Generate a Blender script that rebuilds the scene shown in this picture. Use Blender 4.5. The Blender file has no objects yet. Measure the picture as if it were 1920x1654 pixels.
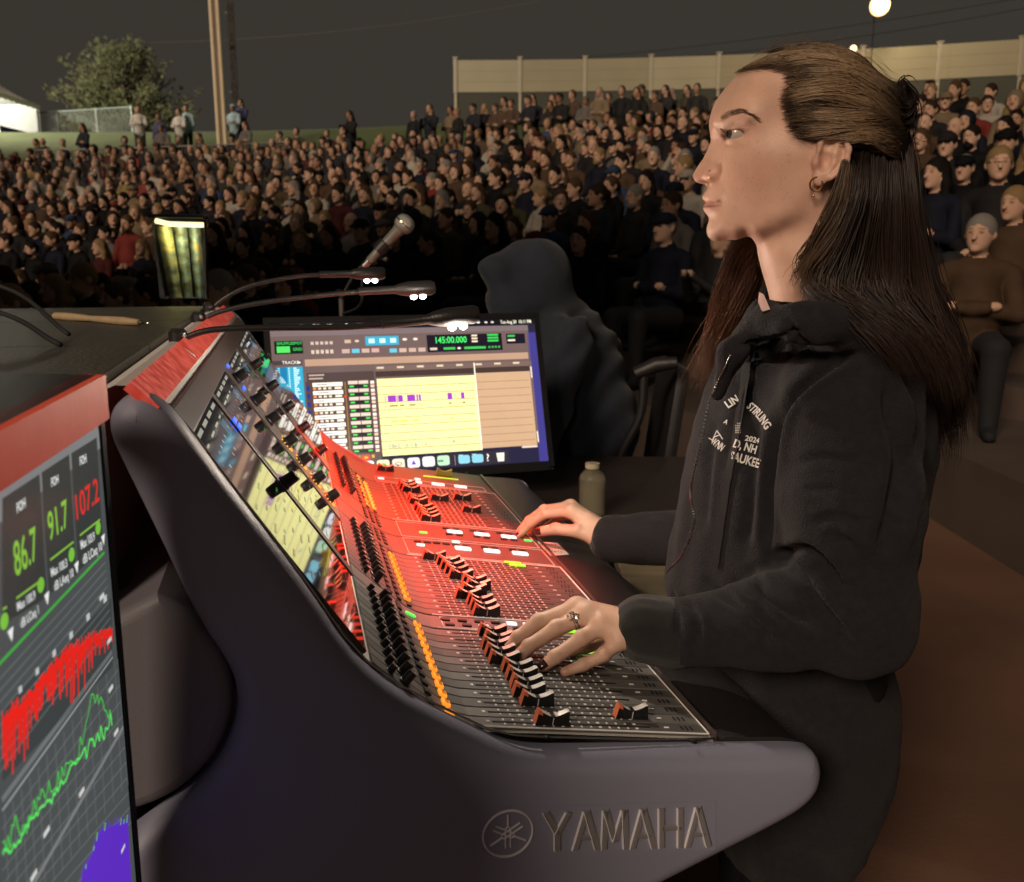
import bpy, bmesh, math, random
import numpy as np
from mathutils import Vector, Matrix

sc = bpy.context.scene
COL = sc.collection
rng = random.Random(7)
nrg = np.random.default_rng(11)
R = math.radians

# ------------------------------------------------------------------ camera
FPX, PW, PH = 1700.0, 1920, 1654
PITCH = math.atan(347 / FPX)
CAM = np.array([0.0, 0.0, 1.45])
cd = bpy.data.cameras.new('camera')
cd.sensor_fit = 'HORIZONTAL'; cd.sensor_width = 36.0; cd.lens = FPX / PW * 36.0
cd.clip_start = 0.02; cd.clip_end = 900
co = bpy.data.objects.new('camera', cd); COL.objects.link(co)
co.location = CAM; co.rotation_euler = (math.pi / 2 - PITCH, 0, 0)
sc.camera = co
cd.dof.use_dof = True; cd.dof.focus_distance = 1.22; cd.dof.aperture_fstop = 8.5

# ------------------------------------------------------------------ night sky, stage light, exposure
SUN_EL, SUN_AZ = R(29), R(208)         # the stage stands left of and behind the camera
wd = bpy.data.worlds.new('World'); sc.world = wd; wd.use_nodes = True
wn = wd.node_tree.nodes; wl = wd.node_tree.links
bg = wn['Background']
sky = wn.new('ShaderNodeTexSky'); sky.sky_type = 'NISHITA'; sky.sun_disc = False
sky.sun_elevation = R(3); sky.sun_rotation = SUN_AZ; sky.dust_density = 6.0; sky.air_density = 2.0
hsv = wn.new('ShaderNodeHueSaturation'); hsv.inputs['Saturation'].default_value = 0.0
wl.new(sky.outputs[0], hsv.inputs['Color'])
mx = wn.new('ShaderNodeMix'); mx.data_type = 'RGBA'; mx.inputs[0].default_value = 0.97
wl.new(hsv.outputs[0], mx.inputs[6]); mx.inputs[7].default_value = (0.54, 0.465, 0.375, 1)   # town glow on a hazy night sky
wl.new(mx.outputs[2], bg.inputs['Color']); bg.inputs['Strength'].default_value = 0.074
sd = bpy.data.lights.new('stage_light', 'SUN'); sd.energy = 1.95; sd.angle = R(16); sd.color = (1.0, 0.78, 0.58)
so = bpy.data.objects.new('stage_light', sd); COL.objects.link(so)
sdir = Vector((math.sin(SUN_AZ) * math.cos(SUN_EL), math.cos(SUN_AZ) * math.cos(SUN_EL), math.sin(SUN_EL)))
so.rotation_euler = sdir.to_track_quat('Z', 'Y').to_euler(); so.location = (-8, -6, 9)
sc.view_settings.view_transform = 'Standard'; sc.view_settings.look = 'None'
sc.view_settings.gamma = 1.0; sc.view_settings.exposure = 0.0; sc.view_settings.use_curve_mapping = False
sc.cycles.use_denoising = True
sc.cycles.max_bounces = 6; sc.cycles.diffuse_bounces = 3; sc.cycles.glossy_bounces = 3
sc.cycles.transparent_max_bounces = 12; sc.cycles.sample_clamp_indirect = 4.0

# ------------------------------------------------------------------ photograph pixel -> point in the place
def ray(x, y):
    u = (x - PW / 2) / FPX; v = (PH / 2 - y) / FPX
    return np.array([u, math.cos(PITCH) + v * math.sin(PITCH), -math.sin(PITCH) + v * math.cos(PITCH)])
def atY(x, y, Y):
    r = ray(x, y); return CAM + r * (Y / r[1])
def atZ(x, y, Z):
    r = ray(x, y); return CAM + r * ((Z - CAM[2]) / r[2])
def on_plane(x, y, P, e1, e2):
    """coordinates (s, t) along e1, e2 of the point of a plane seen at a pixel"""
    n = np.cross(e1, e2); r = ray(x, y); t = ((P - CAM) @ n) / (r @ n); q = CAM + r * t - P
    return float(q @ e1), float(q @ e2)

# ------------------------------------------------------------------ scene helpers
def tag(o, label=None, cat=None, group=None, kind=None):
    if label: o['label'] = label
    if cat: o['category'] = cat
    if group: o['group'] = group
    if kind: o['kind'] = kind
    return o
def empty(name, loc=(0, 0, 0), rz=0.0):
    o = bpy.data.objects.new(name, None); COL.objects.link(o)
    o.location = loc; o.rotation_euler = (0, 0, rz); o.empty_display_size = 0.05
    return o
def mesh_obj(name, me, parent=None, loc=None, rot=None):
    o = bpy.data.objects.new(name, me); COL.objects.link(o)
    if parent is not None: o.parent = parent
    if loc is not None: o.location = loc
    if rot is not None: o.rotation_euler = rot
    return o
def mk_mesh(name, v, f, mats=(), mi=None, smooth=True, col=None):
    me = bpy.data.meshes.new(name)
    v = np.asarray(v, dtype=np.float64)
    if isinstance(f, np.ndarray):
        n = f.shape[1]
        me.vertices.add(len(v)); me.vertices.foreach_set('co', v.ravel())
        me.loops.add(f.size); me.loops.foreach_set('vertex_index', f.ravel().astype(np.int32))
        me.polygons.add(len(f)); me.polygons.foreach_set('loop_start', (np.arange(len(f)) * n).astype(np.int32))
        me.update(calc_edges=True); me.validate()
    else:
        me.from_pydata([tuple(p) for p in v], [], f); me.update()
    for m in (mats if isinstance(mats, (list, tuple)) else [mats]): me.materials.append(m)
    if mi is not None and len(mi) == len(me.polygons): me.polygons.foreach_set('material_index', np.asarray(mi, np.int32))
    if smooth: me.polygons.foreach_set('use_smooth', np.ones(len(me.polygons), bool))
    if col is not None:
        a = me.color_attributes.new('Col', 'FLOAT_COLOR', 'POINT')
        c = np.ones((len(v), 4), np.float32); c[:, :3] = col; a.data.foreach_set('color', c.ravel())
    me.update()
    return me

class MB:
    """collects simple shapes into one mesh"""
    def __init__(s): s.v = []; s.f = []; s.m = []
    def add(s, v, f, m=0):
        b = len(s.v); s.v += [tuple(p) for p in v]; s.f += [tuple(i + b for i in q) for q in f]; s.m += [m] * len(f)
    def box(s, c, d, m=0, rz=0.0, rot=None, bev=0.0):
        hx, hy, hz = d[0] / 2, d[1] / 2, d[2] / 2
        if bev > 0:
            bm = bmesh.new(); bmesh.ops.create_cube(bm, size=1)
            for w in bm.verts: w.co = (w.co.x * d[0], w.co.y * d[1], w.co.z * d[2])
            bmesh.ops.bevel(bm, geom=bm.edges[:], offset=bev, segments=2, profile=.6, affect='EDGES')
            bm.verts.ensure_lookup_table()
            P = [w.co.copy() for w in bm.verts]; F = [[w.index for w in g.verts] for g in bm.faces]; bm.free()
        else:
            P = [Vector((x, y, z)) for x in (-hx, hx) for y in (-hy, hy) for z in (-hz, hz)]
            F = [(0, 1, 3, 2), (4, 6, 7, 5), (0, 4, 5, 1), (2, 3, 7, 6), (0, 2, 6, 4), (1, 5, 7, 3)]
        M = rot if rot is not None else Matrix.Rotation(rz, 3, 'Z')
        s.add([M @ p + Vector(c) for p in P], F, m)
    def frame_box(s, P, ex, ey, ez, m=0):
        """box from corner-centre P with half axes ex, ey, ez (vectors)"""
        P, ex, ey, ez = map(np.asarray, (P, ex, ey, ez))
        V = [P + i * ex + j * ey + k * ez for i in (-1, 1) for j in (-1, 1) for k in (-1, 1)]
        s.add(V, [(0, 1, 3, 2), (4, 6, 7, 5), (0, 4, 5, 1), (2, 3, 7, 6), (0, 2, 6, 4), (1, 5, 7, 3)], m)
    def tube(s, pts, r, n=8, m=0, cap=True):
        pts = [Vector(p) for p in pts]; k = len(pts)
        rr = r if isinstance(r, (list, tuple, np.ndarray)) else [r] * k
        base = len(s.v); up = None
        for i, p in enumerate(pts):
            t = (pts[min(i + 1, k - 1)] - pts[max(i - 1, 0)])
            t = t.normalized() if t.length > 1e-9 else Vector((0, 0, 1))
            if up is None:
                up = t.orthogonal().normalized()
            else:
                up = (up - t * up.dot(t)); up = up.normalized() if up.length > 1e-6 else t.orthogonal().normalized()
            b = t.cross(up)
            for j in range(n):
                a = 2 * math.pi * j / n; s.v.append(tuple(p + (up * math.cos(a) + b * math.sin(a)) * rr[i]))
        for i in range(k - 1):
            for j in range(n):
                a = base + i * n + j; c = base + i * n + (j + 1) % n
                s.f.append((a, c, c + n, a + n)); s.m.append(m)
        if cap:
            s.f.append(tuple(base + j for j in reversed(range(n)))); s.m.append(m)
            s.f.append(tuple(base + (k - 1) * n + j for j in range(n))); s.m.append(m)
    def lathe(s, prof, c, axis=(0, 0, 1), n=20, m=0):
        ax = Vector(axis).normalized(); q = Vector((0, 0, 1)).rotation_difference(ax); base = len(s.v); k = len(prof)
        for (r, z) in prof:
            for j in range(n):
                a = 2 * math.pi * j / n
                s.v.append(tuple(q @ Vector((r * math.cos(a), r * math.sin(a), z)) + Vector(c)))
        for i in range(k - 1):
            for j in range(n):
                a = base + i * n + j; b2 = base + i * n + (j + 1) % n
                s.f.append((a, b2, b2 + n, a + n)); s.m.append(m)
        s.f.append(tuple(base + j for j in reversed(range(n)))); s.m.append(m)
        s.f.append(tuple(base + (k - 1) * n + j for j in range(n))); s.m.append(m)
    def mesh(s, name, mats, smooth=False):
        me = bpy.data.meshes.new(name); me.from_pydata(s.v, [], s.f)
        for x in (mats if isinstance(mats, (list, tuple)) else [mats]): me.materials.append(x)
        me.polygons.foreach_set('material_index', np.asarray(s.m, np.int32))
        if smooth:
            me.polygons.foreach_set('use_smooth', np.ones(len(me.polygons), bool))
            if smooth == 'auto': me.set_sharp_from_angle(angle=R(38))
        me.update(); return me
    def build(s, name, mats, parent=None, smooth=False, loc=None):
        return mesh_obj(name, s.mesh(name, mats, smooth), parent, loc)

# ------------------------------------------------------------------ materials
def mat(name, color, rough=0.6, metal=0.0, var=0.15, scale=20.0, bump=0.0, bscale=None, spec=0.5, emit=None, estr=0.0, alpha=None, coat=0.0, sheen=0.0, detail=4.0):
    m = bpy.data.materials.new(name); m.use_nodes = True
    nt = m.node_tree; N = nt.nodes; Lk = nt.links; b = N['Principled BSDF']
    b.inputs['Roughness'].default_value = rough; b.inputs['Metallic'].default_value = metal
    b.inputs['Specular IOR Level'].default_value = spec; b.inputs['Coat Weight'].default_value = coat
    b.inputs['Sheen Weight'].default_value = sheen
    tc = N.new('ShaderNodeTexCoord')
    no = N.new('ShaderNodeTexNoise'); no.inputs['Scale'].default_value = scale; no.inputs['Detail'].default_value = detail
    Lk.new(tc.outputs['Object'], no.inputs['Vector'])
    cr = N.new('ShaderNodeMix'); cr.data_type = 'RGBA'
    c = np.array(color); lo = np.clip(c * (1 - var), 0, 1); hi = np.clip(c * (1 + var), 0, 1)
    cr.inputs[6].default_value = (*lo, 1); cr.inputs[7].default_value = (*hi, 1)
    Lk.new(no.outputs['Fac'], cr.inputs[0]); Lk.new(cr.outputs[2], b.inputs['Base Color'])
    if bump > 0:
        n2 = N.new('ShaderNodeTexNoise'); n2.inputs['Scale'].default_value = bscale or scale * 4; n2.inputs['Detail'].default_value = 3
        Lk.new(tc.outputs['Object'], n2.inputs['Vector'])
        bp = N.new('ShaderNodeBump'); bp.inputs['Strength'].default_value = bump; bp.inputs['Distance'].default_value = 0.002
        Lk.new(n2.outputs['Fac'], bp.inputs['Height']); Lk.new(bp.outputs[0], b.inputs['Normal'])
    if emit is not None:
        b.inputs['Emission Color'].default_value = (*emit, 1); b.inputs['Emission Strength'].default_value = estr
    return m
def srgb(r, g, b):
    return tuple((((c / 255) / 12.92) if c / 255 <= 0.04045 else ((c / 255 + 0.055) / 1.055) ** 2.4) for c in (r, g, b))
def mat_vcol_emit(name, strength, rough=0.25):
    """a lit display: the picture's colours are carried by the mesh"""
    m = bpy.data.materials.new(name); m.use_nodes = True; N = m.node_tree.nodes; Lk = m.node_tree.links; b = N['Principled BSDF']
    at = N.new('ShaderNodeAttribute'); at.attribute_name = 'Col'
    b.inputs['Base Color'].default_value = (0.01, 0.01, 0.012, 1); b.inputs['Roughness'].default_value = rough
    tc = N.new('ShaderNodeTexCoord'); no = N.new('ShaderNodeTexNoise'); no.inputs['Scale'].default_value = 9
    Lk.new(tc.outputs['Object'], no.inputs['Vector'])
    mr = N.new('ShaderNodeMapRange'); mr.inputs[3].default_value = 0.9 * strength; mr.inputs[4].default_value = 1.1 * strength
    Lk.new(no.outputs['Fac'], mr.inputs[0]); Lk.new(mr.outputs[0], b.inputs['Emission Strength'])
    Lk.new(at.outputs['Color'], b.inputs['Emission Color'])
    return m
def mat_vcol(name, rough=0.6, bump=0.0, bscale=80, spec=0.4, sss=0.0, var=0.1, scale=40, sheen=0.0, mul_random=False):
    m = bpy.data.materials.new(name); m.use_nodes = True; N = m.node_tree.nodes; Lk = m.node_tree.links; b = N['Principled BSDF']
    at = N.new('ShaderNodeAttribute'); at.attribute_name = 'Col'
    tc = N.new('ShaderNodeTexCoord'); no = N.new('ShaderNodeTexNoise'); no.inputs['Scale'].default_value = scale; no.inputs['Detail'].default_value = 5
    Lk.new(tc.outputs['Object'], no.inputs['Vector'])
    mr = N.new('ShaderNodeMapRange'); mr.inputs[3].default_value = 1 - var; mr.inputs[4].default_value = 1 + var
    Lk.new(no.outputs['Fac'], mr.inputs[0])
    mu = N.new('ShaderNodeVectorMath'); mu.operation = 'SCALE'; Lk.new(at.outputs['Color'], mu.inputs[0]); Lk.new(mr.outputs[0], mu.inputs['Scale'])
    Lk.new(mu.outputs[0], b.inputs['Base Color'])
    b.inputs['Roughness'].default_value = rough; b.inputs['Specular IOR Level'].default_value = spec; b.inputs['Sheen Weight'].default_value = sheen
    if sss > 0:
        b.inputs['Subsurface Weight'].default_value = sss; b.inputs['Subsurface Radius'].default_value = (1.0, 0.35, 0.2); b.inputs['Subsurface Scale'].default_value = 0.004
    if bump > 0:
        n2 = N.new('ShaderNodeTexNoise'); n2.inputs['Scale'].default_value = bscale; n2.inputs['Detail'].default_value = 4
        Lk.new(tc.outputs['Object'], n2.inputs['Vector'])
        bp = N.new('ShaderNodeBump'); bp.inputs['Strength'].default_value = bump; bp.inputs['Distance'].default_value = 0.001
        Lk.new(n2.outputs['Fac'], bp.inputs['Height']); Lk.new(bp.outputs[0], b.inputs['Normal'])
    return m

# ------------------------------------------------------------------ text as mesh data
_txt = {}
def text_geo(s, bold=0.0):
    """(verts Nx2 with height 1 = capital height, faces, width)"""
    k = (s, bold)
    if k in _txt: return _txt[k]
    cu = bpy.data.curves.new('t', 'FONT'); cu.body = s; cu.size = 1.0; cu.resolution_u = 3; cu.offset = bold
    o = bpy.data.objects.new('t', cu); COL.objects.link(o)
    bpy.context.view_layer.update()
    me = bpy.data.meshes.new_from_object(o.evaluated_get(bpy.context.evaluated_depsgraph_get()))
    v = np.array([(p.co.x, p.co.y) for p in me.vertices]) if len(me.vertices) else np.zeros((0, 2))
    f = [tuple(p.vertices) for p in me.polygons]
    bpy.data.objects.remove(o); bpy.data.meshes.remove(me); bpy.data.curves.remove(cu)
    if len(v): v[:, 0] -= v[:, 0].min()
    v = v / 0.70
    w = v[:, 0].max() if len(v) else 0
    _txt[k] = (v, f, w); return _txt[k]

class UI:
    """a flat picture on a plane (P, e1, e2, normal n): pieces stacked a hair apart"""
    def __init__(s, P, e1, e2, n, step=0.00012):
        s.P, s.e1, s.e2, s.n, s.step = map(np.asarray, (P, e1, e2, n, step)); s.v = []; s.f = []; s.c = []
    def poly(s, pts, col, layer=0, faces=None):
        b = len(s.v)
        for (x, y) in pts: s.v.append(s.P + s.e1 * x + s.e2 * y + s.n * (s.step * layer)); s.c.append(col)
        for f in (faces if faces is not None else [tuple(range(len(pts)))]): s.f.append(tuple(i + b for i in f))
    def rect(s, x0, y0, x1, y1, col, layer=0): s.poly([(x0, y0), (x1, y0), (x1, y1), (x0, y1)], col, layer)
    def disc(s, x, y, r, col, layer=0, n=14): s.poly([(x + r * math.cos(2 * math.pi * i / n), y + r * math.sin(2 * math.pi * i / n)) for i in range(n)], col, layer)
    def line(s, pts, w, col, layer=0):
        for (a, b) in zip(pts[:-1], pts[1:]):
            d = np.subtract(b, a); L_ = np.hypot(*d)
            if L_ < 1e-9: continue
            nn = np.array([-d[1], d[0]]) / L_ * w / 2
            s.poly([np.subtract(a, nn), np.subtract(b, nn), np.add(b, nn), np.add(a, nn)], col, layer)
    def text(s, t, x, y, h, col, layer=0, dx=(1, 0), width=None, bold=0.0, dy=None):
        """dx: unit direction of the baseline; (x, y) its start; h capital height (along dy)"""
        v, f, w = text_geo(t, bold)
        if not len(v): return
        sx = h if width is None else width / max(w, 1e-6)
        dy = (-dx[1], dx[0]) if dy is None else dy
        s.poly([(x + p[0] * sx * dx[0] + p[1] * h * dy[0], y + p[0] * sx * dx[1] + p[1] * h * dy[1]) for p in v], col, layer, f)
    def mesh(s, name, m): return mk_mesh(name, s.v, s.f, [m], smooth=False, col=np.array(s.c))

# ------------------------------------------------------------------ implicit surfaces
def smin(a, b, k):
    if k <= 0: return np.minimum(a, b)
    h = np.maximum(k - np.abs(a - b), 0) / k
    return np.minimum(a, b) - h * h * k * 0.25
def snets(F, o, h):
    """naive surface nets: quads round the zero of F (negative inside)"""
    s = F < 0; nx, ny, nz = F.shape
    cnt = np.zeros((nx - 1, ny - 1, nz - 1), np.int8)
    for i in (0, 1):
        for j in (0, 1):
            for k in (0, 1): cnt += s[i:nx - 1 + i, j:ny - 1 + j, k:nz - 1 + k]
    act = (cnt > 0) & (cnt < 8); I = np.argwhere(act); vid = -np.ones(act.shape, np.int64); vid[act] = np.arange(len(I))
    acc = np.zeros((len(I), 3)); num = np.zeros(len(I))
    cor = [(i, j, k) for i in (0, 1) for j in (0, 1) for k in (0, 1)]
    val = {c: F[I[:, 0] + c[0], I[:, 1] + c[1], I[:, 2] + c[2]] for c in cor}
    for a in cor:
        for ax in range(3):
            if a[ax]: continue
            b = list(a); b[ax] = 1; b = tuple(b); fa, fb = val[a], val[b]; ok = (fa < 0) != (fb < 0)
            t = np.where(ok, fa / np.where(fa - fb == 0, 1, fa - fb), 0)
            p = np.array(a, float)[None] + t[:, None] * (np.array(b) - np.array(a))[None]
            acc += p * ok[:, None]; num += ok
    V = (I + acc / num[:, None]) * h + np.asarray(o)
    Q = []
    for ax in range(3):
        u, w = [(1, 2), (2, 0), (0, 1)][ax]
        sl0 = [slice(None)] * 3; sl1 = [slice(None)] * 3; sl0[ax] = slice(0, -1); sl1[ax] = slice(1, None)
        d = s[tuple(sl0)] != s[tuple(sl1)]; E_ = np.argwhere(d)
        E_ = E_[(E_[:, u] > 0) & (E_[:, w] > 0) & (E_[:, u] < F.shape[u] - 1) & (E_[:, w] < F.shape[w] - 1)]
        ins = s[E_[:, 0], E_[:, 1], E_[:, 2]]
        def cell(du, dw):
            c = E_.copy(); c[:, u] -= du; c[:, w] -= dw; return vid[c[:, 0], c[:, 1], c[:, 2]]
        q = np.stack([cell(1, 1), cell(0, 1), cell(0, 0), cell(1, 0)], 1)
        q[~ins] = q[~ins][:, ::-1]; Q.append(q)
    Q = np.concatenate(Q); Q = Q[(Q >= 0).all(1)]
    return V, Q
class Vol:
    """a box of space in which rounded shapes are blended"""
    def __init__(s, lo, hi, h):
        s.lo = np.asarray(lo, float); s.h = h; n = np.ceil((np.asarray(hi) - s.lo) / h).astype(int) + 1; s.n = n
        s.ax = [s.lo[i] + np.arange(n[i]) * h for i in range(3)]; s.groups = {}
    def field(s, g):
        if g not in s.groups: s.groups[g] = np.full(tuple(s.n), 9.0, np.float32)
        return s.groups[g]
    def _sub(s, lo, hi):
        i0 = np.clip(np.floor((np.asarray(lo) - s.lo) / s.h).astype(int), 0, s.n - 1); i1 = np.clip(np.ceil((np.asarray(hi) - s.lo) / s.h).astype(int) + 1, 1, s.n)
        sl = tuple(slice(a, b) for a, b in zip(i0, i1))
        g = np.meshgrid(*[s.ax[i][sl[i]] for i in range(3)], indexing='ij', sparse=True)
        return sl, g
    def put(s, g, sl, d, k, op='u'):
        F = s.field(g)
        if op == 'u': F[sl] = smin(F[sl], d, k)
        elif op == 's': F[sl] = -smin(-F[sl], d, k)      # subtract
        elif op == 'i': F[sl] = -smin(-F[sl], -d, k)
    def cone(s, g, a, b, ra, rb, k=0.01, op='u', sq=None):
        a = np.asarray(a, float); b = np.asarray(b, float); m = max(ra, rb) + k + 2 * s.h
        sl, (X, Y, Z) = s._sub(np.minimum(a, b) - m, np.maximum(a, b) + m)
        ab = b - a; L2 = max(ab @ ab, 1e-12)
        t = np.clip(((X - a[0]) * ab[0] + (Y - a[1]) * ab[1] + (Z - a[2]) * ab[2]) / L2, 0, 1)
        d = np.sqrt((X - a[0] - t * ab[0]) ** 2 + (Y - a[1] - t * ab[1]) ** 2 + (Z - a[2] - t * ab[2]) ** 2) - (ra + (rb - ra) * t)
        s.put(g, sl, d, k, op)
    def chain(s, g, pts, rs, k=0.01):
        for i in range(len(pts) - 1): s.cone(g, pts[i], pts[i + 1], rs[i], rs[i + 1], k)
    def ell(s, g, c, r, k=0.01, op='u', rot=None):
        c = np.asarray(c, float); r = np.asarray(r, float); m = r.max() + k + 2 * s.h
        sl, (X, Y, Z) = s._sub(c - m, c + m); x, y, z = X - c[0], Y - c[1], Z - c[2]
        if rot is not None:
            M = np.array(rot); x, y, z = (M[i][0] * x + M[i][1] * y + M[i][2] * z for i in range(3))
        q = np.sqrt((x / r[0]) ** 2 + (y / r[1]) ** 2 + (z / r[2]) ** 2)
        q2 = np.sqrt((x / r[0] ** 2) ** 2 + (y / r[1] ** 2) ** 2 + (z / r[2] ** 2) ** 2)
        d = q * (q - 1) / np.maximum(q2, 1e-6); s.put(g, sl, d, k, op)
    def mesh(s, order, k=0.008):
        T = None
        for g in order: T = s.groups[g] if T is None else smin(T, s.groups[g], k)
        V, Q = snets(T, s.lo, s.h)
        ix = np.clip(np.rint((V - s.lo) / s.h).astype(int), 0, s.n - 1)
        ids = np.argmin(np.stack([s.groups[g][ix[:, 0], ix[:, 1], ix[:, 2]] for g in order], 1), 1)
        return V, Q, ids
def tps_fit(P, val):
    P = np.asarray(P, float); n = len(P); d2 = ((P[:, None] - P[None]) ** 2).sum(-1)
    K = 0.5 * d2 * np.log(d2 + 1e-12); A = np.zeros((n + 3, n + 3)); A[:n, :n] = K + 1e-7 * np.eye(n); A[:n, n] = 1; A[:n, n + 1:] = P; A[n, :n] = 1; A[n + 1:, :n] = P.T
    w = np.linalg.solve(A, np.concatenate([val, np.zeros(3)]))
    def ev(u, v):
        sh = np.shape(u); u = np.ravel(u); v = np.ravel(v); out = np.empty(len(u))
        for i in range(0, len(u), 20000):
            uu, vv = u[i:i + 20000], v[i:i + 20000]; d = (uu[:, None] - P[None, :, 0]) ** 2 + (vv[:, None] - P[None, :, 1]) ** 2
            out[i:i + 20000] = (0.5 * d * np.log(d + 1e-12)) @ w[:n] + w[n] + w[n + 1] * uu + w[n + 2] * vv
        return out.reshape(sh)
    return ev
# ================================================================== the setting
S0 = np.array([-20.0, -12.0])                       # the rows are arcs about the stage
def Rof(x, y): return math.hypot(x - S0[0], y - S0[1])
R0, DR, Z0, DZ, NROW = 28.8, 0.8, 0.42, 0.205, 14    # first row radius, row pitch, first tread height, rise
R_TOP = R0 + DR * (NROW - 1) + 0.75
Z_TOP = Z0 + DZ * NROW
def lawn_z(x, y):
    r = Rof(x, y); t = min(max((r - R_TOP) / (50.0 - R_TOP), 0), 1); t2 = min(max((x + 1) / 9.0, 0), 1)
    zc = 6.2 - 1.1 * t2 * t2 * (3 - 2 * t2)
    return Z_TOP + 0.05 + (zc - Z_TOP) * t * t * (3 - 2 * t) * 0.55 + (zc - Z_TOP) * t * 0.45

M_ground = mat('trampled_earth', (0.135, 0.066, 0.04), 0.95, var=0.5, scale=1.6, bump=0.5, bscale=60, detail=8)
M_conc = mat('stained_concrete', (0.075, 0.052, 0.04), 0.92, var=0.45, scale=2.5, bump=0.5, bscale=90, detail=8)
M_grass = mat('dry_grass', (0.055, 0.072, 0.018), 0.95, var=0.5, scale=0.8, bump=0.8, bscale=30, detail=8)
M_tan = mat('tan_wall_board', (0.26, 0.225, 0.15), 0.85, var=0.12, scale=0.7, bump=0.15, bscale=8)
M_tan2 = mat('tan_wall_board_pale', (0.31, 0.275, 0.19), 0.85, var=0.12, scale=0.7)
M_post = mat('pale_post_paint', (0.36, 0.32, 0.245), 0.8, var=0.1, scale=3)
M_green = mat('dark_green_cladding', (0.045, 0.046, 0.034), 0.9, var=0.25, scale=0.6)
M_steel = mat('galvanised_steel', (0.30, 0.29, 0.27), 0.45, metal=0.7, var=0.2, scale=12)
M_dsteel = mat('dark_barrier_steel', (0.13, 0.12, 0.11), 0.55, metal=0.5, var=0.25, scale=12)

g = MB(); n = 28
def grid_sheet(x0, x1, y0, y1, z, nx, ny):
    v = [(x0 + (x1 - x0) * i / nx, y0 + (y1 - y0) * j / ny, z) for j in range(ny + 1) for i in range(nx + 1)]
    f = [(j * (nx + 1) + i, j * (nx + 1) + i + 1, (j + 1) * (nx + 1) + i + 1, (j + 1) * (nx + 1) + i) for j in range(ny) for i in range(nx)]
    return v, f
g.add(*grid_sheet(-420, 420, -120, 620, 0.0, 20, 20))
tag(g.build('ground', M_ground), kind='structure')

# stepped concrete terrace: one tread after another, with a straight kerb wall on the right
t = MB(); A0, A1, NA = R(22), R(92), 116
angs = [A0 + (A1 - A0) * i / NA for i in range(NA + 1)]
IC = [i for i, q in enumerate(angs) if q >= R(39.0)][0]
def polar(r, a, z): return (S0[0] + r * math.cos(a), S0[1] + r * math.sin(a), z)
for k in range(NROW + 1):
    r_in = R0 + DR * k - 0.38 if k else 27.8
    r_out = R0 + DR * (k + 1) - 0.38 if k < NROW else R_TOP + 0.4
    z = Z0 + DZ * k; zl = z - DZ if k else 0.0
    for i in range(NA):
        a, b = angs[i], angs[i + 1]
        if k == 0 and i < IC: continue
        t.add([polar(r_in, a, z), polar(r_in, b, z), polar(r_out, b, z), polar(r_out, a, z)], [(3, 2, 1, 0)])
        t.add([polar(r_in, a, zl), polar(r_in, b, zl), polar(r_in, b, z), polar(r_in, a, z)], [(3, 2, 1, 0)])
# level tread on the right, ending in a straight edge
pa = polar(27.8, angs[IC], 0)
edge = [(2.36, -6.0), (2.36, 5.02), (pa[0], pa[1])]
outer = [polar(R0 + DR - 0.38, a, 0)[:2] for a in angs[:IC + 1]]
loop = edge + outer[::-1]
t.add([(x, y, Z0) for x, y in loop], [tuple(range(len(loop)))])
for (a, b) in zip(edge[:-1], edge[1:]): t.add([(*a, 0), (*b, 0), (*b, Z0), (*a, Z0)], [(0, 1, 2, 3)])
tag(t.build('terrace', M_conc), kind='structure')
# grass bank behind the rows
rs = [R_TOP + 0.4, 41.5, 43, 45, 47, 49, 50, 51, 54, 60, 75, 110, 200, 420]; NA2 = 90; aa = [R(5) + R(95) * i / NA2 for i in range(NA2 + 1)]
v = [(*polar(r, a, 0)[:2], lawn_z(*polar(r, a, 0)[:2]) + 0.05 * math.sin(9 * a + r)) for r in rs for a in aa]
f = [(i * (NA2 + 1) + j, (i + 1) * (NA2 + 1) + j, (i + 1) * (NA2 + 1) + j + 1, i * (NA2 + 1) + j + 1) for i in range(len(rs) - 1) for j in range(NA2)]
g = MB(); g.add(v, f); tag(g.build('grass_bank', M_grass, smooth=True), kind='structure')

# ---- long tan wall on a dark base
wp = []
for i in range(16):
    x = -2.65 + 3.02 * i
    wp.append((x, 45.0 - 0.0072 * (x + 2.65) ** 2))
root = empty('boundary_wall', (wp[0][0], wp[0][1], 5.2))
tag(root, 'long boundary wall with tan panels between pale posts above a dark base', 'wall')
def wloc(p, z): return (p[0] - wp[0][0], p[1] - wp[0][1], z - 5.2)
for i in range(len(wp) - 1):
    a, b = np.array(wp[i]), np.array(wp[i + 1]); d = b - a; ang = math.atan2(d[1], d[0]); c = (a + b) / 2; Ln = float(np.hypot(*d))
    m = MB(); z0 = 8.95 if i < 6 else 8.85
    m.box(wloc(c, 9.68), (Ln - 0.16, 0.10, 1.42), 0, ang, bev=0.02)
    for q in range(1, 3): m.box(wloc(c + np.array([math.sin(ang), -math.cos(ang)]) * 0.054, 8.97 + q * 0.47), (Ln - 0.18, 0.012, 0.02), 0, ang)
    m.build('panel', M_tan2 if i in (0, 3, 9) else M_tan, root)
    m = MB(); m.box(wloc(c, 6.95), (Ln - 0.02, 0.14, 3.95), 0, ang); m.build('base_panel', M_green, root)
for i, p in enumerate(wp):
    m = MB(); m.box(wloc(p, 9.70), (0.17, 0.17, 1.56), bev=0.02); m.box(wloc(p, 6.95), (0.12, 0.22, 3.9)); m.build('post', M_post if True else None, root)
    m = MB(); m.box(wloc(p, 10.5), (0.24, 0.24, 0.05)); m.build('post_cap', M_post, root)

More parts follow.
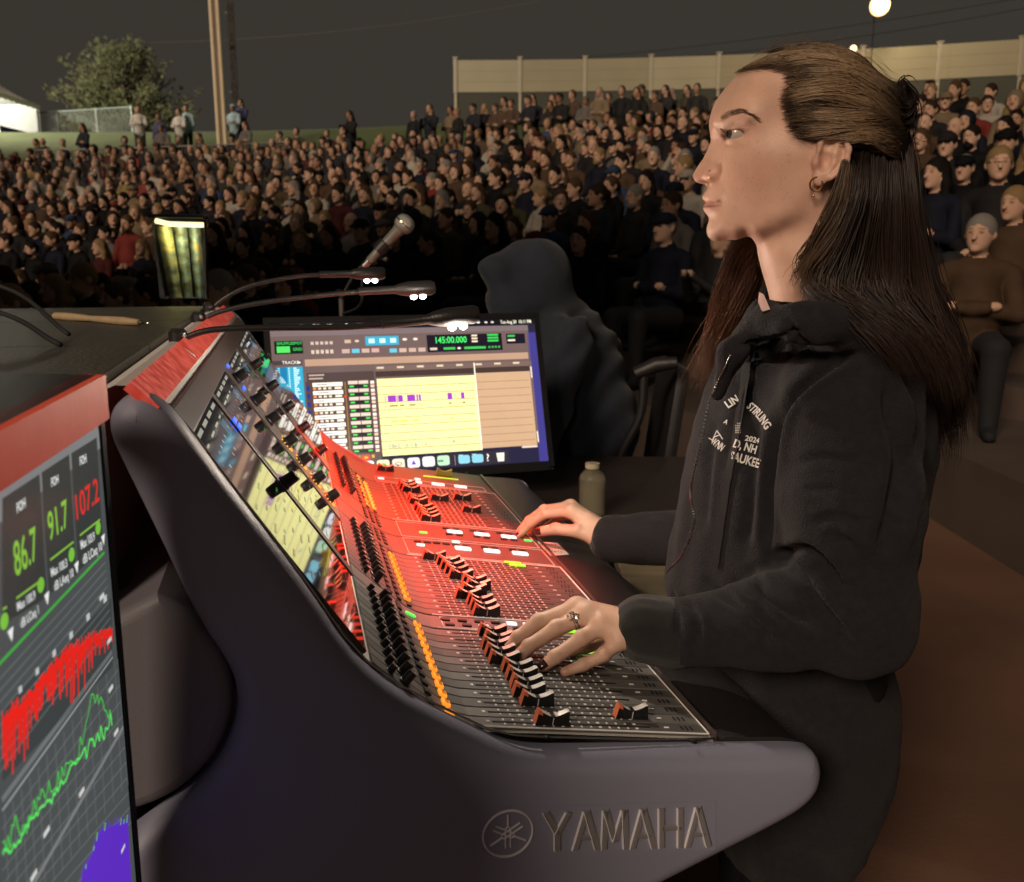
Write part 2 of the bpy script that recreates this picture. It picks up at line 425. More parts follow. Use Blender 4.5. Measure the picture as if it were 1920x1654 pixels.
# ---- floodlights
M_lamp = mat('lamp_glass_lit', (1, .9, .6), 0.4, emit=(1.0, 0.62, 0.24), estr=2.6, var=0.02)
M_lamp2 = mat('lamp_glass_dim', (1, .9, .6), 0.4, emit=(1.0, 0.72, 0.40), estr=2.5, var=0.02)
M_mast = mat('black_mast_paint', (.012, .012, .011), .9, var=.2, spec=.1)
def floodlight(px, py, Y, r, m, zb, label, watts):
    p = atY(px, py, Y); root = empty('floodlight', (p[0], p[1], zb)); tag(root, label, 'lamp')
    h = p[2] - zb
    b = MB(); b.tube([(0, 0.55, 0), (0, 0.55, h + 0.1), (0, .3, h)], 0.022, 8); b.build('mast', M_mast, root, smooth=True)
    b = MB(); b.lathe([(r * 1.02, 0), (r * 1.02, r * .2), (r * 0.75, r * .8), (r * 0.3, r * 1.1)], (0, r * 0.1, h), (0, 1, 0.3), 20); b.build('housing', M_dsteel, root, smooth=True)
    b = MB(); b.lathe([(r * 0.3, -r * .75), (r * 0.7, -r * .6), (r * .95, -r * .2), (r * 0.98, 0)], (0, r * 0.08, h), (0, 1, 0.3), 20); b.build('lens', m, root, smooth=True)
    if watts:
        ld = bpy.data.lights.new('bulb', 'POINT'); ld.energy = watts; ld.color = (1, .82, .5); ld.shadow_soft_size = r
        lo = bpy.data.objects.new('bulb', ld); COL.objects.link(lo); lo.parent = root; lo.location = (0, -r * 2.2, h)
floodlight(1650, 10, 40.5, 0.42, M_lamp, 5.1, 'bright yellow floodlight high above the tan wall', 500)
floodlight(1600, 92, 42.6, 0.16, M_lamp2, 5.1, 'small dim lamp just above the wall top', 0)

# ---- overhead cables
M_cable = mat('black_cable', (0.012, 0.012, 0.012), 0.7, var=0.2)
M_cable2 = mat('grey_cable', (0.10, 0.095, 0.085), 0.7, var=0.2)
def wire(pts, r, m, label):
    P = [Vector(atY(*q)) for q in pts]; k = MB(); out = []
    for i in range(25):
        s = i / 24; p = P[0].lerp(P[-1], s); p.z -= 4 * s * (1 - s) * 0.5; out.append(p)
    k.tube(out, r, 5); tag(k.build('overhead_cable', m), label, 'cable')
wire([(280, 80, 60), (1010, 2, 60)], 0.014, M_cable2, 'thin pale overhead cable crossing the sky right of the pole')
wire([(860, 125, 62), (1960, -12, 50)], 0.02, M_cable, 'dark overhead cable passing close under the floodlight')
wire([(1100, 118, 62), (1960, 8, 50)], 0.02, M_cable, 'lower dark overhead cable running to the right edge')

# ---- pole with the vertical sign
M_pole = mat('cream_pole_paint', (0.74, 0.62, 0.43), 0.5, var=0.1, scale=3, bump=0.1)
M_poled = mat('pole_web_paint', (0.20, 0.15, 0.09), 0.6, var=0.1, scale=3)
pb = atY(419, 300, 29.5); zb = lawn_z(pb[0], pb[1]) - 0.1
root = empty('light_pole', (pb[0], pb[1], zb)); tag(root, 'tall cream twin-tube pole rising above the crowd', 'pole')
for dx in (-0.105, 0.105):
    m = MB(); m.tube([(dx, 0, 0), (dx, 0, 9.5)], 0.062, 14); m.build('tube', M_pole, root, smooth='auto')
m = MB(); m.box((0, 0.03, 4.75), (0.16, 0.05, 9.5)); m.build('web', M_poled, root)
m = MB(); m.box((0, 0, 0.05), (0.5, 0.4, 0.1)); m.build('base_plate', M_poled, root)
M_signb = mat('sign_dark_grey', (0.045, 0.041, 0.035), 0.8, var=0.15)
M_black = mat('matt_black', (0.006, 0.006, 0.006), 0.75, var=0.3, scale=30)
ps = atY(437, 95, 29.5); root = empty('sign', (ps[0], ps[1] - 0.06, zb))
tag(root, 'narrow dark vertical sign with black letters beside the cream pole', 'sign')
zt = atY(431, 4, 29.5)[2] - zb; z1 = atY(431, 192, 29.5)[2] - zb
m = MB(); m.box((0.0, 0.0, (zt + z1) / 2), (0.20, 0.04, zt - z1), bev=0.006); m.build('board', M_signb, root)
for zz in (zt - 0.3, z1 + 0.3):
    m = MB(); m.box((-0.13, 0.02, zz), (0.10, 0.02, 0.04)); m.build('bracket', M_dsteel, root)
word = 'NO SMOKING'; step = (zt - z1 - 0.1) / len(word)
for i, ch in enumerate(word):
    if ch == ' ': continue
    gv, gf, gw = text_geo(ch, 0.02); hh = step * 0.74; sx = 0.15 / max(gw, .35)
    sx = min(sx, hh)
    vv = [(p[0] * sx - gw * sx / 2, -0.024, zt - 0.05 - step * (i + 0.85) + p[1] * hh) for p in gv]
    q = MB(); q.add(vv, gf); q.build('letter', M_black, root)

# ---- chain-link fence
M_link = mat('fence_wire', (0.17, 0.20, 0.18), 0.5, metal=0.4, var=0.15)
fa = atY(35, 240, 43.0); fb = atY(249, 240, 41.0); fz = 6.1
root = empty('chain_link_fence', (fa[0], fa[1], fz)); tag(root, 'chain link fence with steel posts in front of the pine tree', 'fence')
dv = Vector((fb[0] - fa[0], fb[1] - fa[1], 0)); fl = dv.length; dv.normalize(); fh = 1.62
for s in (0.02, 0.36, 0.70, 1.0):
    m = MB(); p = dv * fl * s; m.tube([p, p + Vector((0, 0, fh + .05))], 0.035, 8); m.build('post', M_link, root, smooth='auto')
m = MB(); m.tube([Vector((0, 0, fh)), dv * fl + Vector((0, 0, fh))], 0.028, 8); m.build('top_rail', M_link, root, smooth='auto')
m = MB(); sp = 0.11; kx = int((fl + fh) / sp)
for i in range(kx):
    for sg in (1, -1):
        s0 = i * sp - (fh if sg > 0 else 0); a0 = max(0, s0 if sg > 0 else s0 - 0); 
        xa, xb = (s0, s0 + fh); za, zb2 = (0, fh) if sg > 0 else (fh, 0)
        if xa < 0: t0 = -xa / fh; za = za + (zb2 - za) * t0; xa = 0
        if xb > fl: t1 = (xb - fl) / fh; zb2 = zb2 - (zb2 - (fh if sg < 0 else 0)) * 0 - (1 if sg > 0 else -1) * t1 * fh; xb = fl
        if xb - xa > 0.05: m.tube([dv * xa + Vector((0, 0, za)), dv * xb + Vector((0, 0, zb2))], 0.0045, 3, cap=False)
tag(m.build('wire_mesh', M_link, root), kind='stuff')

# ---- white event tent at the left edge, lit by its own lamp
M_tent = mat('white_tent_fabric', (0.88, 0.87, 0.83), 0.8, var=0.06, scale=2, bump=0.1)
M_blue = mat('blue_skirting', (0.03, 0.05, 0.22), 0.8, var=0.2, scale=3)
tp = atY(-34, 262, 40.5); tz = 6.15
root = empty('event_tent', (tp[0], tp[1], tz)); tag(root, 'white peaked event tent with blue skirting at the left edge', 'tent')
hw_ = 1.75; ez = 1.85
def roofz(s): return ez + 1.25 * (1 - s) ** 1.5
m = MB(); NS = 8; rings = []
for i in range(NS + 1):
    s = i / NS; z = roofz(s); w = hw_ * s + 0.02; rings.append([(w, -w, z), (w, w, z), (-w, w, z), (-w, -w, z)])
for i in range(NS):
    for j in range(4): m.add([rings[i][j], rings[i][(j + 1) % 4], rings[i + 1][(j + 1) % 4], rings[i + 1][j]], [(0, 1, 2, 3)])
m.build('roof', M_tent, root)
m = MB()
for j in range(4):
    a, b = rings[-1][j], rings[-1][(j + 1) % 4]
    for q in range(8):
        p0 = Vector(a).lerp(Vector(b), q / 8); p1 = Vector(a).lerp(Vector(b), (q + 1) / 8); pm = (p0 + p1) / 2
        m.add([p0, p1, p1 - Vector((0, 0, .20)), pm - Vector((0, 0, .27)), p0 - Vector((0, 0, .20))], [(0, 1, 2, 3, 4)])
m.build('valance', M_tent, root)
for sx in (-1, 1):
    for sy in (-1, 1):
        m = MB(); m.box((sx * hw_ * .97, sy * hw_ * .97, ez / 2), (0.07, 0.07, ez)); m.build('leg', M_tent, root)
m = MB(); m.box((0, hw_ * .9, ez / 2), (hw_ * 1.9, 0.03, ez)); m.box((-hw_ * .9, 0, ez / 2), (0.03, hw_ * 1.8, ez)); m.build('side_wall', M_tent, root)
m = MB(); m.box((0, -hw_ * .9, 0.28), (hw_ * 1.85, 0.04, 0.56)); m.box((hw_ * .9, 0, .28), (0.04, hw_ * 1.8, .56)); m.build('skirting', M_blue, root)
m = MB(); m.lathe([(0.12, 0), (0.12, .08), (.06, .14)], (0, 0, ez + .2), (0, 0, 1), 14); m.build('lamp', M_lamp, root)
ld = bpy.data.lights.new('tent_bulb', 'POINT'); ld.energy = 160; ld.color = (1, .95, .86); ld.shadow_soft_size = .15
lo = bpy.data.objects.new('tent_bulb', ld); COL.objects.link(lo); lo.parent = root; lo.location = (0.3, -0.6, ez + .05)
# work light on a stand beside the tent (just out of the picture); it lights the bank, the tree and the people by the pole
wl_p = (tp[0] - 3.2, tp[1] - 6.0); wlz = lawn_z(*wl_p)
root = empty('work_light', (wl_p[0], wl_p[1], wlz)); tag(root, 'work light on a mast left of the white tent', 'lamp')
m = MB(); m.tube([(0, 0, 0), (0, 0, 4.6)], 0.05, 8)
for a in range(3): m.tube([(0, 0, .7), (.6 * math.cos(a * 2.1), .6 * math.sin(a * 2.1), 0)], .025, 6)
m.build('mast', M_dsteel, root, smooth='auto')
m = MB(); m.box((0.1, 0.05, 4.7), (.3, .5, .35)); m.build('head', M_dsteel, root)
ld = bpy.data.lights.new('work_light_beam', 'SPOT'); ld.energy = 15000; ld.color = (1, .92, .74); ld.spot_size = R(125); ld.spot_blend = .7; ld.shadow_soft_size = .15
lo = bpy.data.objects.new('work_light_beam', ld); COL.objects.link(lo); lo.parent = root; lo.location = (.35, .2, 4.7)
lo.rotation_euler = Vector((-0.78, -0.62, -0.02)).to_track_quat('Z', 'Y').to_euler()

# ---- crowd barriers along the front of the bank
def barrier(a, b, label):
    a = Vector(a); b = Vector(b); d = b - a; root = empty('crowd_barrier', a); tag(root, label, 'barrier', 'crowd barriers on the bank')
    P = lambda s, z: Vector((d.x * s, d.y * s, d.z * s + z))
    m = MB(); m.tube([P(0, 0.05), P(0, 1.0), P(.03, 1.1), P(.97, 1.1), P(1, 1.0), P(1, .05)], 0.021, 7); m.build('frame', M_steel, root, smooth='auto')
    m = MB(); m.tube([P(0, .2), P(1, .2)], 0.016, 6); m.build('lower_rail', M_steel, root, smooth='auto')
    for i in range(1, 16):
        m = MB(); m.tube([P(i / 16, .2), P(i / 16, 1.1)], 0.008, 5); m.build('bar', M_steel, root)
    for s in (.15, .85):
        m = MB(); q = P(s, 0.03); nn = Vector((-d.y, d.x, 0)).normalized() * .3; m.tube([q - nn, q + nn], 0.02, 6); m.build('foot', M_steel, root)
bpts = []
for px in (60, 165, 268, 368, 456, 545):
    for i in range(200):
        Y = 20 + i * 0.06; p = atY(px, 300, Y)
        if Rof(p[0], p[1]) > R_TOP + 0.55: break
    bpts.append((p[0], p[1], lawn_z(p[0], p[1])))
wh = ['at the left edge beside the lit bank', 'second from the left, below the fence', 'third from the left, below the pine tree', 'left of the cream pole foot', 'right of the cream pole foot, rightmost']
for i in range(5): barrier(bpts[i], bpts[i + 1], 'steel crowd barrier ' + wh[i])

# ---- pine tree
def pine(base, height, width, label):
    root = empty('pine_tree', base); tag(root, label, 'tree')
    bark = mat('pine_bark', (0.06, 0.04, 0.025), 0.95, var=0.3, scale=8, bump=.5)
    need = mat('pine_needles', (0.125, 0.135, 0.068), 0.9, var=0.5, scale=1.3, spec=0.2)
    m = MB(); m.tube([(0, 0, 0), (.05, 0, height * .35), (-.05, .05, height * .75), (0, 0, height * .96)], [.26, .2, .1, .02], 9)
    r2 = random.Random(5); V = []; F = []; 
    tips = []
    lev = 46
    for i in range(lev):
        s = i / (lev - 1); z = height * (0.10 + 0.86 * s)
        env = width / 2 * (1.0 - 0.72 * s ** 1.6) * (0.75 + .25 * min(1, s * 6)) 
        for q in range(5 if s < .8 else 4):
            a = r2.random() * 6.283; ln = env * r2.uniform(.55, 1.06) * (1.0 if r2.random() > .25 else .7)
            p0 = Vector((0, 0, z - .12 * ln)); p1 = Vector((math.cos(a) * ln, math.sin(a) * ln, z + ln * r2.uniform(.02, .42)))
            m.tube([p0, p0.lerp(p1, .55) - Vector((0, 0, .08 * ln)), p1], [.055, .035, .012], 5, cap=False)
            for w in range(int(9 + ln * 7)):
                u = r2.uniform(.25, 1.04); c = p0.lerp(p1, u) + Vector((r2.gauss(0, .26), r2.gauss(0, .26), r2.gauss(0, .17)))
                tips.append((c, (p1 - p0).normalized()))
    m.build('trunk', bark, root, smooth='auto')
    for (c, d) in tips:
        sz = r2.uniform(.14, .27)
        for w in range(8):
            dr = (d * .6 + Vector((r2.gauss(0, .6), r2.gauss(0, .6), r2.gauss(.55, .45)))).normalized() * sz
            sd_ = dr.orthogonal().normalized() * sz * .10; sd_ = Matrix.Rotation(r2.random() * 6.3, 3, dr) @ sd_
            b = len(V); V += [c - sd_, c + sd_, c + dr + sd_ * .25, c + dr - sd_ * .25]; F.append((b, b + 1, b + 2, b + 3))
    me = mk_mesh('crown', V, F, [need], smooth=False); mesh_obj('crown', me, root)
pt = atY(235, 200, 50.0); pine((pt[0], pt[1], 6.1), atY(235, 82, 50.0)[2] - 6.1, 8.0, 'broad pine tree standing behind the chain link fence')

# ---- unseen scaffold drape, added to keep stage light off the front rows
root = empty('added_shade_drape', (-4.6, 4.3, 0)); tag(root, 'added black drape on a scaffold frame, out of view, shading the front rows', 'drape')
M_shade_drape = mat('shade_drape', (.012, .012, .012), .95, var=.3, scale=4)
da, db = Vector((-3.4, 2.7, 0)), Vector((3.12, -2.4, 0)); m = MB(); NN = 60
for i in range(NN + 1):
    p = da.lerp(db, i / NN); nn = Vector((.6, .8, 0)) * .06 * math.sin(i * 1.3); m.v += [tuple(p + nn + Vector((0, 0, .05))), tuple(p + nn * .6 + Vector((0, 0, 6.8)))]
    if i: k = 2 * i; m.f.append((k - 2, k, k + 1, k - 1)); m.m.append(0)
m.build('drape', M_shade_drape, root, smooth=True)
for i in range(5):
    p = da.lerp(db, i / 4); m = MB(); m.tube([p, p + Vector((0, 0, 6.9))], .03, 8); m.build('upright', M_dsteel, root)
m = MB(); m.tube([da + Vector((0, 0, 6.85)), db + Vector((0, 0, 6.85))], .03, 8); m.build('top_rail', M_dsteel, root)
# ================================================================== mixing console
YAW = math.atan(430 / math.hypot(FPX, 347))
DO = atZ(1530, 1420, .86)                                   # nose of the near side panel
DA = np.array([math.cos(YAW), math.sin(YAW), 0]); DL = np.array([-math.sin(YAW), math.cos(YAW), 0])
def dk(a, l, z): return DO * np.array([1, 1, 0]) + DA * a + DL * l + np.array([0, 0, z])   # console -> place

M_cheek = mat('grey_console_plastic', (0.255, 0.26, 0.35), 0.42, var=0.05, scale=6, bump=0.25, bscale=900, spec=0.4)
M_cheekd = mat('dark_console_plastic', (0.035, 0.033, 0.036), 0.5, var=0.1, scale=6, bump=0.3, bscale=900)
M_panel = mat('pale_panel_ink', (0.70, 0.67, 0.64), 0.5, var=0.06, scale=9)
M_strip = mat('charcoal_panel', (0.10, 0.095, 0.092), 0.55, var=0.1, scale=14, bump=0.1, bscale=700, spec=0.45)
M_strip2 = mat('grey_panel', (0.15, 0.143, 0.138), 0.55, var=0.1, scale=14, bump=0.1, bscale=700, spec=0.45)
M_arm = mat('black_armrest_leather', (0.022, 0.019, 0.02), 0.42, var=0.25, scale=25, bump=0.5, bscale=500)
M_glassb = mat('black_screen_glass', (0.006, 0.006, 0.007), 0.05, var=0.2, scale=3, spec=1.0, coat=0.6)
M_frame = mat('brown_bridge_frame', (0.10, 0.075, 0.07), 0.35, var=0.15, scale=10, bump=0.1)
M_slot = mat('fader_slot_black', (0.004, 0.004, 0.004), 0.7, var=0.2)
M_ink = mat('white_print', (0.85, 0.83, 0.80), 0.6, var=0.05)
M_key = mat('dark_key', (0.02, 0.02, 0.021), 0.45, var=0.2)
M_knob = mat('black_knob_rubber', (0.016, 0.016, 0.017), 0.38, var=0.2, bump=0.2, bscale=600)
M_metal = mat('polished_steel', (0.6, 0.59, 0.57), 0.2, metal=1.0, var=0.05)
M_screw = mat('black_screw', (0.03, 0.03, 0.03), 0.35, metal=.8, var=.1)
def glow(name, c, s): return mat(name, tuple(np.array(c) * .5 + .02), 0.4, emit=c, estr=s, var=0.05)
M_orange = glow('orange_lit_key', (1.0, 0.30, 0.02), 1.1)
M_amber = glow('amber_lit_key', (1.0, 0.50, 0.06), 1.0)
M_white = glow('white_lit_key', (1.0, 0.97, 0.92), 1.15)
M_wgreen = glow('green_lit_key', (0.10, 1.0, 0.12), 0.9)
M_lime = glow('lime_lit_key', (0.42, 1.0, 0.05), 1.0)
M_blueled = glow('blue_led_display', (0.06, 0.15, 1.0), 1.3)
M_red_led = glow('red_led', (1.0, 0.06, 0.03), 1.0)
M_capb = mat('fader_cap_black', (0.012, 0.012, 0.013), 0.3, var=0.1)
M_capw = mat('fader_cap_silver', (0.60, 0.58, 0.56), 0.28, var=0.06, scale=60)
M_capo = mat('fader_cap_red_lit', (0.75, 0.20, 0.10), 0.4, var=0.06)

con = empty('mixing_console', (DO[0], DO[1], 0), YAW)
tag(con, 'large grey audio mixing console with rows of faders, knobs and tilted screens', 'mixing console')

# surface of the console as (a, z): operator edge to screen foot
PROF = [(-.118, .8845), (-.20, .8985), (-.30, .9155), (-.395, .9315), (-.412, .935), (-.428, .941), (-.444, .951), (-.462, .967), (-.485, .989), (-.508, 1.011), (-.526, 1.030)]
def prof(a):
    for (p, q) in zip(PROF[:-1], PROF[1:]):
        if p[0] >= a >= q[0]:
            s = (p[0] - a) / (p[0] - q[0]); z = p[1] + (q[1] - p[1]) * s; d = Vector((q[0] - p[0], 0, q[1] - p[1])).normalized()
            return z, d
    return (PROF[0][1], Vector((-1, 0, 0.17)).normalized()) if a > PROF[0][0] else (PROF[-1][1], Vector((-.55, 0, .836)))
SA0, SZ0, SA1, SZ1 = -.526, 1.030, -.702, 1.296
SD = Vector((SA1 - SA0, 0, SZ1 - SZ0)); SLEN = SD.length; SD.normalize(); SN = Vector((-SD.z * -1, 0, SD.x * -1)); SN = Vector((SD.z, 0, -SD.x))
def sp(t, l, h=0.0): return Vector((SA0, l, SZ0)) + SD * (t * SLEN) + SN * h      # point on the screen slope
NRM = lambda d: Vector((d.z, 0, -d.x))                                             # outward normal of a profile direction
L0, L1 = .036, 1.400

# --- side panels: outline in (a, z), rounded over towards the outside
out = [(.0, .862), (.014, .851), (.020, .829), (.016, .806), (.001, .788), (-.03, .771), (-.154, .727), (-.30, .672), (-.42, .62), (-.82, .60), (-.82, .845), (-.79, .862), (-.744, .893),
       (-.705, .918), (-.676, .952), (-.660, .992), (-.659, 1.026), (-.668, 1.055), (-.690, 1.096), (-.722, 1.19), (-.748, 1.262), (-.757, 1.290), (-.755, 1.308), (-.744, 1.321), (-.729, 1.326), (-.714, 1.320),
       (-.700, 1.306), (-.683, 1.278), (-.652, 1.226), (-.615, 1.168), (-.578, 1.106), (-.551, 1.056), (-.524, 1.021), (-.495, .994), (-.455, .966), (-.423, .945), (-.395, .926), (-.365, .912), (-.335, .905), (-.30, .9005), (-.20, .8875), (-.10, .8745)]
def chaikin(p, n=2):
    for _ in range(n):
        q = []
        for i in range(len(p)):
            a, b = np.array(p[i]), np.array(p[(i + 1) % len(p)]); q += [tuple(a * .75 + b * .25), tuple(a * .25 + b * .75)]
        p = q
    return p
def inset(p, d):
    n = len(p); q = []
    for i in range(n):
        a, b, c = np.array(p[i - 1]), np.array(p[i]), np.array(p[(i + 1) % n]); t = (c - a); t /= np.hypot(*t) + 1e-12
        q.append((b[0] - t[1] * d, b[1] + t[0] * d))
    return q
def signed(p): return 0.5 * sum(p[i][0] * p[(i + 1) % len(p)][1] - p[(i + 1) % len(p)][0] * p[i][1] for i in range(len(p)))
def side_panel(l_out, l_in, name):
    p = chaikin(out, 2); s = 1 if signed(p) > 0 else -1
    rad = 0.024; rings = []
    for i in range(7):
        th = i / 6 * math.pi / 2; rings.append((inset(p, s * rad * (1 - math.sin(th))), (1 - math.cos(th)) * rad))
    sg = 1 if l_in > l_out else -1; W = abs(l_in - l_out)
    rings.append((p, W))
    V = []; F = []; n = len(p)
    for (q, d) in rings: V += [(x, l_out + sg * d, z) for x, z in q]
    for i in range(len(rings) - 1):
        for j in range(n):
            a = i * n + j; b = i * n + (j + 1) % n; F.append((a, b, b + n, a + n))
    bm = bmesh.new(); vs = [bm.verts.new(v) for v in V]
    for f in F: bm.faces.new([vs[i] for i in f])
    for ring in (0, len(rings) - 1):
        es = [bm.edges.get((vs[ring * n + j], vs[ring * n + (j + 1) % n])) for j in range(n)]
        bmesh.ops.triangle_fill(bm, use_beauty=True, use_dissolve=False, edges=es)
    bmesh.ops.recalc_face_normals(bm, faces=bm.faces[:])
    me = bpy.data.meshes.new(name); bm.to_mesh(me); bm.free(); me.materials.append(M_cheek)
    me.polygons.foreach_set('use_smooth', np.ones(len(me.polygons), bool)); me.set_sharp_from_angle(angle=R(50))
    return mesh_obj(name, me, con)
cheek = side_panel(0.0, L0, 'side_panel'); cheek['label'] = 'near side panel with embossed maker name'
side_panel(1.440, L1, 'side_panel')
# steel trim line on the inner rim of the near side panel
m = MB(); m.tube([(a, L0 + .001, z + .0022) for a, z in [(-.706, 1.309), (-.683, 1.276), (-.652, 1.226), (-.615, 1.168), (-.578, 1.106), (-.551, 1.058), (-.526, 1.024), (-.49, .991), (-.45, .9635), (-.42, .944), (-.395, .928), (-.365, .9165), (-.33, .9095), (-.2, .8885), (-.115, .8775)]], .0016, 6)
m.build('rim_trim', M_metal, con, smooth=True)

# --- embossed name: roundel with three crossed tuning forks, then the letters, on a shallow plate
M_emb = mat('embossed_plastic', (0.22, 0.205, 0.22), 0.3, var=0.05, scale=6, spec=0.5)
M_embhi = mat('embossed_highlight', (0.85, 0.82, 0.85), 0.3, var=0.05, scale=6, spec=0.7)  # pale tone stands in for light catching the raised edges
eP = dk(0, 0, 0); 
def ckpt(x, y): return on_plane(x, y, dk(0, 0, 0), DA, np.array([0, 0, 1.0]))
badge = MB(); hi = MB()
c0 = ckpt(952, 1562); rad = abs(ckpt(998, 1562)[0] - c0[0]); 
Lb, Lt = ckpt(1020, 1598), ckpt(1020, 1518); Rb, Rt = ckpt(1336, 1590), ckpt(1336, 1506)
yb = -0.0006
m = MB(); ring = [(c0[0] + rad * 1.12 * math.cos(q), c0[1] + rad * 1.12 * math.sin(q)) for q in np.linspace(R(38), R(322), 26)]
pl = ring + [(Lb[0], Lb[1] - .004), (Rb[0] + .004, Rb[1] - .003), (Rt[0] + .004, Rt[1] + .003), (Lt[0], Lt[1] + .004)]
m.add([(x, yb, z) for x, z in pl] + [(x, .004, z) for x, z in pl], [tuple(range(len(pl)))] + [(i, (i + 1) % len(pl), (i + 1) % len(pl) + len(pl), i + len(pl)) for i in range(len(pl))])
m.build('name_plate', M_cheek, con)
def ridge(mb, pts, w, h, base):       # raised rounded line on the plate
    for (a, b) in zip(pts[:-1], pts[1:]):
        a = np.array(a); b = np.array(b); d = b - a; Ln = np.hypot(*d)
        if Ln < 1e-6: continue
        nn = np.array([-d[1], d[0]]) / Ln * w / 2
        V = [(p[0], yy, p[1]) for yy in (base, base - h) for p in ((a - nn, b - nn, b + nn, a + nn) if yy == base else (a - nn * .45, b - nn * .45, b + nn * .45, a + nn * .45))]
        mb.add(V, [(3, 2, 1, 0), (4, 5, 6, 7), (0, 1, 5, 4), (1, 2, 6, 5), (2, 3, 7, 6), (3, 0, 4, 7)])
m = MB(); ridge(m, [(c0[0] + rad * math.cos(q), c0[1] + rad * math.sin(q)) for q in np.linspace(0, 2 * math.pi, 41)], .0022, .0022, yb)
m.build('emblem_ring', M_embhi, con)
for k in range(3):
    th = R(90 + 120 * k); m = MB()
    def rp(u, v): return (c0[0] + rad * (u * math.cos(th) - v * math.sin(th)), c0[1] + rad * (u * math.sin(th) + v * math.cos(th)))
    ridge(m, [rp(.82, 0), rp(.30, 0)], .0020, .0018 + .0002 * k, yb)
    ridge(m, [rp(.30, 0), rp(.22, .10), rp(-.62, .10)], .0016, .0016 + .0002 * k, yb)
    ridge(m, [rp(.30, 0), rp(.22, -.10), rp(-.62, -.10)], .0016, .0015 + .0002 * k, yb)
    m.build('emblem_fork', M_embhi, con)
word = 'YAMAHA'; shapes = {'Y': [[(0, 1), (.5, .45), (1, 1)], [(.5, .45), (.5, 0)]], 'A': [[(0, 0), (.5, 1), (1, 0)], [(.22, .32), (.78, .32)]],
    'M': [[(0, 0), (.08, 1), (.5, .2), (.92, 1), (1, 0)]], 'H': [[(.06, 0), (.06, 1)], [(.94, 0), (.94, 1)], [(.06, .5), (.94, .5)]]}
for i, ch in enumerate(word):
    s0, s1 = i / 6 + .012, (i + 1) / 6 - .024; m = MB()
    def lp(u, v):
        s = s0 + (s1 - s0) * u; b_ = np.array(Lb) * (1 - s) + np.array(Rb) * s; t_ = np.array(Lt) * (1 - s) + np.array(Rt) * s
        return tuple(b_ + (t_ - b_) * (.06 + .88 * v))
    for st in shapes[ch]: ridge(m, [lp(*q) for q in st], .0092, .0028, yb)
    m.build('letter', M_emb, con)
    m = MB()
    for st in shapes[ch]:
        for (qa, qb) in zip(st[:-1], st[1:]):
            if abs(qa[1] - qb[1]) < .2: continue
            pa_, pb_ = np.array(lp(*qa)), np.array(lp(*qb)); off = np.array([-.0046, 0]); ridge(m, [pa_ + off, pb_ + off], .0016, .0032, yb)
    if m.v: m.build('letter_highlight', M_embhi, con)

# --- body under the surface, armrest, rear support
m = MB()
pf = PROF + [(-.705, 1.300), (-.716, 1.318), (-.730, 1.329), (-.752, 1.331), (-.772, 1.322), (-.785, 1.29), (-.79, .98), (-.76, .80), (-.50, .66), (-.16, .73), (-.118, .80)]
pf = [(a, z - .0045) for a, z in pf[:11]] + pf[11:]
nn_ = len(pf); V = [(a, l, z) for l in (L0, L1) for a, z in pf]
m.add(V, [(i, (i + 1) % nn_, (i + 1) % nn_ + nn_, i + nn_) for i in range(nn_)])
m.build('chassis', M_panel, con)
ar = [(-.114, .876), (-.10, .8795), (-.03, .8705), (-.008, .864), (.006, .852), (.010, .836), (.002, .818), (-.02, .806), (-.114, .80)]
m = MB(); V = [(a, l, z) for l in (L0 + .001, L1 - .001) for a, z in ar]; k = len(ar)
m.add(V, [(i, (i + 1) % k, (i + 1) % k + k, i + k) for i in range(k)] + [tuple(range(k)), tuple(range(2 * k - 1, k - 1, -1))]); m.build('armrest', M_arm, con, smooth='auto')
m = MB(); V = [(a, l, z) for l in (L0 + .002, L1 - .002) for a, z in ((-.1165, .8868), (-.1125, .8868), (-.1125, .872), (-.1165, .872))]
m.add(V, [(0, 1, 5, 4), (1, 2, 6, 5), (2, 3, 7, 6), (3, 0, 4, 7), (3, 2, 1, 0), (4, 5, 6, 7)]); m.build('edge_trim', M_frame, con)
# round foot bracket in the gap behind the side panel
M_brk = mat('bracket_plastic', (0.17, 0.16, 0.185), 0.45, var=0.05, scale=6, bump=0.25, bscale=900)
cc = (-.785, 1.02); m = MB(); arc = [(cc[0] + .122 * math.cos(q), cc[1] + .122 * math.sin(q)) for q in np.linspace(R(-105), R(62), 26)]
pl = arc + [(-.79, 1.10), (-.86, 1.10), (-.86, .88)]
rr = [(inset(pl, .014 * (1 - math.sin(i / 4 * math.pi / 2))), .014 + .014 * (1 - math.cos(i / 4 * math.pi / 2))) for i in range(5)] + [(pl, .20)]
if signed(pl) < 0: rr = [(inset(pl, -.014 * (1 - math.sin(i / 4 * math.pi / 2))), .014 + .014 * (1 - math.cos(i / 4 * math.pi / 2))) for i in range(5)] + [(pl, .20)]
k = len(pl); V = [(a, d, z) for q, d in rr for a, z in q]
m.add(V, [(i * k + j, i * k + (j + 1) % k, (i + 1) * k + (j + 1) % k, (i + 1) * k + j) for i in range(5) for j in range(k)] + [tuple(range(k))]); m.build('rear_bracket', M_brk, con, smooth='auto')
m = MB(); m.box((-.77, .70, .80), (.09, 1.2, .62)); m.build('rear_housing', M_cheekd, con)
for l in (.10, 1.34):
    m = MB(); m.box((-.42, l, .33), (.52, .06, .66), bev=.01); m.build('stand_leg', M_cheekd, con)
    m = MB(); m.box((-.40, l, .025), (.70, .09, .05), bev=.01); m.build('stand_foot', M_cheekd, con)

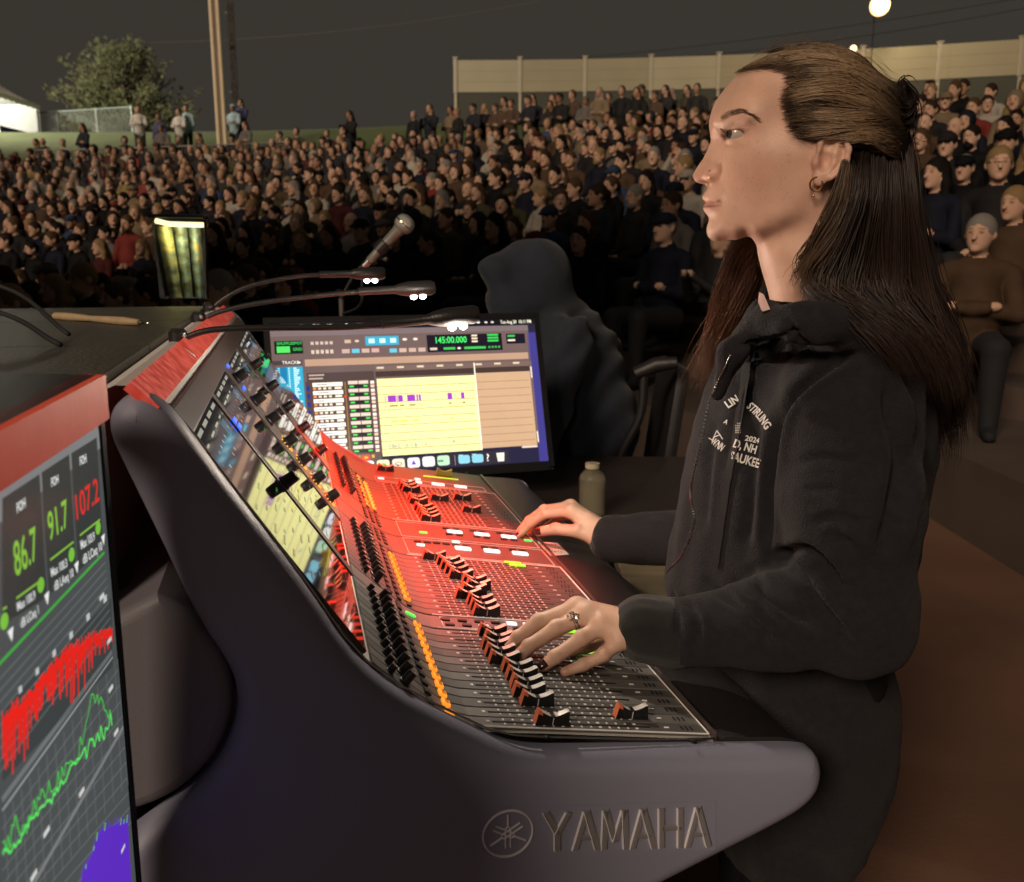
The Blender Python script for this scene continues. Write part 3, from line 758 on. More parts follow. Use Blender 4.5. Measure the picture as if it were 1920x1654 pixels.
# --- channel strips
BANKS = [(.040, 12, .0232), (.372, 12, .0232), (.880, 12, .0262)]
def strip_mesh(w, m, a0=-.122, a1=-.520):
    A = [a0] + [p[0] for p in PROF[1:-1] if a1 < p[0] < a0] + [a1]; V = []; F = []
    for a in A:
        z, d = prof(a)
        for l, h in ((0.0007, -.004), (0.0007, -.0008), (.0016, 0), (w - .0016, 0), (w - .0007, -.0008), (w - .0007, -.004)):
            q = Vector((a, l, z)) + NRM(d) * h; V.append(q)
    n = 6
    for i in range(len(A) - 1):
        for j in range(n - 1): F.append((i * n + j, i * n + j + 1, (i + 1) * n + j + 1, (i + 1) * n + j))
    F += [tuple(range(n)), tuple(range((len(A)) * n - 1, (len(A) - 1) * n - 1, -1))]
    me = mk_mesh('channel_strip', V, [tuple(reversed(f)) for f in F], [m], smooth=False); return me
def ticks_mesh(w):
    u = MB()
    def tick(a, l, da, dl, m=0):
        z, d = prof(a); nn = NRM(d); P = Vector((a, l, z)) + nn * .0006
        u.frame_box(P, Vector(d) * da / 2, Vector((0, dl / 2, 0)), nn * .0004, m)
    c = w / 2
    for i in range(15):
        a = -.212 - i * .0115
        for s in (-1, 1): tick(a, c + s * .0052, .0021 if i % 4 else .0034, .0030)
    tick(-.172, c, .0062, .0022)
    for s in range(3): tick(-.152 + s * .006, c, .0018, .0085, 1)
    tick(-.392, c, .004, .004)
    return u.mesh('scale_marks', [M_ink, M_slot])
def slot_mesh(w):
    u = MB(); z0, d = prof(-.29); P = Vector((-.29, w / 2, z0)) + NRM(d) * .0004
    u.frame_box(P, Vector(d) * .098, Vector((0, .0013, 0)), NRM(d) * .0003); return u.mesh('fader_slot', M_slot)
def cap_mesh():
    """saddle-topped fader cap; length along a, black flanks, silver saddle, end coral with painted red light"""
    Ln, Wd = .042, .0125; N = 14; V = []; F = []; MI = []
    def topz(s): return .0105 + .0085 * abs(2 * s - 1) ** 1.7
    for i in range(N + 1):
        s = i / N; x = (s - .5) * Ln; tz = topz(s) - (.0015 if i in (0, N) else 0)
        for (y, z) in ((-Wd / 2, 0), (-Wd / 2 * .92, tz - .004), (-Wd / 2 * .74, tz), (Wd / 2 * .74, tz), (Wd / 2 * .92, tz - .004), (Wd / 2, 0)):
            V.append(((x * (1.0 if z == 0 else .90)), y, z))
    for i in range(N):
        for j in range(5):
            F.append((i * 6 + j, i * 6 + j + 1, i * 6 + 7 + j, i * 6 + 6 + j))
            MI.append(1 if (j == 2 and i not in (6, 7)) else 0)
    F.append((5, 4, 3, 2, 1, 0)); MI.append(2); F.append(tuple(N * 6 + j for j in range(6))); MI.append(0)
    # red light painted as a coral cheek on the end away from the operator
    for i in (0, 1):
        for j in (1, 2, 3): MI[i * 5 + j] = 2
    V.append((-.0006, -.0064, .010)); b = len(V) - 1; V += [(.0006, -.0064, .010), (.0006, -.0064, .001), (-.0006, -.0064, .001)]
    F.append((b, b + 1, b + 2, b + 3)); MI.append(1)
    bm = bmesh.new(); vs = [bm.verts.new(v) for v in V]; fl_ = []
    for f, mi in zip(F, MI):
        q = bm.faces.new([vs[i] for i in f]); q.material_index = mi; q.smooth = True
    bmesh.ops.recalc_face_normals(bm, faces=bm.faces[:])
    me = bpy.data.meshes.new('fader_cap'); bm.to_mesh(me); bm.free()
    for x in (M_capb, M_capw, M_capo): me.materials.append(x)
    me.set_sharp_from_angle(angle=R(40)); return me
def knob_mesh(r=.0062, h=.016):
    u = MB(); u.lathe([(r * 1.15, 0), (r * 1.15, .002), (r * .98, .003), (r * .92, h - .002), (r * .80, h)], (0, 0, 0), n=14)
    u.box((r * .55, 0, h + .0002), (r * .7, .0012, .0008), 1)
    return u.mesh('knob', [M_knob, M_ink], smooth='auto')
def key_mesh(name, w, l, h, m, leg=None):
    u = MB(); u.box((0, 0, h / 2), (w, l, h), bev=min(w, l) * .16)
    if leg:
        for q in (-.25, 0, .25): u.box((w * .05, l * q, h + .0002), (w * .5, l * .09, .0004), 1)
    return u.mesh(name, [m, leg] if leg else m)
def put_on(me, name, a, l, h=0.0, parent=con, surf='p', spin=0.0, t=None):
    """set a piece on the surface, its z along the surface normal, its x towards the operator"""
    if surf == 'p': z, d = prof(a); P = Vector((a, l, z))
    else: d = SD; P = sp(t, l)
    nn = NRM(Vector(d)); X = -Vector(d); Yv = nn.cross(X)
    Mx = Matrix((X, Yv, nn)).transposed() @ Matrix.Rotation(spin, 3, 'Z')
    o = mesh_obj(name, me, parent, P + nn * h, Mx.to_euler()); return o
me_cap, me_knob = cap_mesh(), knob_mesh()
me_dk = key_mesh('key', .0095, .0135, .0035, M_key); me_dk2 = key_mesh('key', .0075, .015, .003, M_key)
M_dimleg = mat('key_legend', (0.25, 0.10, 0.01), 0.5, var=.05)
me_or = key_mesh('lit_key', .0105, .0145, .004, M_orange, M_dimleg); me_am = key_mesh('lit_key', .0085, .0140, .004, M_amber, M_dimleg)
cap_a = [[-.317, -.210, -.322, -.326, -.323, -.323, -.323, -.335, -.335, -.335, -.327, -.33],
         [-.322, -.322, -.322, -.336, -.322, -.310, -.312, -.330, -.333, -.336, -.339, -.360],
         [-.327, -.327, -.327, -.330, -.221, -.333, -.333, -.278, -.221, -.335, -.338, -.338]]
for bi, (l0, n, w) in enumerate(BANKS):
    mes = [strip_mesh(w, M_strip), strip_mesh(w, M_strip2)]; mt = ticks_mesh(w); ms = slot_mesh(w)
    for i in range(n):
        l = l0 + i * w; c = l + w / 2
        st = mesh_obj('channel_strip', mes[i % 2 if bi == 0 else 0], con, (0, l, 0))
        tag(mesh_obj('scale_marks', mt, st), kind='stuff'); mesh_obj('fader_slot', ms, st)
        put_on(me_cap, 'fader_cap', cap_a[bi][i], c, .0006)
        z = put_on(me_knob, 'knob', -.486, c, 0, spin=nrg.uniform(-1.2, 1.2)); 
        put_on(me_knob, 'knob', -.500 - .0012, c + .0005, 0, spin=nrg.uniform(-1.2, 1.2)).scale = (.72, .72, .6)
        if bi == 0: put_on(me_dk, 'key', -.458, c); put_on(me_or, 'lit_key', -.437, c)
        else:
            put_on(me_dk2, 'key', -.466, c); put_on(me_dk2, 'key', -.453, c)
            put_on(me_or if (bi == 1 and 0 < i < 11) else (me_am if 1 <= i <= 9 else me_dk2), 'lit_key' if 0 < i < 11 else 'key', -.438, c)
# white outline of each bank (printed frame at the operator side)
for bi, (l0, n, w) in enumerate(BANKS):
    m = MB()
    for (p, q) in (((-.1225, l0 - .002), (-.1225, l0 + n * w + .002)), ((-.1225, l0 - .002), (-.405, l0 - .002)), ((-.1225, l0 + n * w + .002), (-.405, l0 + n * w + .002))):
        N = 6 if p[0] != q[0] else 1
        for k in range(N):
            s0, s1 = k / N, (k + 1) / N
            A_ = Vector((p[0] + (q[0] - p[0]) * s0, p[1] + (q[1] - p[1]) * s0, 0)); B_ = Vector((p[0] + (q[0] - p[0]) * s1, p[1] + (q[1] - p[1]) * s1, 0))
            A_.z = prof(A_.x)[0] + .0012; B_.z = prof(B_.x)[0] + .0012; m.tube([A_, B_], .0010 if bi < 2 else .0007, 5)
    m.build('bank_outline', M_ink, con)

# --- button blocks between the banks
def block(l0, l1, m, a0=-.122, a1=-.520):
    w = l1 - l0; o = mesh_obj('button_block', strip_mesh(w, m, a0, a1), con, (0, l0, 0)); return o
me_sq = key_mesh('lit_key', .030, .018, .0035, M_white); me_sm = key_mesh('key', .014, .008, .003, M_key); me_ws = key_mesh('lit_key', .015, .010, .003, M_white)
me_gr = key_mesh('lit_key', .016, .009, .003, M_wgreen); me_lm = key_mesh('lit_key', .030, .006, .003, M_lime); me_rd = key_mesh('lit_key', .012, .005, .002, M_red_led)
def outline(a0, a1, l0, l1):
    m = MB()
    for (p, q) in (((a0, l0), (a0, l1)), ((a0, l1), (a1, l1)), ((a1, l1), (a1, l0)), ((a1, l0), (a0, l0))):
        A_ = Vector((*p, prof(p[0])[0] + .0006)); B_ = Vector((*q, prof(q[0])[0] + .0006)); m.tube([A_, B_], .0006, 4)
    m.build('printed_outline', M_ink, con)
block(.321, .369, M_strip2)
outline(-.395, -.14, .326, .365)
for i, a in enumerate((-.385, -.36, -.335, -.31, -.285, -.26, -.235)):
    put_on(me_ws if i in (2,) else me_sm, 'lit_key' if i == 2 else 'key', a, .336)
    put_on(me_ws if i in (4, 5) else me_sm, 'lit_key' if i in (4, 5) else 'key', a - .004, .354)
put_on(me_gr, 'lit_key', -.442, .338); put_on(me_lm, 'lit_key', -.20, .338); put_on(me_lm, 'lit_key', -.19, .300, .001); put_on(me_lm, 'lit_key', -.205, .262, .001)
for a in (-.458, -.472): put_on(me_dk2, 'key', a, .350); put_on(me_dk2, 'key', a, .335)
for (la, lb) in ((.654, .760), (.764, .872)):
    block(la, lb, M_strip)
for (la, lb) in ((.662, .756), (.768, .868)): outline(-.400, -.13, la, lb)
for a in (-.293, -.238, -.183): put_on(me_sq, 'lit_key', a, .716); put_on(me_sq, 'lit_key', a + .004, .824)
for (aa_, ll) in ((-.293, .736), (-.238, .737), (-.183, .738), (-.293, .806), (-.238, .806), (-.183, .806), (-.293, .846), (-.238, .846), (-.183, .847)):
    for q in (-.010, .010): put_on(me_sm, 'key', aa_ + q, ll)
for q in range(4): put_on(me_sm, 'key', -.375 + q * .018, .738)
put_on(me_ws, 'lit_key', -.372, .716); put_on(me_ws, 'lit_key', -.300, .752, .001); put_on(me_gr, 'lit_key', -.355, .800); put_on(me_gr, 'lit_key', -.142, .812)
for q in range(3): put_on(me_rd, 'lit_key', -.358 + q * .0, .822 + q * .012)
put_on(me_lm, 'lit_key', -.215, .648, .0025); put_on(me_lm, 'lit_key', -.21, .632, .003)
for a in (-.44, -.452, -.464):
    for ll in (.68, .70, .72, .74, .79, .81, .83, .85): put_on(me_dk2, 'key', a, ll)
block(1.198, 1.397, M_strip)
for a in (-.31, -.255, -.20): put_on(me_sq, 'lit_key', a, 1.232)
put_on(me_ws, 'lit_key', -.392, 1.232); put_on(me_ws, 'lit_key', -.30, 1.265)
outline(-.405, -.14, 1.212, 1.252)
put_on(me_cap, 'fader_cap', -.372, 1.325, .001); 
M_capg = mat('fader_cap_green', (0.16, 0.28, 0.03), 0.35, var=.1)
me_cg = me_cap.copy(); me_cg.materials.clear(); [me_cg.materials.append(x) for x in (M_capg, M_capg, M_capg)]
put_on(me_cg, 'fader_cap', -.222, 1.345, .001)['label'] = 'green fader cap'
put_on(key_mesh('lit_key', .09, .006, .002, M_lime), 'lit_key', -.235, 1.312)
for i in range(8):
    c = .905 + i * .035
    put_on(me_am, 'lit_key', -.452, c)
for l in (L0 + .012, L1 - .012):
    for a in (-.33, -.15):
        u = MB(); u.lathe([(.004, 0), (.004, .0012), (.002, .0016)], (0, 0, 0), n=10); put_on(u.mesh('screw', M_screw, True), 'screw', a, .0225 if l < 1 else 1.41, -.002 if l < 1 else 0)

# --- screens on the slope with bars and knob columns between them
def slab(l0, l1, t0, t1, h0, h1, m, name, bev=.002):
    P = sp((t0 + t1) / 2, (l0 + l1) / 2, (h0 + h1) / 2); u = MB()
    Mx = Matrix((SD, Vector((0, 1, 0)), SN)).transposed()
    u.box(P, ((t1 - t0) * SLEN, l1 - l0, h1 - h0), rot=Mx, bev=bev); return u.build(name, m, con)
scr_l = [(.040, .292), (.318, .556), (.640, .905), (.985, 1.392)]
for (la, lb) in scr_l:
    slab(la, lb, .015, .925, -.004, .0035, M_glassb, 'touch_screen', .0012)
for (la, lb) in ((.293, .317), (.557, .639), (.906, .984)): slab(la, lb, .0, .995, -.004, .0050, M_frame, 'screen_bar', .0015)
slab(L0 + .001, L1, .93, 1.03, -.004, .0058, M_frame, 'bridge_edge', .002)
big = MB(); big.lathe([(.0100, 0), (.0100, .003), (.0088, .004), (.0080, .018), (.0068, .020)], (0, 0, 0), n=18); big.box((.005, 0, .0202), (.007, .0015, .001), 1)
me_big = big.mesh('knob', [M_knob, M_ink], 'auto')
ringm = MB(); [ringm.box((.0155 * math.cos(q), .0155 * math.sin(q), .0012), (.003, .0022, .0016), rz=q) for q in np.linspace(R(-130), R(130), 11)]
me_ring = ringm.mesh('led_ring', M_amber)
for ll, ts, lit in ((.598, (.10, .22, .34, .46, .60, .72, .86), 4), (.945, (.12, .30, .46, .62, .78), 0), (.305, (.48,), 0)):
    for i, tt in enumerate(ts):
        put_on(me_big, 'knob', 0, ll, .005, surf='s', t=tt, spin=nrg.uniform(-1, 1))
        if i < lit: tag(put_on(me_ring, 'led_ring', 0, ll, .005, surf='s', t=tt), kind='stuff')
blk = MB(); blk.box((0, 0, .007), (.010, .020, .014), bev=.002); me_blk = blk.mesh('knob', M_knob)
put_on(me_blk, 'knob', 0, 1.30, .005, surf='s', t=.70, spin=.15)
u = MB(); u.box((0, 0, .001), (.006, .026, .002)); me_bled = u.mesh('blue_display', M_blueled)
for (ll, tt) in ((.306, .80), (.306, .77), (.598, .80), (.61, .93)): put_on(me_bled, 'blue_display', 0, ll, .0052, surf='s', t=tt)
# what the touch screens themselves show: dim text and strips near the top, faint lines
ME_ui = mat_vcol_emit('touch_screen_picture', 0.55, 0.06)
def tscreen(la, lb, seed, cyan=False):
    r2 = random.Random(seed); W = lb - la
    P = np.array(sp(0, la, .0037)); ui = UI(P, np.array((0, 1, 0.0)), np.array(SD), np.array(SN), .0001); H = SLEN
    gy, wh_ = srgb(105, 100, 95), srgb(215, 210, 190)
    ui.rect(W * .03, H * .74, W * .97, H * .93, srgb(46, 44, 46), 0)
    for i in range(4):
        x = W * (.08 + i * .23); ui.rect(x, H * .90, x + W * .16, H * .915, wh_, 1); ui.rect(x, H * .86, x + W * r2.uniform(.06, .14), H * .868, wh_, 1)
    for i in range(7):
        for j in range(3): 
            if r2.random() < .7: ui.disc(W * (.1 + i * .12), H * (.76 + j * .028), W * .010, [wh_, gy, srgb(230, 130, 40)][r2.randrange(3)], 1, 8)
    ui.rect(W * .70, H * .79, W * .85, H * .85, srgb(50, 120, 140), 1)
    for i in range(12):
        y = H * (.06 + .05 * i)
        for j in range(5):
            if r2.random() < .42: ui.rect(W * (.08 + j * .17), y, W * (.08 + j * .17 + r2.uniform(.04, .13)), y + H * .010, [gy, srgb(70, 66, 62), srgb(120, 60, 40), srgb(60, 140, 60)][r2.randrange(4)], 1)
    if cyan: ui.rect(W * .2, H * .50, W * .8, H * .70, srgb(40, 110, 140), 1)
    tag(mesh_obj('touch_screen_picture', ui.mesh('touch_screen_picture', ME_ui), con), kind='stuff')
tscreen(*scr_l[0], 1); tscreen(*scr_l[1], 2); tscreen(*scr_l[2], 3); tscreen(*scr_l[3], 4, True)

# --- strip along the bridge top, the red light on it put in as glow
def mat_red_lit_strip():
    m = mat('red_lit_strip', (0.35, 0.05, 0.03), 0.5, var=.2); N = m.node_tree.nodes; Lk = m.node_tree.links; b = N['Principled BSDF']
    vo = N.new('ShaderNodeTexVoronoi'); vo.inputs['Scale'].default_value = 70; tc = N.new('ShaderNodeTexCoord'); Lk.new(tc.outputs['Object'], vo.inputs['Vector'])
    cr = N.new('ShaderNodeValToRGB'); cr.color_ramp.elements[0].color = (.85, .14, .10, 1); cr.color_ramp.elements[1].color = (.35, .02, .015, 1); cr.color_ramp.elements[1].position = .75
    Lk.new(vo.outputs['Distance'], cr.inputs[0]); Lk.new(cr.outputs[0], b.inputs['Emission Color']); b.inputs['Emission Strength'].default_value = .62
    return m
M_red_lit_strip = mat_red_lit_strip()
P0_, P1_ = Vector((-.7105, 0, 1.3125)), Vector((-.7345, 0, 1.3365))
segs = [(.010, .415), (.430, .80), (.815, 1.18), (1.195, 1.395)]
for (la, lb) in segs:
    m = MB(); V = [(p.x, l, p.z) for l in (la, lb) for p in (P0_, P1_, P1_ + Vector((-.006, 0, -.006)), P0_ + Vector((-.006, 0, -.006)))]
    m.add(V, [(0, 1, 5, 4), (1, 2, 6, 5), (3, 0, 4, 7), (0, 3, 2, 1), (4, 5, 6, 7)]); m.build('bridge_strip', M_red_lit_strip, con)

# --- gooseneck lamps
M_goose = mat('black_gooseneck', (0.02, 0.019, 0.019), 0.33, var=.1, bump=.3, bscale=300, spec=.6)
M_led = glow('white_led', (1.0, .97, .92), 26.0)
def spline(pts, n=40):
    pts = [np.array(p, float) for p in pts]; P = [2 * pts[0] - pts[1]] + pts + [2 * pts[-1] - pts[-2]]; out_ = []
    for i in range(1, len(P) - 2):
        for k in range(n // (len(pts) - 1)):
            t = k / (n // (len(pts) - 1)); a, b, c, d = P[i - 1:i + 3]
            out_.append(.5 * ((2 * b) + (-a + c) * t + (2 * a - 5 * b + 4 * c - d) * t * t + (-a + 3 * b - 3 * c + d) * t ** 3))
    out_.append(pts[-1]); return out_
def goose(l, pts, label, color, watts, aim=0.0, dl=0.0):
    base = dk(pts[0][0], l, 1.331); root = empty('gooseneck_lamp', base, YAW); tag(root, label, 'lamp', 'lamps on the console bridge')
    P = [np.array((a - pts[0][0], dl * (i / (len(pts) - 1)) ** 2, z - 1.331)) for i, (a, z) in enumerate(pts)]
    m = MB(); m.lathe([(.013, -.002), (.013, .012), (.008, .018)], (0, 0, 0), n=16); m.build('socket', M_goose, root, smooth='auto')
    S = spline(P, 40); m = MB(); m.tube([(0, 0, .0)] + S[1:], .0045, 10); m.build('neck', M_goose, root, smooth='auto')
    tip = np.array(P[-1]); d = Vector(P[-1] - P[-2]).normalized(); k = 10
    m = MB(); m.lathe([(.0052, -.10), (.0075, -.098), (.0075, -.03), (.011, -.02), (.0145, .0), (.0145, .042), (.011, .05)], tip, d, 18); m.build('head', M_goose, root, smooth='auto')
    for q in (.008, .026):
        m = MB(); m.lathe([(.0045, 0), (.0065, .001), (.0060, .005), (.003, .0072)], tip + np.array(d) * q + np.array((0, 0, -.0135)), (.0, -.45, -1), 12); m.build('led', M_led, root, smooth=True)
    if color[1] > .5:
        ld = bpy.data.lights.new('head_light', 'POINT')
    else:
        ld = bpy.data.lights.new('head_light', 'SPOT'); ld.spot_size = R(86); ld.spot_blend = .6  # red spot added to tint the faders; the LEDs in these heads are white
    ld.energy = watts; ld.color = color; ld.shadow_soft_size = .012
    lo = bpy.data.objects.new('head_light', ld); COL.objects.link(lo); lo.parent = root; lo.location = tip + np.array(d) * .017 + np.array((0, 0, -.026))
    lo.rotation_euler = Vector((.20, -aim, 1)).to_track_quat('Z', 'Y').to_euler()
g3 = [(-.744, 1.331), (-.700, 1.345), (-.62, 1.347), (-.50, 1.346), (-.40, 1.354), (-.354, 1.358)]
g2 = [(-.751, 1.331), (-.71, 1.348), (-.64, 1.363), (-.527, 1.376), (-.425, 1.384), (-.355, 1.387)]
g1 = [(-.758, 1.331), (-.713, 1.364), (-.655, 1.388), (-.561, 1.405), (-.489, 1.409), (-.415, 1.410)]
goose(.506, g3, 'nearest gooseneck lamp, crossing in front of the computer monitor', (1.0, .84, .68), 7.5)
goose(.92, g2, 'middle gooseneck lamp reaching lowest above the monitor top', (1.0, .030, .004), 66.0, -.34)
goose(1.267, g1, 'farthest gooseneck lamp, arching highest, below the microphone', (1.0, .030, .004), 60.0, -.15)

# --- tape label on the armrest
M_tape = mat('white_tape', (0.72, 0.68, 0.64), .7, var=.06, bump=.1)
q = [on_plane(x, y, dk(-.07, 0, .8760), DA * math.cos(.125) - np.array([0, 0, math.sin(.125)]), DL) for x, y in ((1008, 1017), (1045, 1019), (1067, 1041), (1032, 1043))]
root = empty('tape_label', dk(-.07, .77, .8768), YAW); tag(root, 'small white tape label with handwriting on the dark armrest', 'label')
m = MB(); cx_ = sum(p[0] for p in q) / 4; cl_ = sum(p[1] for p in q) / 4
tz_ = lambda s: -s * math.sin(.125)
V = [(p[0] * math.cos(.125), p[1] - .77, tz_(p[0]) + h) for h in (0, .0006) for p in q]
m.add(V, [(0, 1, 2, 3), (4, 5, 6, 7), (0, 4, 5, 1), (1, 5, 6, 2), (2, 6, 7, 3), (3, 7, 4, 0)]); m.build('paper', M_tape, root)
m = MB(); r2 = random.Random(3)
for row in range(3):
    for k in range(5):
        s = (k + .6) / 6.2; v_ = (row + .8) / 3.8
        a_ = np.array(q[0]) * (1 - s) + np.array(q[1]) * s; b_ = np.array(q[3]) * (1 - s) + np.array(q[2]) * s; p = a_ + (b_ - a_) * v_
        pts = [(p[0] * math.cos(.125) + r2.uniform(-.003, .003), p[1] - .77 + r2.uniform(-.003, .003), tz_(p[0]) + .0010) for _ in range(3)]; m.tube(pts, .0005, 4)
tag(m.build('ink_strokes', M_black, root), kind='stuff')
# ================================================================== displays and small things round the console
M_bez = mat('black_bezel_plastic', (0.010, 0.010, 0.011), 0.35, var=.15, scale=20)
M_daw = mat_vcol_emit('computer_picture', 1.35)
M_met = mat_vcol_emit('meter_picture', 1.0)

# ---- computer monitor with a recording session
psi, tau, mw = 0.30279, 0.33111, 0.75074; mh = mw * 9 / 16; mc = np.array([-.27459, 2.5, 1.07107])
e1 = np.array([math.cos(psi), math.sin(psi), 0]); n0 = np.array([math.sin(psi), -math.cos(psi), 0]); e2 = np.array([0, 0, math.cos(tau)]) - n0 * math.sin(tau); en = np.cross(e1, e2)
root = empty('computer_monitor', (mc[0], mc[1] + .12, 0.62)); off = np.array([mc[0], mc[1] + .12, 0.62])
tag(root, 'wide computer monitor showing a yellow audio session with purple clips', 'monitor')
TL = mc - e1 * mw / 2 + e2 * mh / 2 - off
m = MB(); bw = .016
m.frame_box(mc - off - en * .022 - e2 * .004, e1 * (mw / 2 + bw), e2 * (mh / 2 + bw + .006), en * .0195); m.build('case', M_bez, root)
for (s, ax, hw1, hw2) in ((1, 0, bw / 2, mh / 2 + bw), (-1, 0, bw / 2, mh / 2 + bw), (1, 1, mw / 2, bw / 2), (-1, 1, mw / 2, bw / 2 + .005)):
    m = MB(); c = mc - off + (e1 * s * (mw / 2 + bw / 2) if ax == 0 else e2 * s * (mh / 2 + bw / 2 + (.005 if s < 0 else 0)))
    m.frame_box(c + en * .0015, e1 * hw1, e2 * hw2, en * .004); m.build('bezel', M_bez, root)
m = MB(); b = mc - off - en * .075; m.frame_box(b - np.array([0, 0, .17]), e1 * .03, np.array([0, 0, .125]), n0 * .012); m.build('stand', M_bez, root)
m = MB(); m.box((b[0], b[1] + .02, .158), (.24, .17, .012), rz=psi); m.build('stand_foot', M_bez, root)
ui = UI(TL + en * .0012, e1 * mw, -e2 * mh, en, .00016)
W_ = lambda *c: srgb(*c)
def rc(u0, v0, u1, v1, c, l=1): ui.rect(u0, v0, u1, v1, W_(*c), l)
def tx(s, u, v, h, c, l=6, wd=None):
    gv, gf, gw = text_geo(s, .015); asp = mh / mw; k = h
    sx = k * asp if wd is None else wd / gw
    ui.poly([(u + p[0] * sx, v - p[1] * k) for p in gv], W_(*c), l, gf)
r2 = random.Random(21)
rc(0, 0, 1, 1, (34, 32, 58), 0); rc(.965, .1, 1, 1, (62, 56, 130), 1)
rc(0, 0, 1, .042, (14, 12, 16)); ui.disc(.012, .022, .008, W_(240, 240, 240), 6)
u = .035
for w_ in ('Finder', 'File', 'Edit', 'View', 'Go', 'Window', 'Help'):
    tx(w_, u, .034, .024, (250, 246, 215)); u += text_geo(w_, .015)[2] * .024 * mh / mw + .022
tx('Tue Aug 20  10:11 PM', .862, .034, .023, (245, 240, 215), 6, .125)
for q in (.775, .805, .83): ui.disc(q, .022, .006, W_(235, 230, 215), 6)
rc(.0, .048, .972, .875, (108, 88, 84)); rc(.0, .048, .972, .085, (120, 104, 104), 2)
rc(.012, .115, .112, .200, (10, 26, 20), 2); rc(.02, .15, .066, .192, (80, 215, 95), 3); tx('SHUFFLE', .021, .14, .018, (60, 200, 90)); tx('SPOT', .076, .14, .018, (60, 200, 90)); tx('GRID', .076, .18, .018, (70, 190, 90))
for i in range(5): rc(.140 + i * .017, .125, .151 + i * .017, .145, (205, 180, 165), 3); rc(.140 + i * .017, .18, .151 + i * .017, .205, (215, 190, 170), 3)
rc(.262, .118, .285, .140, (200, 170, 150), 3); ui.disc(.307, .128, .008, W_(220, 195, 170), 3)
rc(.338, .100, .462, .160, (60, 165, 195), 3)
for i in range(3): rc(.350 + i * .040, .115, .372 + i * .040, .145, (205, 240, 245), 4)
for i in range(2): ui.disc(.485 + i * .04, .125, .009, W_(230, 215, 200), 3)
for i, c in enumerate(((200, 165, 150), (100, 190, 215), (200, 170, 155), (210, 160, 150))): rc(.250 + i * .036, .18, .278 + i * .036, .207, c, 3)
for i, c in enumerate(((100, 190, 215), (205, 170, 155), (200, 165, 150), (200, 165, 150))): rc(.425 + i * .036, .185, .452 + i * .036, .212, c, 3)
rc(.568, .100, .862, .218, (22, 16, 30), 2); tx('145:00.000', .602, .158, .042, (70, 240, 110), 6, .12)
for i in range(3): rc(.742, .106 + i * .02, .765, .118 + i * .02, (235, 215, 180), 3); rc(.805, .104 + i * .02, .848, .117 + i * .02, (55, 200, 80), 3)
rc(.578, .188, .605, .204, (215, 195, 175), 3); rc(.63, .188, .675, .204, (60, 190, 80), 3); ui.disc(.69, .196, .007, W_(235, 225, 200), 3); rc(.71, .188, .795, .204, (60, 190, 80), 3)
for i in range(4): rc(.805 + i * .013, .188, .813 + i * .013, .202, (60, 170, 70), 3)
rc(.880, .106, .956, .176, (22, 16, 30), 2); rc(.886, .115, .915, .128, (60, 190, 80), 3); rc(.886, .145, .915, .158, (235, 220, 200), 3)
rc(.115, .240, .962, .285, (186, 148, 122), 2); rc(.0, .243, .105, .272, (70, 58, 60), 2); tx('TRACKS', .035, .266, .02, (235, 225, 210)); ui.disc(.094, .258, .007, W_(230, 220, 205), 3)
rc(.004, .285, .107, .86, (28, 120, 165), 2); rc(.050, .285, .105, .86, (52, 165, 195), 3)
for i in range(46):
    v = .29 + i * .012; rc(.018, v, .026, v + .006, (150, 225, 235), 4); rc(.055, v, .060, v + .007, (200, 240, 240), 4); rc(.073, v, .073 + r2.uniform(.008, .026), v + .008, (205, 240, 245), 4)
rc(.118, .330, .360, .385, (78, 62, 60), 2); rc(.125, .340, .180, .350, (190, 165, 150), 3); rc(.125, .362, .175, .372, (190, 165, 150), 3)
rc(.365, .300, .962, .335, (120, 96, 88), 2); rc(.365, .335, .962, .372, (66, 50, 46), 2)
for i in range(8): rc(.372 + i * .075, .305, .398 + i * .075, .318, (225, 200, 170), 3)
# track headers
rc(.112, .385, .362, .868, (84, 62, 56), 2)
for i in range(9):
    v = .395 + i * .053; rc(.114, v + .018, .126, v + .05, (30, 50, 130), 3); rc(.136, v, .243, v + .026, (252, 248, 236), 3)
    rc(.150, v + .010, .150 + r2.uniform(.02, .05), v + .016, (150, 140, 130), 4)
    for k, c in enumerate(((235, 150, 90), (240, 215, 190), (245, 225, 205), (240, 215, 190))): rc(.137 + k * .018, v + .031, .148 + k * .018, v + .045, c, 3)
    rc(.214, v + .031, .238, v + .045, (250, 235, 215), 3)
    rc(.263, v - .004, .336, v + .018, (232, 205, 190), 3); rc(.298, v - .004, .301, v + .018, (90, 65, 60), 4)
    rc(.263, v + .022, .336, v + .044, (24, 34, 26), 3); rc(.267, v + .027, .283, v + .038, (70, 220, 90), 4); rc(.318, v + .027, .333, v + .038, (70, 220, 90), 4)
    rc(.344, v, .358, v + .02, (250, 235, 220), 3); rc(.344, v + .026, .358, v + .044, (235, 200, 180), 3)
rc(.250, .395, .254, .865, (150, 110, 60), 3); ui.disc(.25, .49, .006, W_(240, 60, 40), 5)
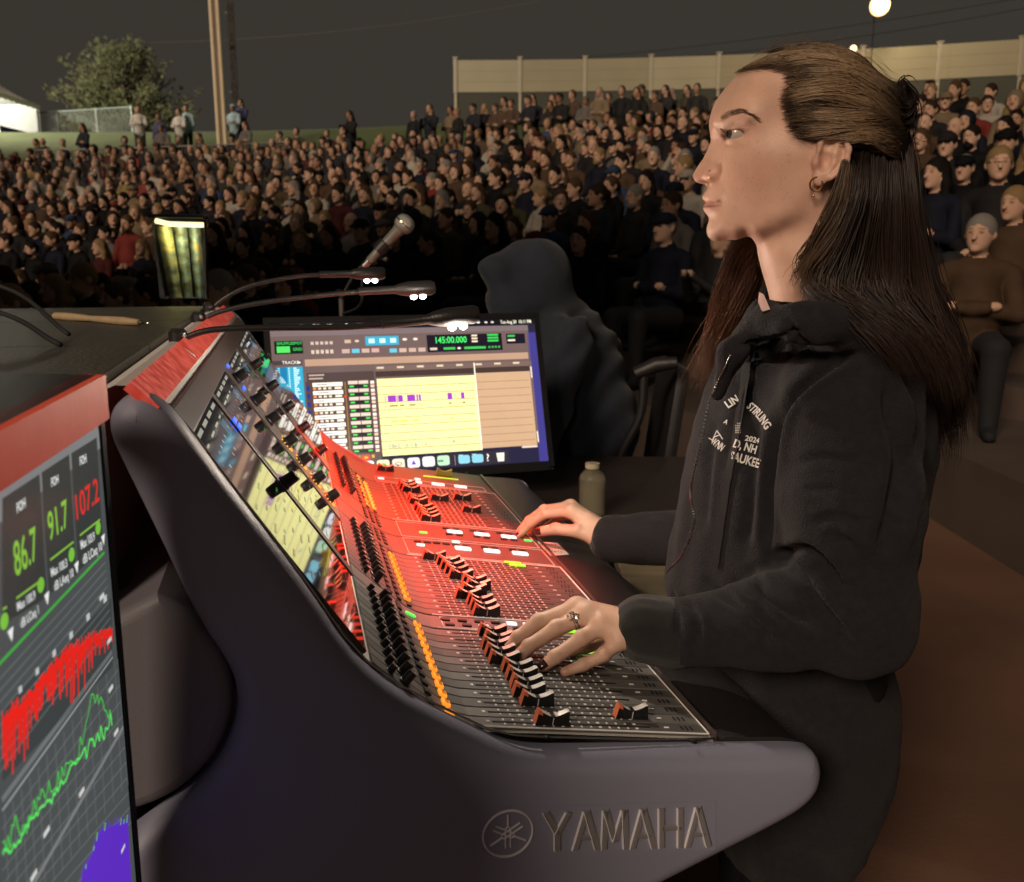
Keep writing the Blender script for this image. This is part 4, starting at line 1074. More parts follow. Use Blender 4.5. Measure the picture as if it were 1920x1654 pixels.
# clip area
rc(.368, .385, .744, .895, (255, 247, 168), 2); rc(.744, .372, .962, .885, (203, 164, 128), 2)
for i in range(1, 10):
    v = .385 + i * .0515; rc(.368, v, .744, v + .0035, (120, 100, 55), 3); rc(.746, v - .004, .955, v - .001, (140, 108, 84), 3)
rc(.740, .300, .7445, .895, (255, 252, 225), 4)
for (a, b) in ((.392, .395), (.403, .434), (.4365, .4395), (.4415, .459), (.475, .505), (.510, .516), (.519, .527), (.628, .646), (.680, .693)): rc(a, .499, b, .541, (160, 62, 190), 4)
for (a, b) in ((.392, .396), (.407, .44), (.446, .462), (.48, .505), (.523, .527), (.63, .642), (.683, .695)): rc(a, .563, b, .573, (150, 132, 70), 4)
for (a, b) in ((.41, .435), (.44, .47), (.49, .51), (.63, .645)): rc(a, .665, b, .677, (255, 232, 90), 4)
for (a, b) in ((.405, .415), (.445, .45), (.48, .492)): rc(a, .77, b, .774, (190, 180, 120), 4)
for i in range(60):
    u = .392 + i * .0024
    if r2.random() < .72: h = r2.uniform(.002, .020) * (1 if (i % 25) < 19 else .3); rc(u, .833 - h, u + .0014, .833 + h, (130, 140, 165), 4)
for i in range(5): h = r2.uniform(.004, .014); rc(.63 + i * .0026, .826 - h, .6315 + i * .0026, .826 + h, (130, 140, 165), 4)
rc(.963, .30, .972, .875, (112, 92, 88), 3); rc(.965, .34, .970, .42, (240, 225, 205), 4); rc(.965, .79, .970, .865, (240, 225, 205), 4)
rc(.90, .886, .962, .900, (230, 205, 185), 3)
rc(.112, .868, .364, .96, (96, 78, 76), 3); rc(.232, .885, .248, .91, (140, 190, 205), 4); rc(.258, .88, .288, .915, (90, 205, 120), 4); rc(.292, .878, .322, .915, (225, 70, 30), 4); ui.disc(.307, .896, .007, W_(255, 190, 60), 5); rc(.328, .88, .338, .90, (235, 170, 60), 4)
rc(.272, .93, .312, .96, (30, 150, 60), 4)
# dock
rc(.27, .908, .846, .990, (48, 42, 52), 2)
ic = [(250, 250, 250), (222, 238, 190), (238, 226, 200), (240, 236, 245), (245, 243, 238), (190, 222, 190)]
def rrect(u, v, w, h, c, l):
    ui.poly([(u + w * x, v + h * y) for x, y in ((.2, 0), (.8, 0), (.94, .06), (1, .2), (1, .8), (.94, .94), (.8, 1), (.2, 1), (.06, .94), (0, .8), (0, .2), (.06, .06))], W_(*c), l)
for i, c in enumerate(ic): rrect(.288 + i * .056, .918 - i * .0006, .046, .066, c, 4)
ui.disc(.367, .951, .011, W_(120, 190, 70), 5); ui.disc(.423, .951, .013, W_(120, 105, 85), 5); ui.disc(.423, .951, .010, W_(238, 226, 200), 6)
ui.poly([(.470, .962), (.479, .932), (.488, .962)], W_(125, 60, 185), 5); rc(.570, .945, .590, .956, (40, 140, 60), 5)
rc(.634, .918, .636, .985, (150, 140, 140), 4)
for u in (.648, .700): rrect(u, .922, .044, .056, (140, 205, 222), 4); rc(u + .002, .918, u + .018, .925, (160, 215, 228), 5)
tx('?', .757, .972, .048, (245, 240, 230)); ui.poly([(.796, .922), (.828, .922), (.824, .980), (.800, .980)], W_(240, 232, 215), 4)
tag(mesh_obj('screen_picture', ui.mesh('screen_picture', M_daw), root), kind='stuff')
u_ = UI(mc - off - e2 * (mh / 2 + .0135) + en * .0058, e1, e2, en); u_.rect(.055, -.006, .105, .004, srgb(60, 52, 50)); u_.rect(.062, -.003, .098, .002, srgb(22, 20, 20), 1)
tag(mesh_obj('maker_plate', u_.mesh('maker_plate', mat_vcol('maker_plate', .4)), root), kind='stuff')

# ---- sound level monitor in the left foreground
w = np.array([-.08, 1, .06]); w /= np.linalg.norm(w); P0 = atY(181, 796, .72)
xx = np.cross(w, [0, 0, 1.0]); xx /= np.linalg.norm(xx); zz = np.cross(xx, w); ta = R(-1.8)
lu = zz * math.cos(ta) - xx * math.sin(ta); ln_ = np.cross(w, lu)
if ln_[0] < 0: ln_ = -ln_
LW, LH = .56, .50
off = np.array([P0[0] - .05, P0[1] - LW / 2, .55]); root = empty('level_monitor', off)
tag(root, 'foreground monitor showing green and red sound level readings and graphs', 'monitor')
def lm(s, t, h=0.0): return P0 + w * s + lu * t + ln_ * h - off
m = MB(); m.frame_box(lm(-LW / 2 + .006, -LH / 2, -.022), w * (LW / 2 + .012), lu * (LH / 2 + .006), ln_ * .020); m.build('case', M_bez, root)
M_redtop = mat('red_lit_rail', (0.50, 0.08, 0.04), .5, var=.25, scale=14, bump=.2, bscale=60, emit=(.85, .07, .035), estr=.22)  # red light falling on the rail put into its colour and glow
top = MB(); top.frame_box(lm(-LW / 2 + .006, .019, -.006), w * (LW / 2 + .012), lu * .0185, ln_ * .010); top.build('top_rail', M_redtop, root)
hood = MB(); hood.frame_box(lm(-LW / 2 + .006, .0315, -.055), w * (LW / 2 + .011), lu * .006, ln_ * .052); hood.build('top_cover', M_bez, root)
sb = MB(); sb.frame_box(lm(.006, -LH / 2, .0), w * .004, lu * (LH / 2 + .001), ln_ * .003); sb.build('side_bezel', M_bez, root)
m = MB(); m.frame_box(lm(-.25, -LH / 2 - .06, -.04), w * .05, np.array([0, 0, .20]), ln_ * .012); m.build('stand', M_bez, root)
m = MB(); m.box(tuple(lm(-.25, 0, -.06)[:2]) + (.02,), (.22, .28, .02)); m.build('stand_foot', M_bez, root)
ui = UI(lm(0, 0, .0012), w, lu, ln_, .00010)
def lp_(x, y):
    q_ = on_plane(x, y, P0, w, lu); return (min(q_[0], -.0005), q_[1])
def lpoly(px, c, l): ui.poly([lp_(*p) for p in px], srgb(*c), l)
def ltext(s, p0, p1, htop, c, l=6, bold=.02):
    """text whose baseline runs p0 -> p1 (pixels); htop a pixel at the top of the first letter"""
    a, b, h = np.array(lp_(*p0)), np.array(lp_(*p1)), np.array(lp_(*htop)); d = b - a; gv, gf, gw = text_geo(s, bold); up = h - a
    ui.poly([tuple(a + d * p[0] / gw + up * p[1]) for p in gv], srgb(*c), l, gf)
ui.rect(-LW, -LH, 0, 0, srgb(74, 78, 78), 0)
# header band and four reading boxes
ui.rect(-LW, -.020, 0, 0, srgb(120, 122, 124), 1)
def vline(x, y0, x2, y2, c, wd=.0012, l=3): ui.line([lp_(x, y0), lp_(x2, y2)], wd, srgb(*c), l)
lpoly([(0, 935), (70, 889), (84, 1120), (0, 1172)], (52, 56, 54), 2); lpoly([(74, 886), (126, 852), (140, 1078), (88, 1114)], (52, 56, 54), 2); lpoly([(130, 850), (178, 820), (190, 1028), (143, 1072)], (52, 56, 54), 2)
ltext('FOH', (27, 962), (43, 950), (26, 944), (225, 228, 225)); ltext('FOH', (92, 913), (105, 905), (91, 897), (225, 228, 225)); ltext('FOH', (146, 873), (158, 866), (145, 857), (225, 228, 225))
ltext('86.7', (24, 1082), (66, 1046), (18, 1018), (132, 190, 62), 6, .01); ltext('91.7', (88, 1015), (124, 985), (83, 962), (132, 190, 62), 6, .01); ltext('107.2', (140, 975), (182, 938), (136, 928), (222, 44, 36), 6, .005)
for (a, b) in (((26, 1122), (76, 1086)), ((90, 1050), (134, 1016)), ((146, 1004), (184, 974)), ((0, 1143), (8, 1138))): ui.line([lp_(*a), lp_(*b)], .0016, srgb(130, 185, 60), 4)
for p in ((72, 1097), (130, 1040), (180, 990), (3, 1165)): 
    a = lp_(*p); ui.disc(a[0], a[1], .0055, srgb(120, 190, 60), 5)
ltext('Max 100.9', (28, 1146), (62, 1122), (26, 1130), (214, 216, 214)); ltext('Max 100.3', (92, 1082), (122, 1062), (90, 1066), (214, 216, 214)); ltext('Max 103.9', (148, 1030), (174, 1012), (146, 1014), (214, 216, 214))
ltext('dB LCeq 1', (35, 1178), (68, 1150), (33, 1162), (214, 216, 214)); ltext('dB LAeq 10', (98, 1108), (134, 1080), (96, 1092), (214, 216, 214)); ltext('dB LCeq 10', (152, 1058), (188, 1030), (150, 1042), (214, 216, 214))
for p in ((16, 1190), (84, 1122), (140, 1064), (190, 1012)):
    a = lp_(*p); ui.poly([(a[0] - .004, a[1] + .004), (a[0] + .004, a[1] + .004), (a[0], a[1] - .005)], srgb(235, 235, 230), 5)
ui.line([lp_(-20, 1260), lp_(192, 1036)], .0022, srgb(62, 170, 60), 4)
# striped band, red history graph, spectrum
A1, B1 = lp_(0, 1262), lp_(194, 1050)
for i in range(9):
    t_ = -.002 - i * .0072; ui.line([(A1[0] - .1, A1[1] + t_ - (B1[1] - A1[1]) / (B1[0] - A1[0]) * .1), (B1[0], B1[1] + t_)], .0012, srgb(96, 100, 100), 3)
r2 = random.Random(8)
top_red = [(0, 1335), (20, 1318), (60, 1285), (90, 1245), (120, 1208), (140, 1200), (160, 1188), (185, 1182), (203, 1178)]
bot_red = [(0, 1440), (20, 1418), (45, 1400), (70, 1322), (100, 1300), (130, 1290), (155, 1268), (180, 1225), (203, 1205)]
def ip(tab, x): return float(np.interp(x, [p[0] for p in tab], [p[1] for p in tab]))
lpoly([(0, 1330), (206, 1120), (208, 1250), (0, 1466)], (60, 64, 64), 2)
pts = []
for i in range(104):
    x = i * 2; t_, b_ = ip(top_red, x), ip(bot_red, x); pts.append((x, t_ + r2.uniform(-.05, .18) * (b_ - t_))); pts.append((x + 1, t_ + r2.choice((.35, .55, .8, 1.0, 1.25)) * r2.uniform(.8, 1.1) * (b_ - t_)))
ui.line([lp_(*p) for p in pts], .0016, srgb(226, 34, 24), 5)
for i in range(6): lpoly([(30 + i * 32, 1290 - i * 34), (36 + i * 32, 1284 - i * 34), (37 + i * 32, 1296 - i * 34), (31 + i * 32, 1302 - i * 34)], (190, 192, 190), 4)
ui.line([lp_(0, 1520), lp_(208, 1232)], .0016, srgb(150, 152, 150), 3); ui.line([lp_(0, 1500), lp_(207, 1222)], .0045, srgb(110, 113, 113), 2)
for i in range(15):       # grid of the spectrum pane
    x = 4 + i * 16; ui.line([lp_(x, 1530 - x * 1.36), lp_(x + 14, 1760 - x * 1.3)], .0006, srgb(108, 112, 110), 3)
for i in range(11): ui.line([lp_(0, 1555 + i * 26), lp_(246, 1215 + i * 32)], .0006, srgb(108, 112, 110), 3)
g1_ = [(0, 1590), (20, 1560), (40, 1560), (60, 1510), (75, 1480), (95, 1490), (115, 1440), (130, 1430), (150, 1390), (165, 1320), (180, 1300), (192, 1330), (206, 1340)]
def rough(tab, amp, n):
    out_ = []
    for i in range(n):
        x = i * 206 / (n - 1); out_.append((x, ip(tab, x) + r2.gauss(0, amp)))
    return out_
ui.line([lp_(*p) for p in rough(g1_, 12, 60)], .0012, srgb(70, 200, 70), 5)
g2_ = [(0, 1600), (30, 1580), (60, 1530), (90, 1505), (120, 1450), (150, 1415), (180, 1380), (200, 1358)]
ui.line([lp_(*p) for p in rough(g2_, 7, 70)], .0020, srgb(90, 225, 95), 6)
ui.line([lp_(0, 1760), lp_(236, 1350)], .004, srgb(120, 122, 122), 3)
pur = [(144, 1720), (148, 1650), (152, 1632), (168, 1604), (174, 1578), (186, 1556), (236, 1538), (242, 1640), (246, 1720)]
lpoly(pur, (92, 44, 190), 5)
for x in range(150, 238, 3): ui.line([lp_(x, ip(pur[:7], x) + 4), lp_(x + 1.4, ip(pur[:7], x) - r2.uniform(2, 16))], .0014, srgb(*((110, 210, 120) if r2.random() < .3 else (92, 44, 190))), 6)
for p in ((202, 1200), (188, 1118), (205, 1290), (215, 1372), (60, 1640), (84, 1558), (150, 1484), (228, 1590)):
    a = lp_(*p); ui.rect(a[0] - .006, a[1] - .002, a[0] + .004, a[1] + .002, srgb(205, 206, 202), 5)
tag(mesh_obj('screen_picture', ui.mesh('screen_picture', M_met), root), kind='stuff')

# ---- black case top behind the console
M_case = mat('black_case_lid', (0.055, 0.05, 0.042), .38, var=.5, scale=60, bump=1.0, bscale=140)
root = empty('equipment_case', dk(-1.30, .95, 0), YAW); tag(root, 'black textured equipment case standing behind the console bridge', 'case')
m = MB(); m.box((0, 0, .655), (1.00, 1.72, 1.29), bev=.008); m.build('body', M_bez, root)
for (y0, y1) in ((-.86, -.29), (-.285, .285), (.29, .86)):
    m = MB(); m.box((.0, (y0 + y1) / 2, 1.306), (.99, y1 - y0, .014), bev=.003); m.build('lid_panel', M_case, root)
# wooden stick on the case
M_wood = mat('pale_wood', (0.45, 0.33, 0.19), .6, var=.25, scale=30)
pa, pb2 = atZ(100, 592, 1.321), atZ(280, 606, 1.321); root = empty('wooden_brush', pa); tag(root, 'pale wooden brush handle lying on the black equipment case', 'brush')
d = Vector(pb2 - pa); m = MB(); m.tube([d * s for s in (0, .03, .2, .45, .47, .75, .90)], [.004, .008, .009, .006, .007, .009, .006], 10); m.build('handle', M_wood, root, smooth=True)
m = MB(); m.tube([d * s for s in (.90, .96, 1.0)], [.004, .0025, .001], 8); m.build('tip', M_metal, root, smooth=True)
m = MB(); m.tube(spline([dk(-1.7, .5, 1.325), dk(-1.35, .72, 1.40), dk(-1.05, .70, 1.37), dk(-.92, .60, 1.32)], 30), .004, 8); tag(m.build('cable', M_cable, smooth=True), 'black cable arching over the equipment case beside the wooden brush', 'cable')
m = MB(); m.tube(spline([dk(-1.75, .9, 1.325), dk(-1.4, .98, 1.42), dk(-1.1, .95, 1.40), dk(-.95, .80, 1.32)], 30), .004, 8); tag(m.build('cable', M_cable, smooth=True), 'black cable arching farther back over the equipment case', 'cable')

# ---- hanging charts lit by a light strip
pc = atZ(345, 560, 1.313); root = empty('chart_stand', pc); tag(root, 'black stand with three curled printed charts under a bright light strip', 'chart stand')
def paper_mat(name, seed):
    m = mat(name, (.62, .60, .30), .6, var=.1); N = m.node_tree.nodes; Lk = m.node_tree.links; b = N['Principled BSDF']; tc = N.new('ShaderNodeTexCoord'); mp = N.new('ShaderNodeMapping')
    mp.inputs['Scale'].default_value = (14, 14, 30); mp.inputs['Location'].default_value = (seed, 0, seed); Lk.new(tc.outputs['Object'], mp.inputs[0])
    no = N.new('ShaderNodeTexNoise'); no.inputs['Scale'].default_value = 1.0; no.inputs['Detail'].default_value = 6; Lk.new(mp.outputs[0], no.inputs[0])
    cr = N.new('ShaderNodeValToRGB'); e = cr.color_ramp.elements; e[0].position = .36; e[0].color = (.10, .11, .05, 1); e[1].position = .62; e[1].color = (.62, .58, .24, 1)
    q = cr.color_ramp.elements.new(.50); q.color = (.30, .36, .26, 1); q = cr.color_ramp.elements.new(.56); q.color = (.20, .42, .52, 1) if seed else (.4, .4, .12, 1)
    Lk.new(no.outputs['Fac'], cr.inputs[0]); Lk.new(cr.outputs[0], b.inputs['Base Color']); return m
Yc = pc[1]
def cl(px, py, dy=0.0): return Vector(atY(px, py, Yc + dy) - pc)
m = MB(); q = [cl(283, 405, .03), cl(300, 560, .03), cl(388, 560, .09), cl(384, 412, .09)]; m.add([p for p in q] + [p + Vector((0, .02, 0)) for p in q], [(0, 1, 2, 3), (7, 6, 5, 4), (0, 4, 5, 1), (2, 6, 7, 3), (0, 3, 7, 4)]); m.build('back_board', M_bez, root)
for i, (xt0, xt1, xb0, xb1) in enumerate(((293, 322, 318, 342), (324, 350, 344, 362), (352, 376, 366, 385))):
    m = MB(); NN = 10; KK = 6
    for r_ in range(NN + 1):
        s = r_ / NN
        for c in range(KK + 1):
            u = c / KK; x = (xt0 + (xt1 - xt0) * u) * (1 - s) + (xb0 + (xb1 - xb0) * u) * s; y = 424 + s * 134
            m.v.append(tuple(cl(x, y, -.02 - .03 * math.sin(u * math.pi) + .02 * i)))
    for r_ in range(NN):
        for c in range(KK): a = r_ * (KK + 1) + c; m.f.append((a, a + 1, a + KK + 2, a + KK + 1)); m.m.append(0)
    m.build('chart', paper_mat('printed_chart', i * 3.7), root, smooth=True)
M_strip_l = glow('warm_light_strip', (1.0, .86, .45), 1.6)
m = MB(); m.tube([cl(292, 414, -.045), cl(316, 420, -.05), cl(346, 421, -.04), cl(382, 422, -.02)], .008, 10); m.build('light_strip', M_strip_l, root, smooth='auto')
m = MB(); m.box(tuple((cl(287, 405, 0) + cl(384, 408, 0)) / 2), (.17, .12, .012), rz=.2, bev=.003); m.build('top_cover', M_bez, root)
ld = bpy.data.lights.new('strip_glow', 'AREA'); ld.energy = .3; ld.color = (1, .86, .42); ld.shape = 'RECTANGLE'; ld.size = .14; ld.size_y = .015
lo = bpy.data.objects.new('strip_glow', ld); COL.objects.link(lo); lo.parent = root; lo.location = cl(338, 426, -.085)
lo.rotation_euler = (R(20), 0, 0)

# ---- talkback microphone on its gooseneck
M_micb = mat('mic_body_grey', (0.22, 0.23, 0.20), .35, metal=.3, var=.1); M_grille = mat('mic_grille', (0.42, 0.42, 0.38), .4, metal=.6, var=.4, scale=500, bump=1, bscale=900)
mt, mb = Vector(atY(768, 410, 2.55)), Vector(atY(692, 490, 2.55)); root = empty('microphone', mb); tag(root, 'grey handheld microphone with round grille held up over the crowd', 'microphone')
d = (mt - mb); Ln = d.length; ax = d.normalized()
m = MB(); m.lathe([(.010, 0), (.0115, .004), (.0125, .03), (.0165, Ln * .70), (.019, Ln * .76)], (0, 0, 0), ax, 20); m.build('body', M_micb, root, smooth='auto')
m = MB(); m.lathe([(.0195, Ln * .755), (.0245, Ln * .79), (.0275, Ln * .85), (.0275, Ln * .90), (.024, Ln * .97), (.013, Ln * 1.015), (.003, Ln * 1.025)], (0, 0, 0), ax, 24); m.build('grille', M_grille, root, smooth=True)
m = MB(); m.lathe([(.0272, Ln * .862), (.0284, Ln * .865), (.0284, Ln * .885), (.0272, Ln * .888)], (0, 0, 0), ax, 24); m.build('grille_band', M_metal, root, smooth='auto')
m = MB(); m.lathe([(.0172, Ln * .22), (.020, Ln * .23), (.021, Ln * .42), (.0185, Ln * .43)], (0, 0, 0), ax, 16); m.build('clip', M_knob, root, smooth='auto')
m = MB(); m.lathe([(.0105, -.02), (.011, .0)], (0, 0, 0), ax, 14); m.build('connector', M_metal, root, smooth='auto')
st = Vector(atY(640, 560, 2.95)); root = empty('microphone_stand', (st.x, st.y, 0)); tag(root, 'thin dark microphone stand with bent arm under the microphone', 'stand')
o_ = Vector((st.x, st.y, 0)); c_ = mb.lerp(mt, .32) + Vector((.012, 0, -.03))
m = MB(); m.tube([(0, 0, 0), (0, 0, st.z)], .009, 10); m.build('pole', M_dsteel, root, smooth='auto')
m = MB(); m.tube([p - np.array(o_) for p in spline([np.array(st), np.array(atY(668, 512, 2.80)), np.array(atY(700, 486, 2.62)), np.array(c_)], 24)], .006, 8); m.build('arm', M_dsteel, root, smooth=True)
m = MB(); m.lathe([(.13, 0), (.13, .015), (.02, .03)], (0, 0, 0), n=24); m.build('base', M_dsteel, root, smooth='auto')
mc_ = MB(); mc_.tube(spline([np.array(mb), np.array(mb) + (-.02, 0, -.05), np.array(mb) + (-.03, .01, -.12), np.array(st) + (0.0, 0.01, -.05)], 24), .004, 7); tag(mc_.build('microphone_cable', M_cable, smooth=True), 'black cable hanging from the bottom of the microphone', 'cable')

# ---- table, bottle and bits beyond the console
M_table = mat('dark_table_top', (0.035, 0.024, 0.022), .45, var=.35, scale=9, bump=.2)
ta_ = np.array([-.30, 2.28]); root = empty('side_table', (.25, 2.62, 0)); tag(root, 'dark table beyond the far end of the console under bottle and monitor', 'table')
m = MB(); m.box((-.20, .10, .745), (1.50, .78, .03), bev=.004); m.build('table_top', M_table, root)
for sx in (-.9, .5):
    for sy in (-.25, .45):
        m = MB(); m.box((sx, sy, .365), (.05, .05, .73)); m.build('leg', M_dsteel, root)
def mat_clear(name, col, a):
    m = mat(name, col, .08, var=.05); b = m.node_tree.nodes['Principled BSDF']; b.inputs['Alpha'].default_value = a; b.inputs['Specular IOR Level'].default_value = .9; return m
M_pet = mat_clear('clear_bottle_plastic', (.40, .37, .26), .24); M_water = mat_clear('water', (.22, .20, .12), .30); M_capw2 = mat('white_bottle_cap', (.42, .38, .26), .6, var=.1)
pb_ = atY(1109, 985, 2.36); root = empty('water_bottle', (pb_[0], pb_[1], .7615)); tag(root, 'clear plastic water bottle with pale cap behind the far hand', 'bottle')
hb = atY(1109, 868, 2.36)[2] - .7615; rb = .036
pr = [(.030, 0), (rb, .006)] + [(rb - .0012 * (i % 2), .02 + i * .010) for i in range(int((hb * .66) / .010))] + [(rb, hb * .72), (rb * .88, hb * .79), (rb * .55, hb * .87), (rb * .42, hb * .90), (rb * .42, hb * .93)]
m = MB(); m.lathe(pr, (0, 0, 0), n=28); m.build('shell', M_pet, root, smooth=True)
m = MB(); m.lathe([(rb * .9, .006), (rb * .94, hb * .60)], (0, 0, 0), n=24); m.build('water', M_water, root, smooth='auto')
m = MB(); m.lathe([(rb * .52, hb * .905), (rb * .54, hb * .91), (rb * .54, hb * .995), (rb * .45, hb)], (0, 0, 0), n=24); m.build('cap', M_capw2, root, smooth='auto')
M_plank = mat('bench_wood', (.30, .24, .15), .8, var=.3, scale=12)
def bench(pa, pb, Y, label, z0=0.0):
    a, b = atY(*pa, Y), atY(*pb, Y); c = (a + b) / 2; root = empty('bench', (c[0], c[1], z0)); tag(root, label, 'bench')
    L_ = b[0] - a[0]
    for q in (-.085, .085): m = MB(); m.box((0, q, c[2] - z0), (L_, .15, .035), bev=.004); m.build('plank', M_plank, root)
    for q in (-.4, .4):
        m = MB(); m.box((L_ * q, 0, (c[2] - z0) / 2), (.05, .26, c[2] - z0 - .03)); m.build('leg', M_dsteel, root)
bench((1165, 1092), (1290, 1086), 2.1, 'low wooden bench with pale planks behind the near sleeve')
bench((1150, 897), (1300, 893), 3.6, 'wooden bench with pale planks beyond the water bottle')
# ================================================================== the woman at the console
import time as _t
_t0 = _t.time()
class Relief:
    """an upright plane seen from the side; bodies are given as half thickness over that plane"""
    def __init__(s, px, py, Y, yaw_right):
        s.P = atY(px, py, Y); a = yaw_right; s.Rv = np.array([math.cos(a), -math.sin(a), 0]); s.Up = np.array([0, 0, 1.0]); s.Sv = np.array([-math.sin(a), -math.cos(a), 0])
    def uv(s, x, y): return on_plane(x, y, s.P, s.Rv, s.Up)
    def w(s, L): L = np.asarray(L, float); return s.P + L[..., 0:1] * s.Rv + L[..., 1:2] * s.Sv + L[..., 2:3] * s.Up     # local (u, s, v) -> place
    def loc(s, p): q = np.asarray(p) - s.P; return np.array([q @ s.Rv, q @ s.Sv, q @ s.Up])
def thick(ctrl, rel):
    """ctrl: (px, py, half thickness in m) -> function of (u, v)"""
    P = [rel.uv(c[0], c[1]) for c in ctrl]; return tps_fit(np.array(P) * 10, np.array([(c[2] * abs(c[2])) for c in ctrl]) * 100)
def add_relief(vol, g, ev, k, s0=0.0, op='u', bump=None):
    u, s, v = vol.ax; U, Vv = np.meshgrid(u, v, indexing='ij'); q = ev(U * 10, Vv * 10) / 100
    hw = np.sqrt(np.maximum(q, 0)); 
    if bump is not None: hw = hw + bump(U, Vv) * (q > 0)
    gu, gv = np.gradient(q, vol.h); gn = np.sqrt(gu ** 2 + gv ** 2)
    S_ = np.abs(s[None, :, None] - s0)
    # field from s^2 - q, scaled to a distance
    d = (S_ ** 2 - q[:, None, :] if bump is None else np.where(q[:, None, :] > 0, S_ ** 2 - (hw ** 2)[:, None, :], S_ ** 2 - q[:, None, :])) / (np.sqrt(4 * S_ ** 2 + gn[:, None, :] ** 2) + .012)
    vol.put(g, (slice(None),) * 3, d.astype(np.float32), k, op); return hw

M_skin = mat_vcol('skin', .46, bump=.38, bscale=520, spec=.4, sss=.12, var=.2, scale=30)
M_hood = mat('black_hoodie_fleece', (0.0185, 0.018, 0.021), .95, var=.35, scale=90, bump=1.0, bscale=420, spec=.15, sheen=.06)
M_rib = mat('black_rib_knit', (0.020, 0.019, 0.020), .95, var=.3, scale=60, bump=.7, bscale=900, spec=.15, sheen=.2)
M_jean = mat('dark_trousers', (0.012, 0.012, 0.016), .9, var=.3, scale=60, bump=.5, bscale=800, spec=.2)
M_gold = mat('gold_metal', (0.80, 0.52, 0.25), .18, metal=1.0, var=.05)
M_silver = mat('silver_metal', (0.75, 0.74, 0.72), .2, metal=1.0, var=.05)
M_thread = mat('white_thread', (0.66, 0.64, 0.62), .8, var=.1, scale=300)
M_print = mat('black_lanyard', (0.007, 0.007, 0.008), .9, var=.2)
woman = empty('person', (.47, 1.32, 0)); tag(woman, 'person in a black hoodie with long brown hair working the mixing console', 'person')
WO = np.array([.47, 1.32, 0])
def wobj(name, V, Q, mats, mi=None, col=None, smooth=True, parent=None): return mesh_obj(name, mk_mesh(name, np.asarray(V) - WO, Q, mats, mi, smooth, col), parent or woman)

# ---- head: outline and half thickness traced in the side view (cx, cy are enlarged picture units)
HR = Relief(1514, 278, 1.15, .235)
HC = lambda cx, cy: (cx / 2.756 + 1180, cy / 2.756 + 60)
KU = .000236
sil = [(575, 200), (530, 250), (481, 310), (442, 370), (419, 430), (411, 480), (416, 525), (420, 556), (408, 592), (390, 634), (368, 672), (342, 712), (328, 738), (331, 760), (345, 776), (372, 785), (398, 792), (400, 812), (389, 835), (382, 850), (388, 866), (404, 882),
       (393, 896), (387, 911), (394, 934), (410, 958), (411, 974), (402, 1002), (398, 1032), (407, 1058), (428, 1076), (462, 1083), (520, 1074), (580, 1066), (630, 1062), (652, 1092), (662, 1140), (675, 1200), (688, 1250), (704, 1300), (720, 1360),
       (650, 150), (740, 118), (850, 104), (960, 112), (1080, 152), (1180, 232), (1245, 330), (1265, 440), (1245, 560), (1200, 660), (1150, 750), (1110, 850), (1095, 960), (1098, 1100), (1105, 1200), (1120, 1360)]
inn = [(560, 250, 95), (620, 250, 185), (720, 250, 248), (850, 250, 292), (1000, 250, 290), (1110, 250, 220), (650, 200, 125), (800, 170, 190), (950, 175, 200),
       (470, 370, 105), (530, 370, 178), (640, 370, 243), (800, 370, 300), (950, 370, 335), (1100, 370, 285), (1200, 400, 180), (1180, 520, 210), (1100, 640, 240),
       (436, 470, 100), (478, 468, 170), (540, 462, 212), (610, 475, 244), (760, 480, 272), (900, 480, 322), (1050, 500, 318),
       (440, 556, 42), (462, 556, 72), (486, 558, 105), (520, 556, 150), (560, 556, 188), (605, 560, 216), (700, 570, 262), (860, 580, 292),
       (425, 615, 36), (446, 615, 62), (474, 615, 105), (510, 612, 154), (560, 612, 202), (620, 612, 240), (720, 640, 276), (840, 660, 290),
       (398, 665, 32), (425, 665, 56), (452, 668, 82), (480, 670, 122), (520, 670, 170), (580, 680, 216), (660, 690, 256), (760, 700, 278), (880, 710, 284), (1000, 720, 286), (1080, 730, 235),
       (352, 738, 32), (378, 738, 48), (402, 735, 60), (425, 738, 76), (446, 744, 84), (460, 750, 80), (474, 752, 96), (500, 756, 140), (560, 760, 192), (640, 770, 236), (760, 780, 266), (880, 790, 274), (1000, 820, 262),
       (372, 768, 40), (402, 775, 54), (432, 776, 72), (455, 778, 78), (425, 800, 62), (468, 806, 108), (540, 830, 172), (640, 840, 220), (760, 850, 254), (870, 850, 262),
       (402, 842, 46), (425, 850, 74), (455, 862, 98), (478, 876, 108), (500, 880, 130), (418, 882, 48), (445, 884, 78), (412, 908, 62), (440, 912, 86), (470, 905, 104),
       (560, 900, 172), (680, 910, 222), (800, 900, 250), (860, 900, 250), (432, 960, 62), (470, 960, 112), (540, 970, 156), (660, 980, 205), (780, 970, 235), (840, 950, 236),
       (425, 1010, 70), (470, 1020, 112), (540, 1030, 140), (640, 1035, 172), (740, 1010, 204), (470, 1062, 62), (560, 1058, 96), (650, 1062, 120), (720, 1056, 150), (800, 1020, 184), (880, 985, 206), (900, 930, 232), (930, 880, 246),
       (700, 1110, 120), (760, 1130, 165), (880, 1120, 205), (1000, 1080, 180), (1060, 1000, 130), (1000, 960, 210), (720, 1220, 110), (800, 1220, 180), (900, 1220, 205), (1020, 1220, 165), (820, 1330, 175), (950, 1330, 195)]
ctrl = [(*HC(x, y), 0.0) for x, y in sil] + [(*HC(x, y), h * KU) for x, y, h in inn]
ctrl += [(*HC(x, y), -.045) for x, y in ((250, 300), (200, 700), (280, 950), (330, 1180), (520, 1200), (330, 480), (900, -60), (1400, 300), (1400, 700), (1280, 1000), (1300, 1300), (560, 1330))]
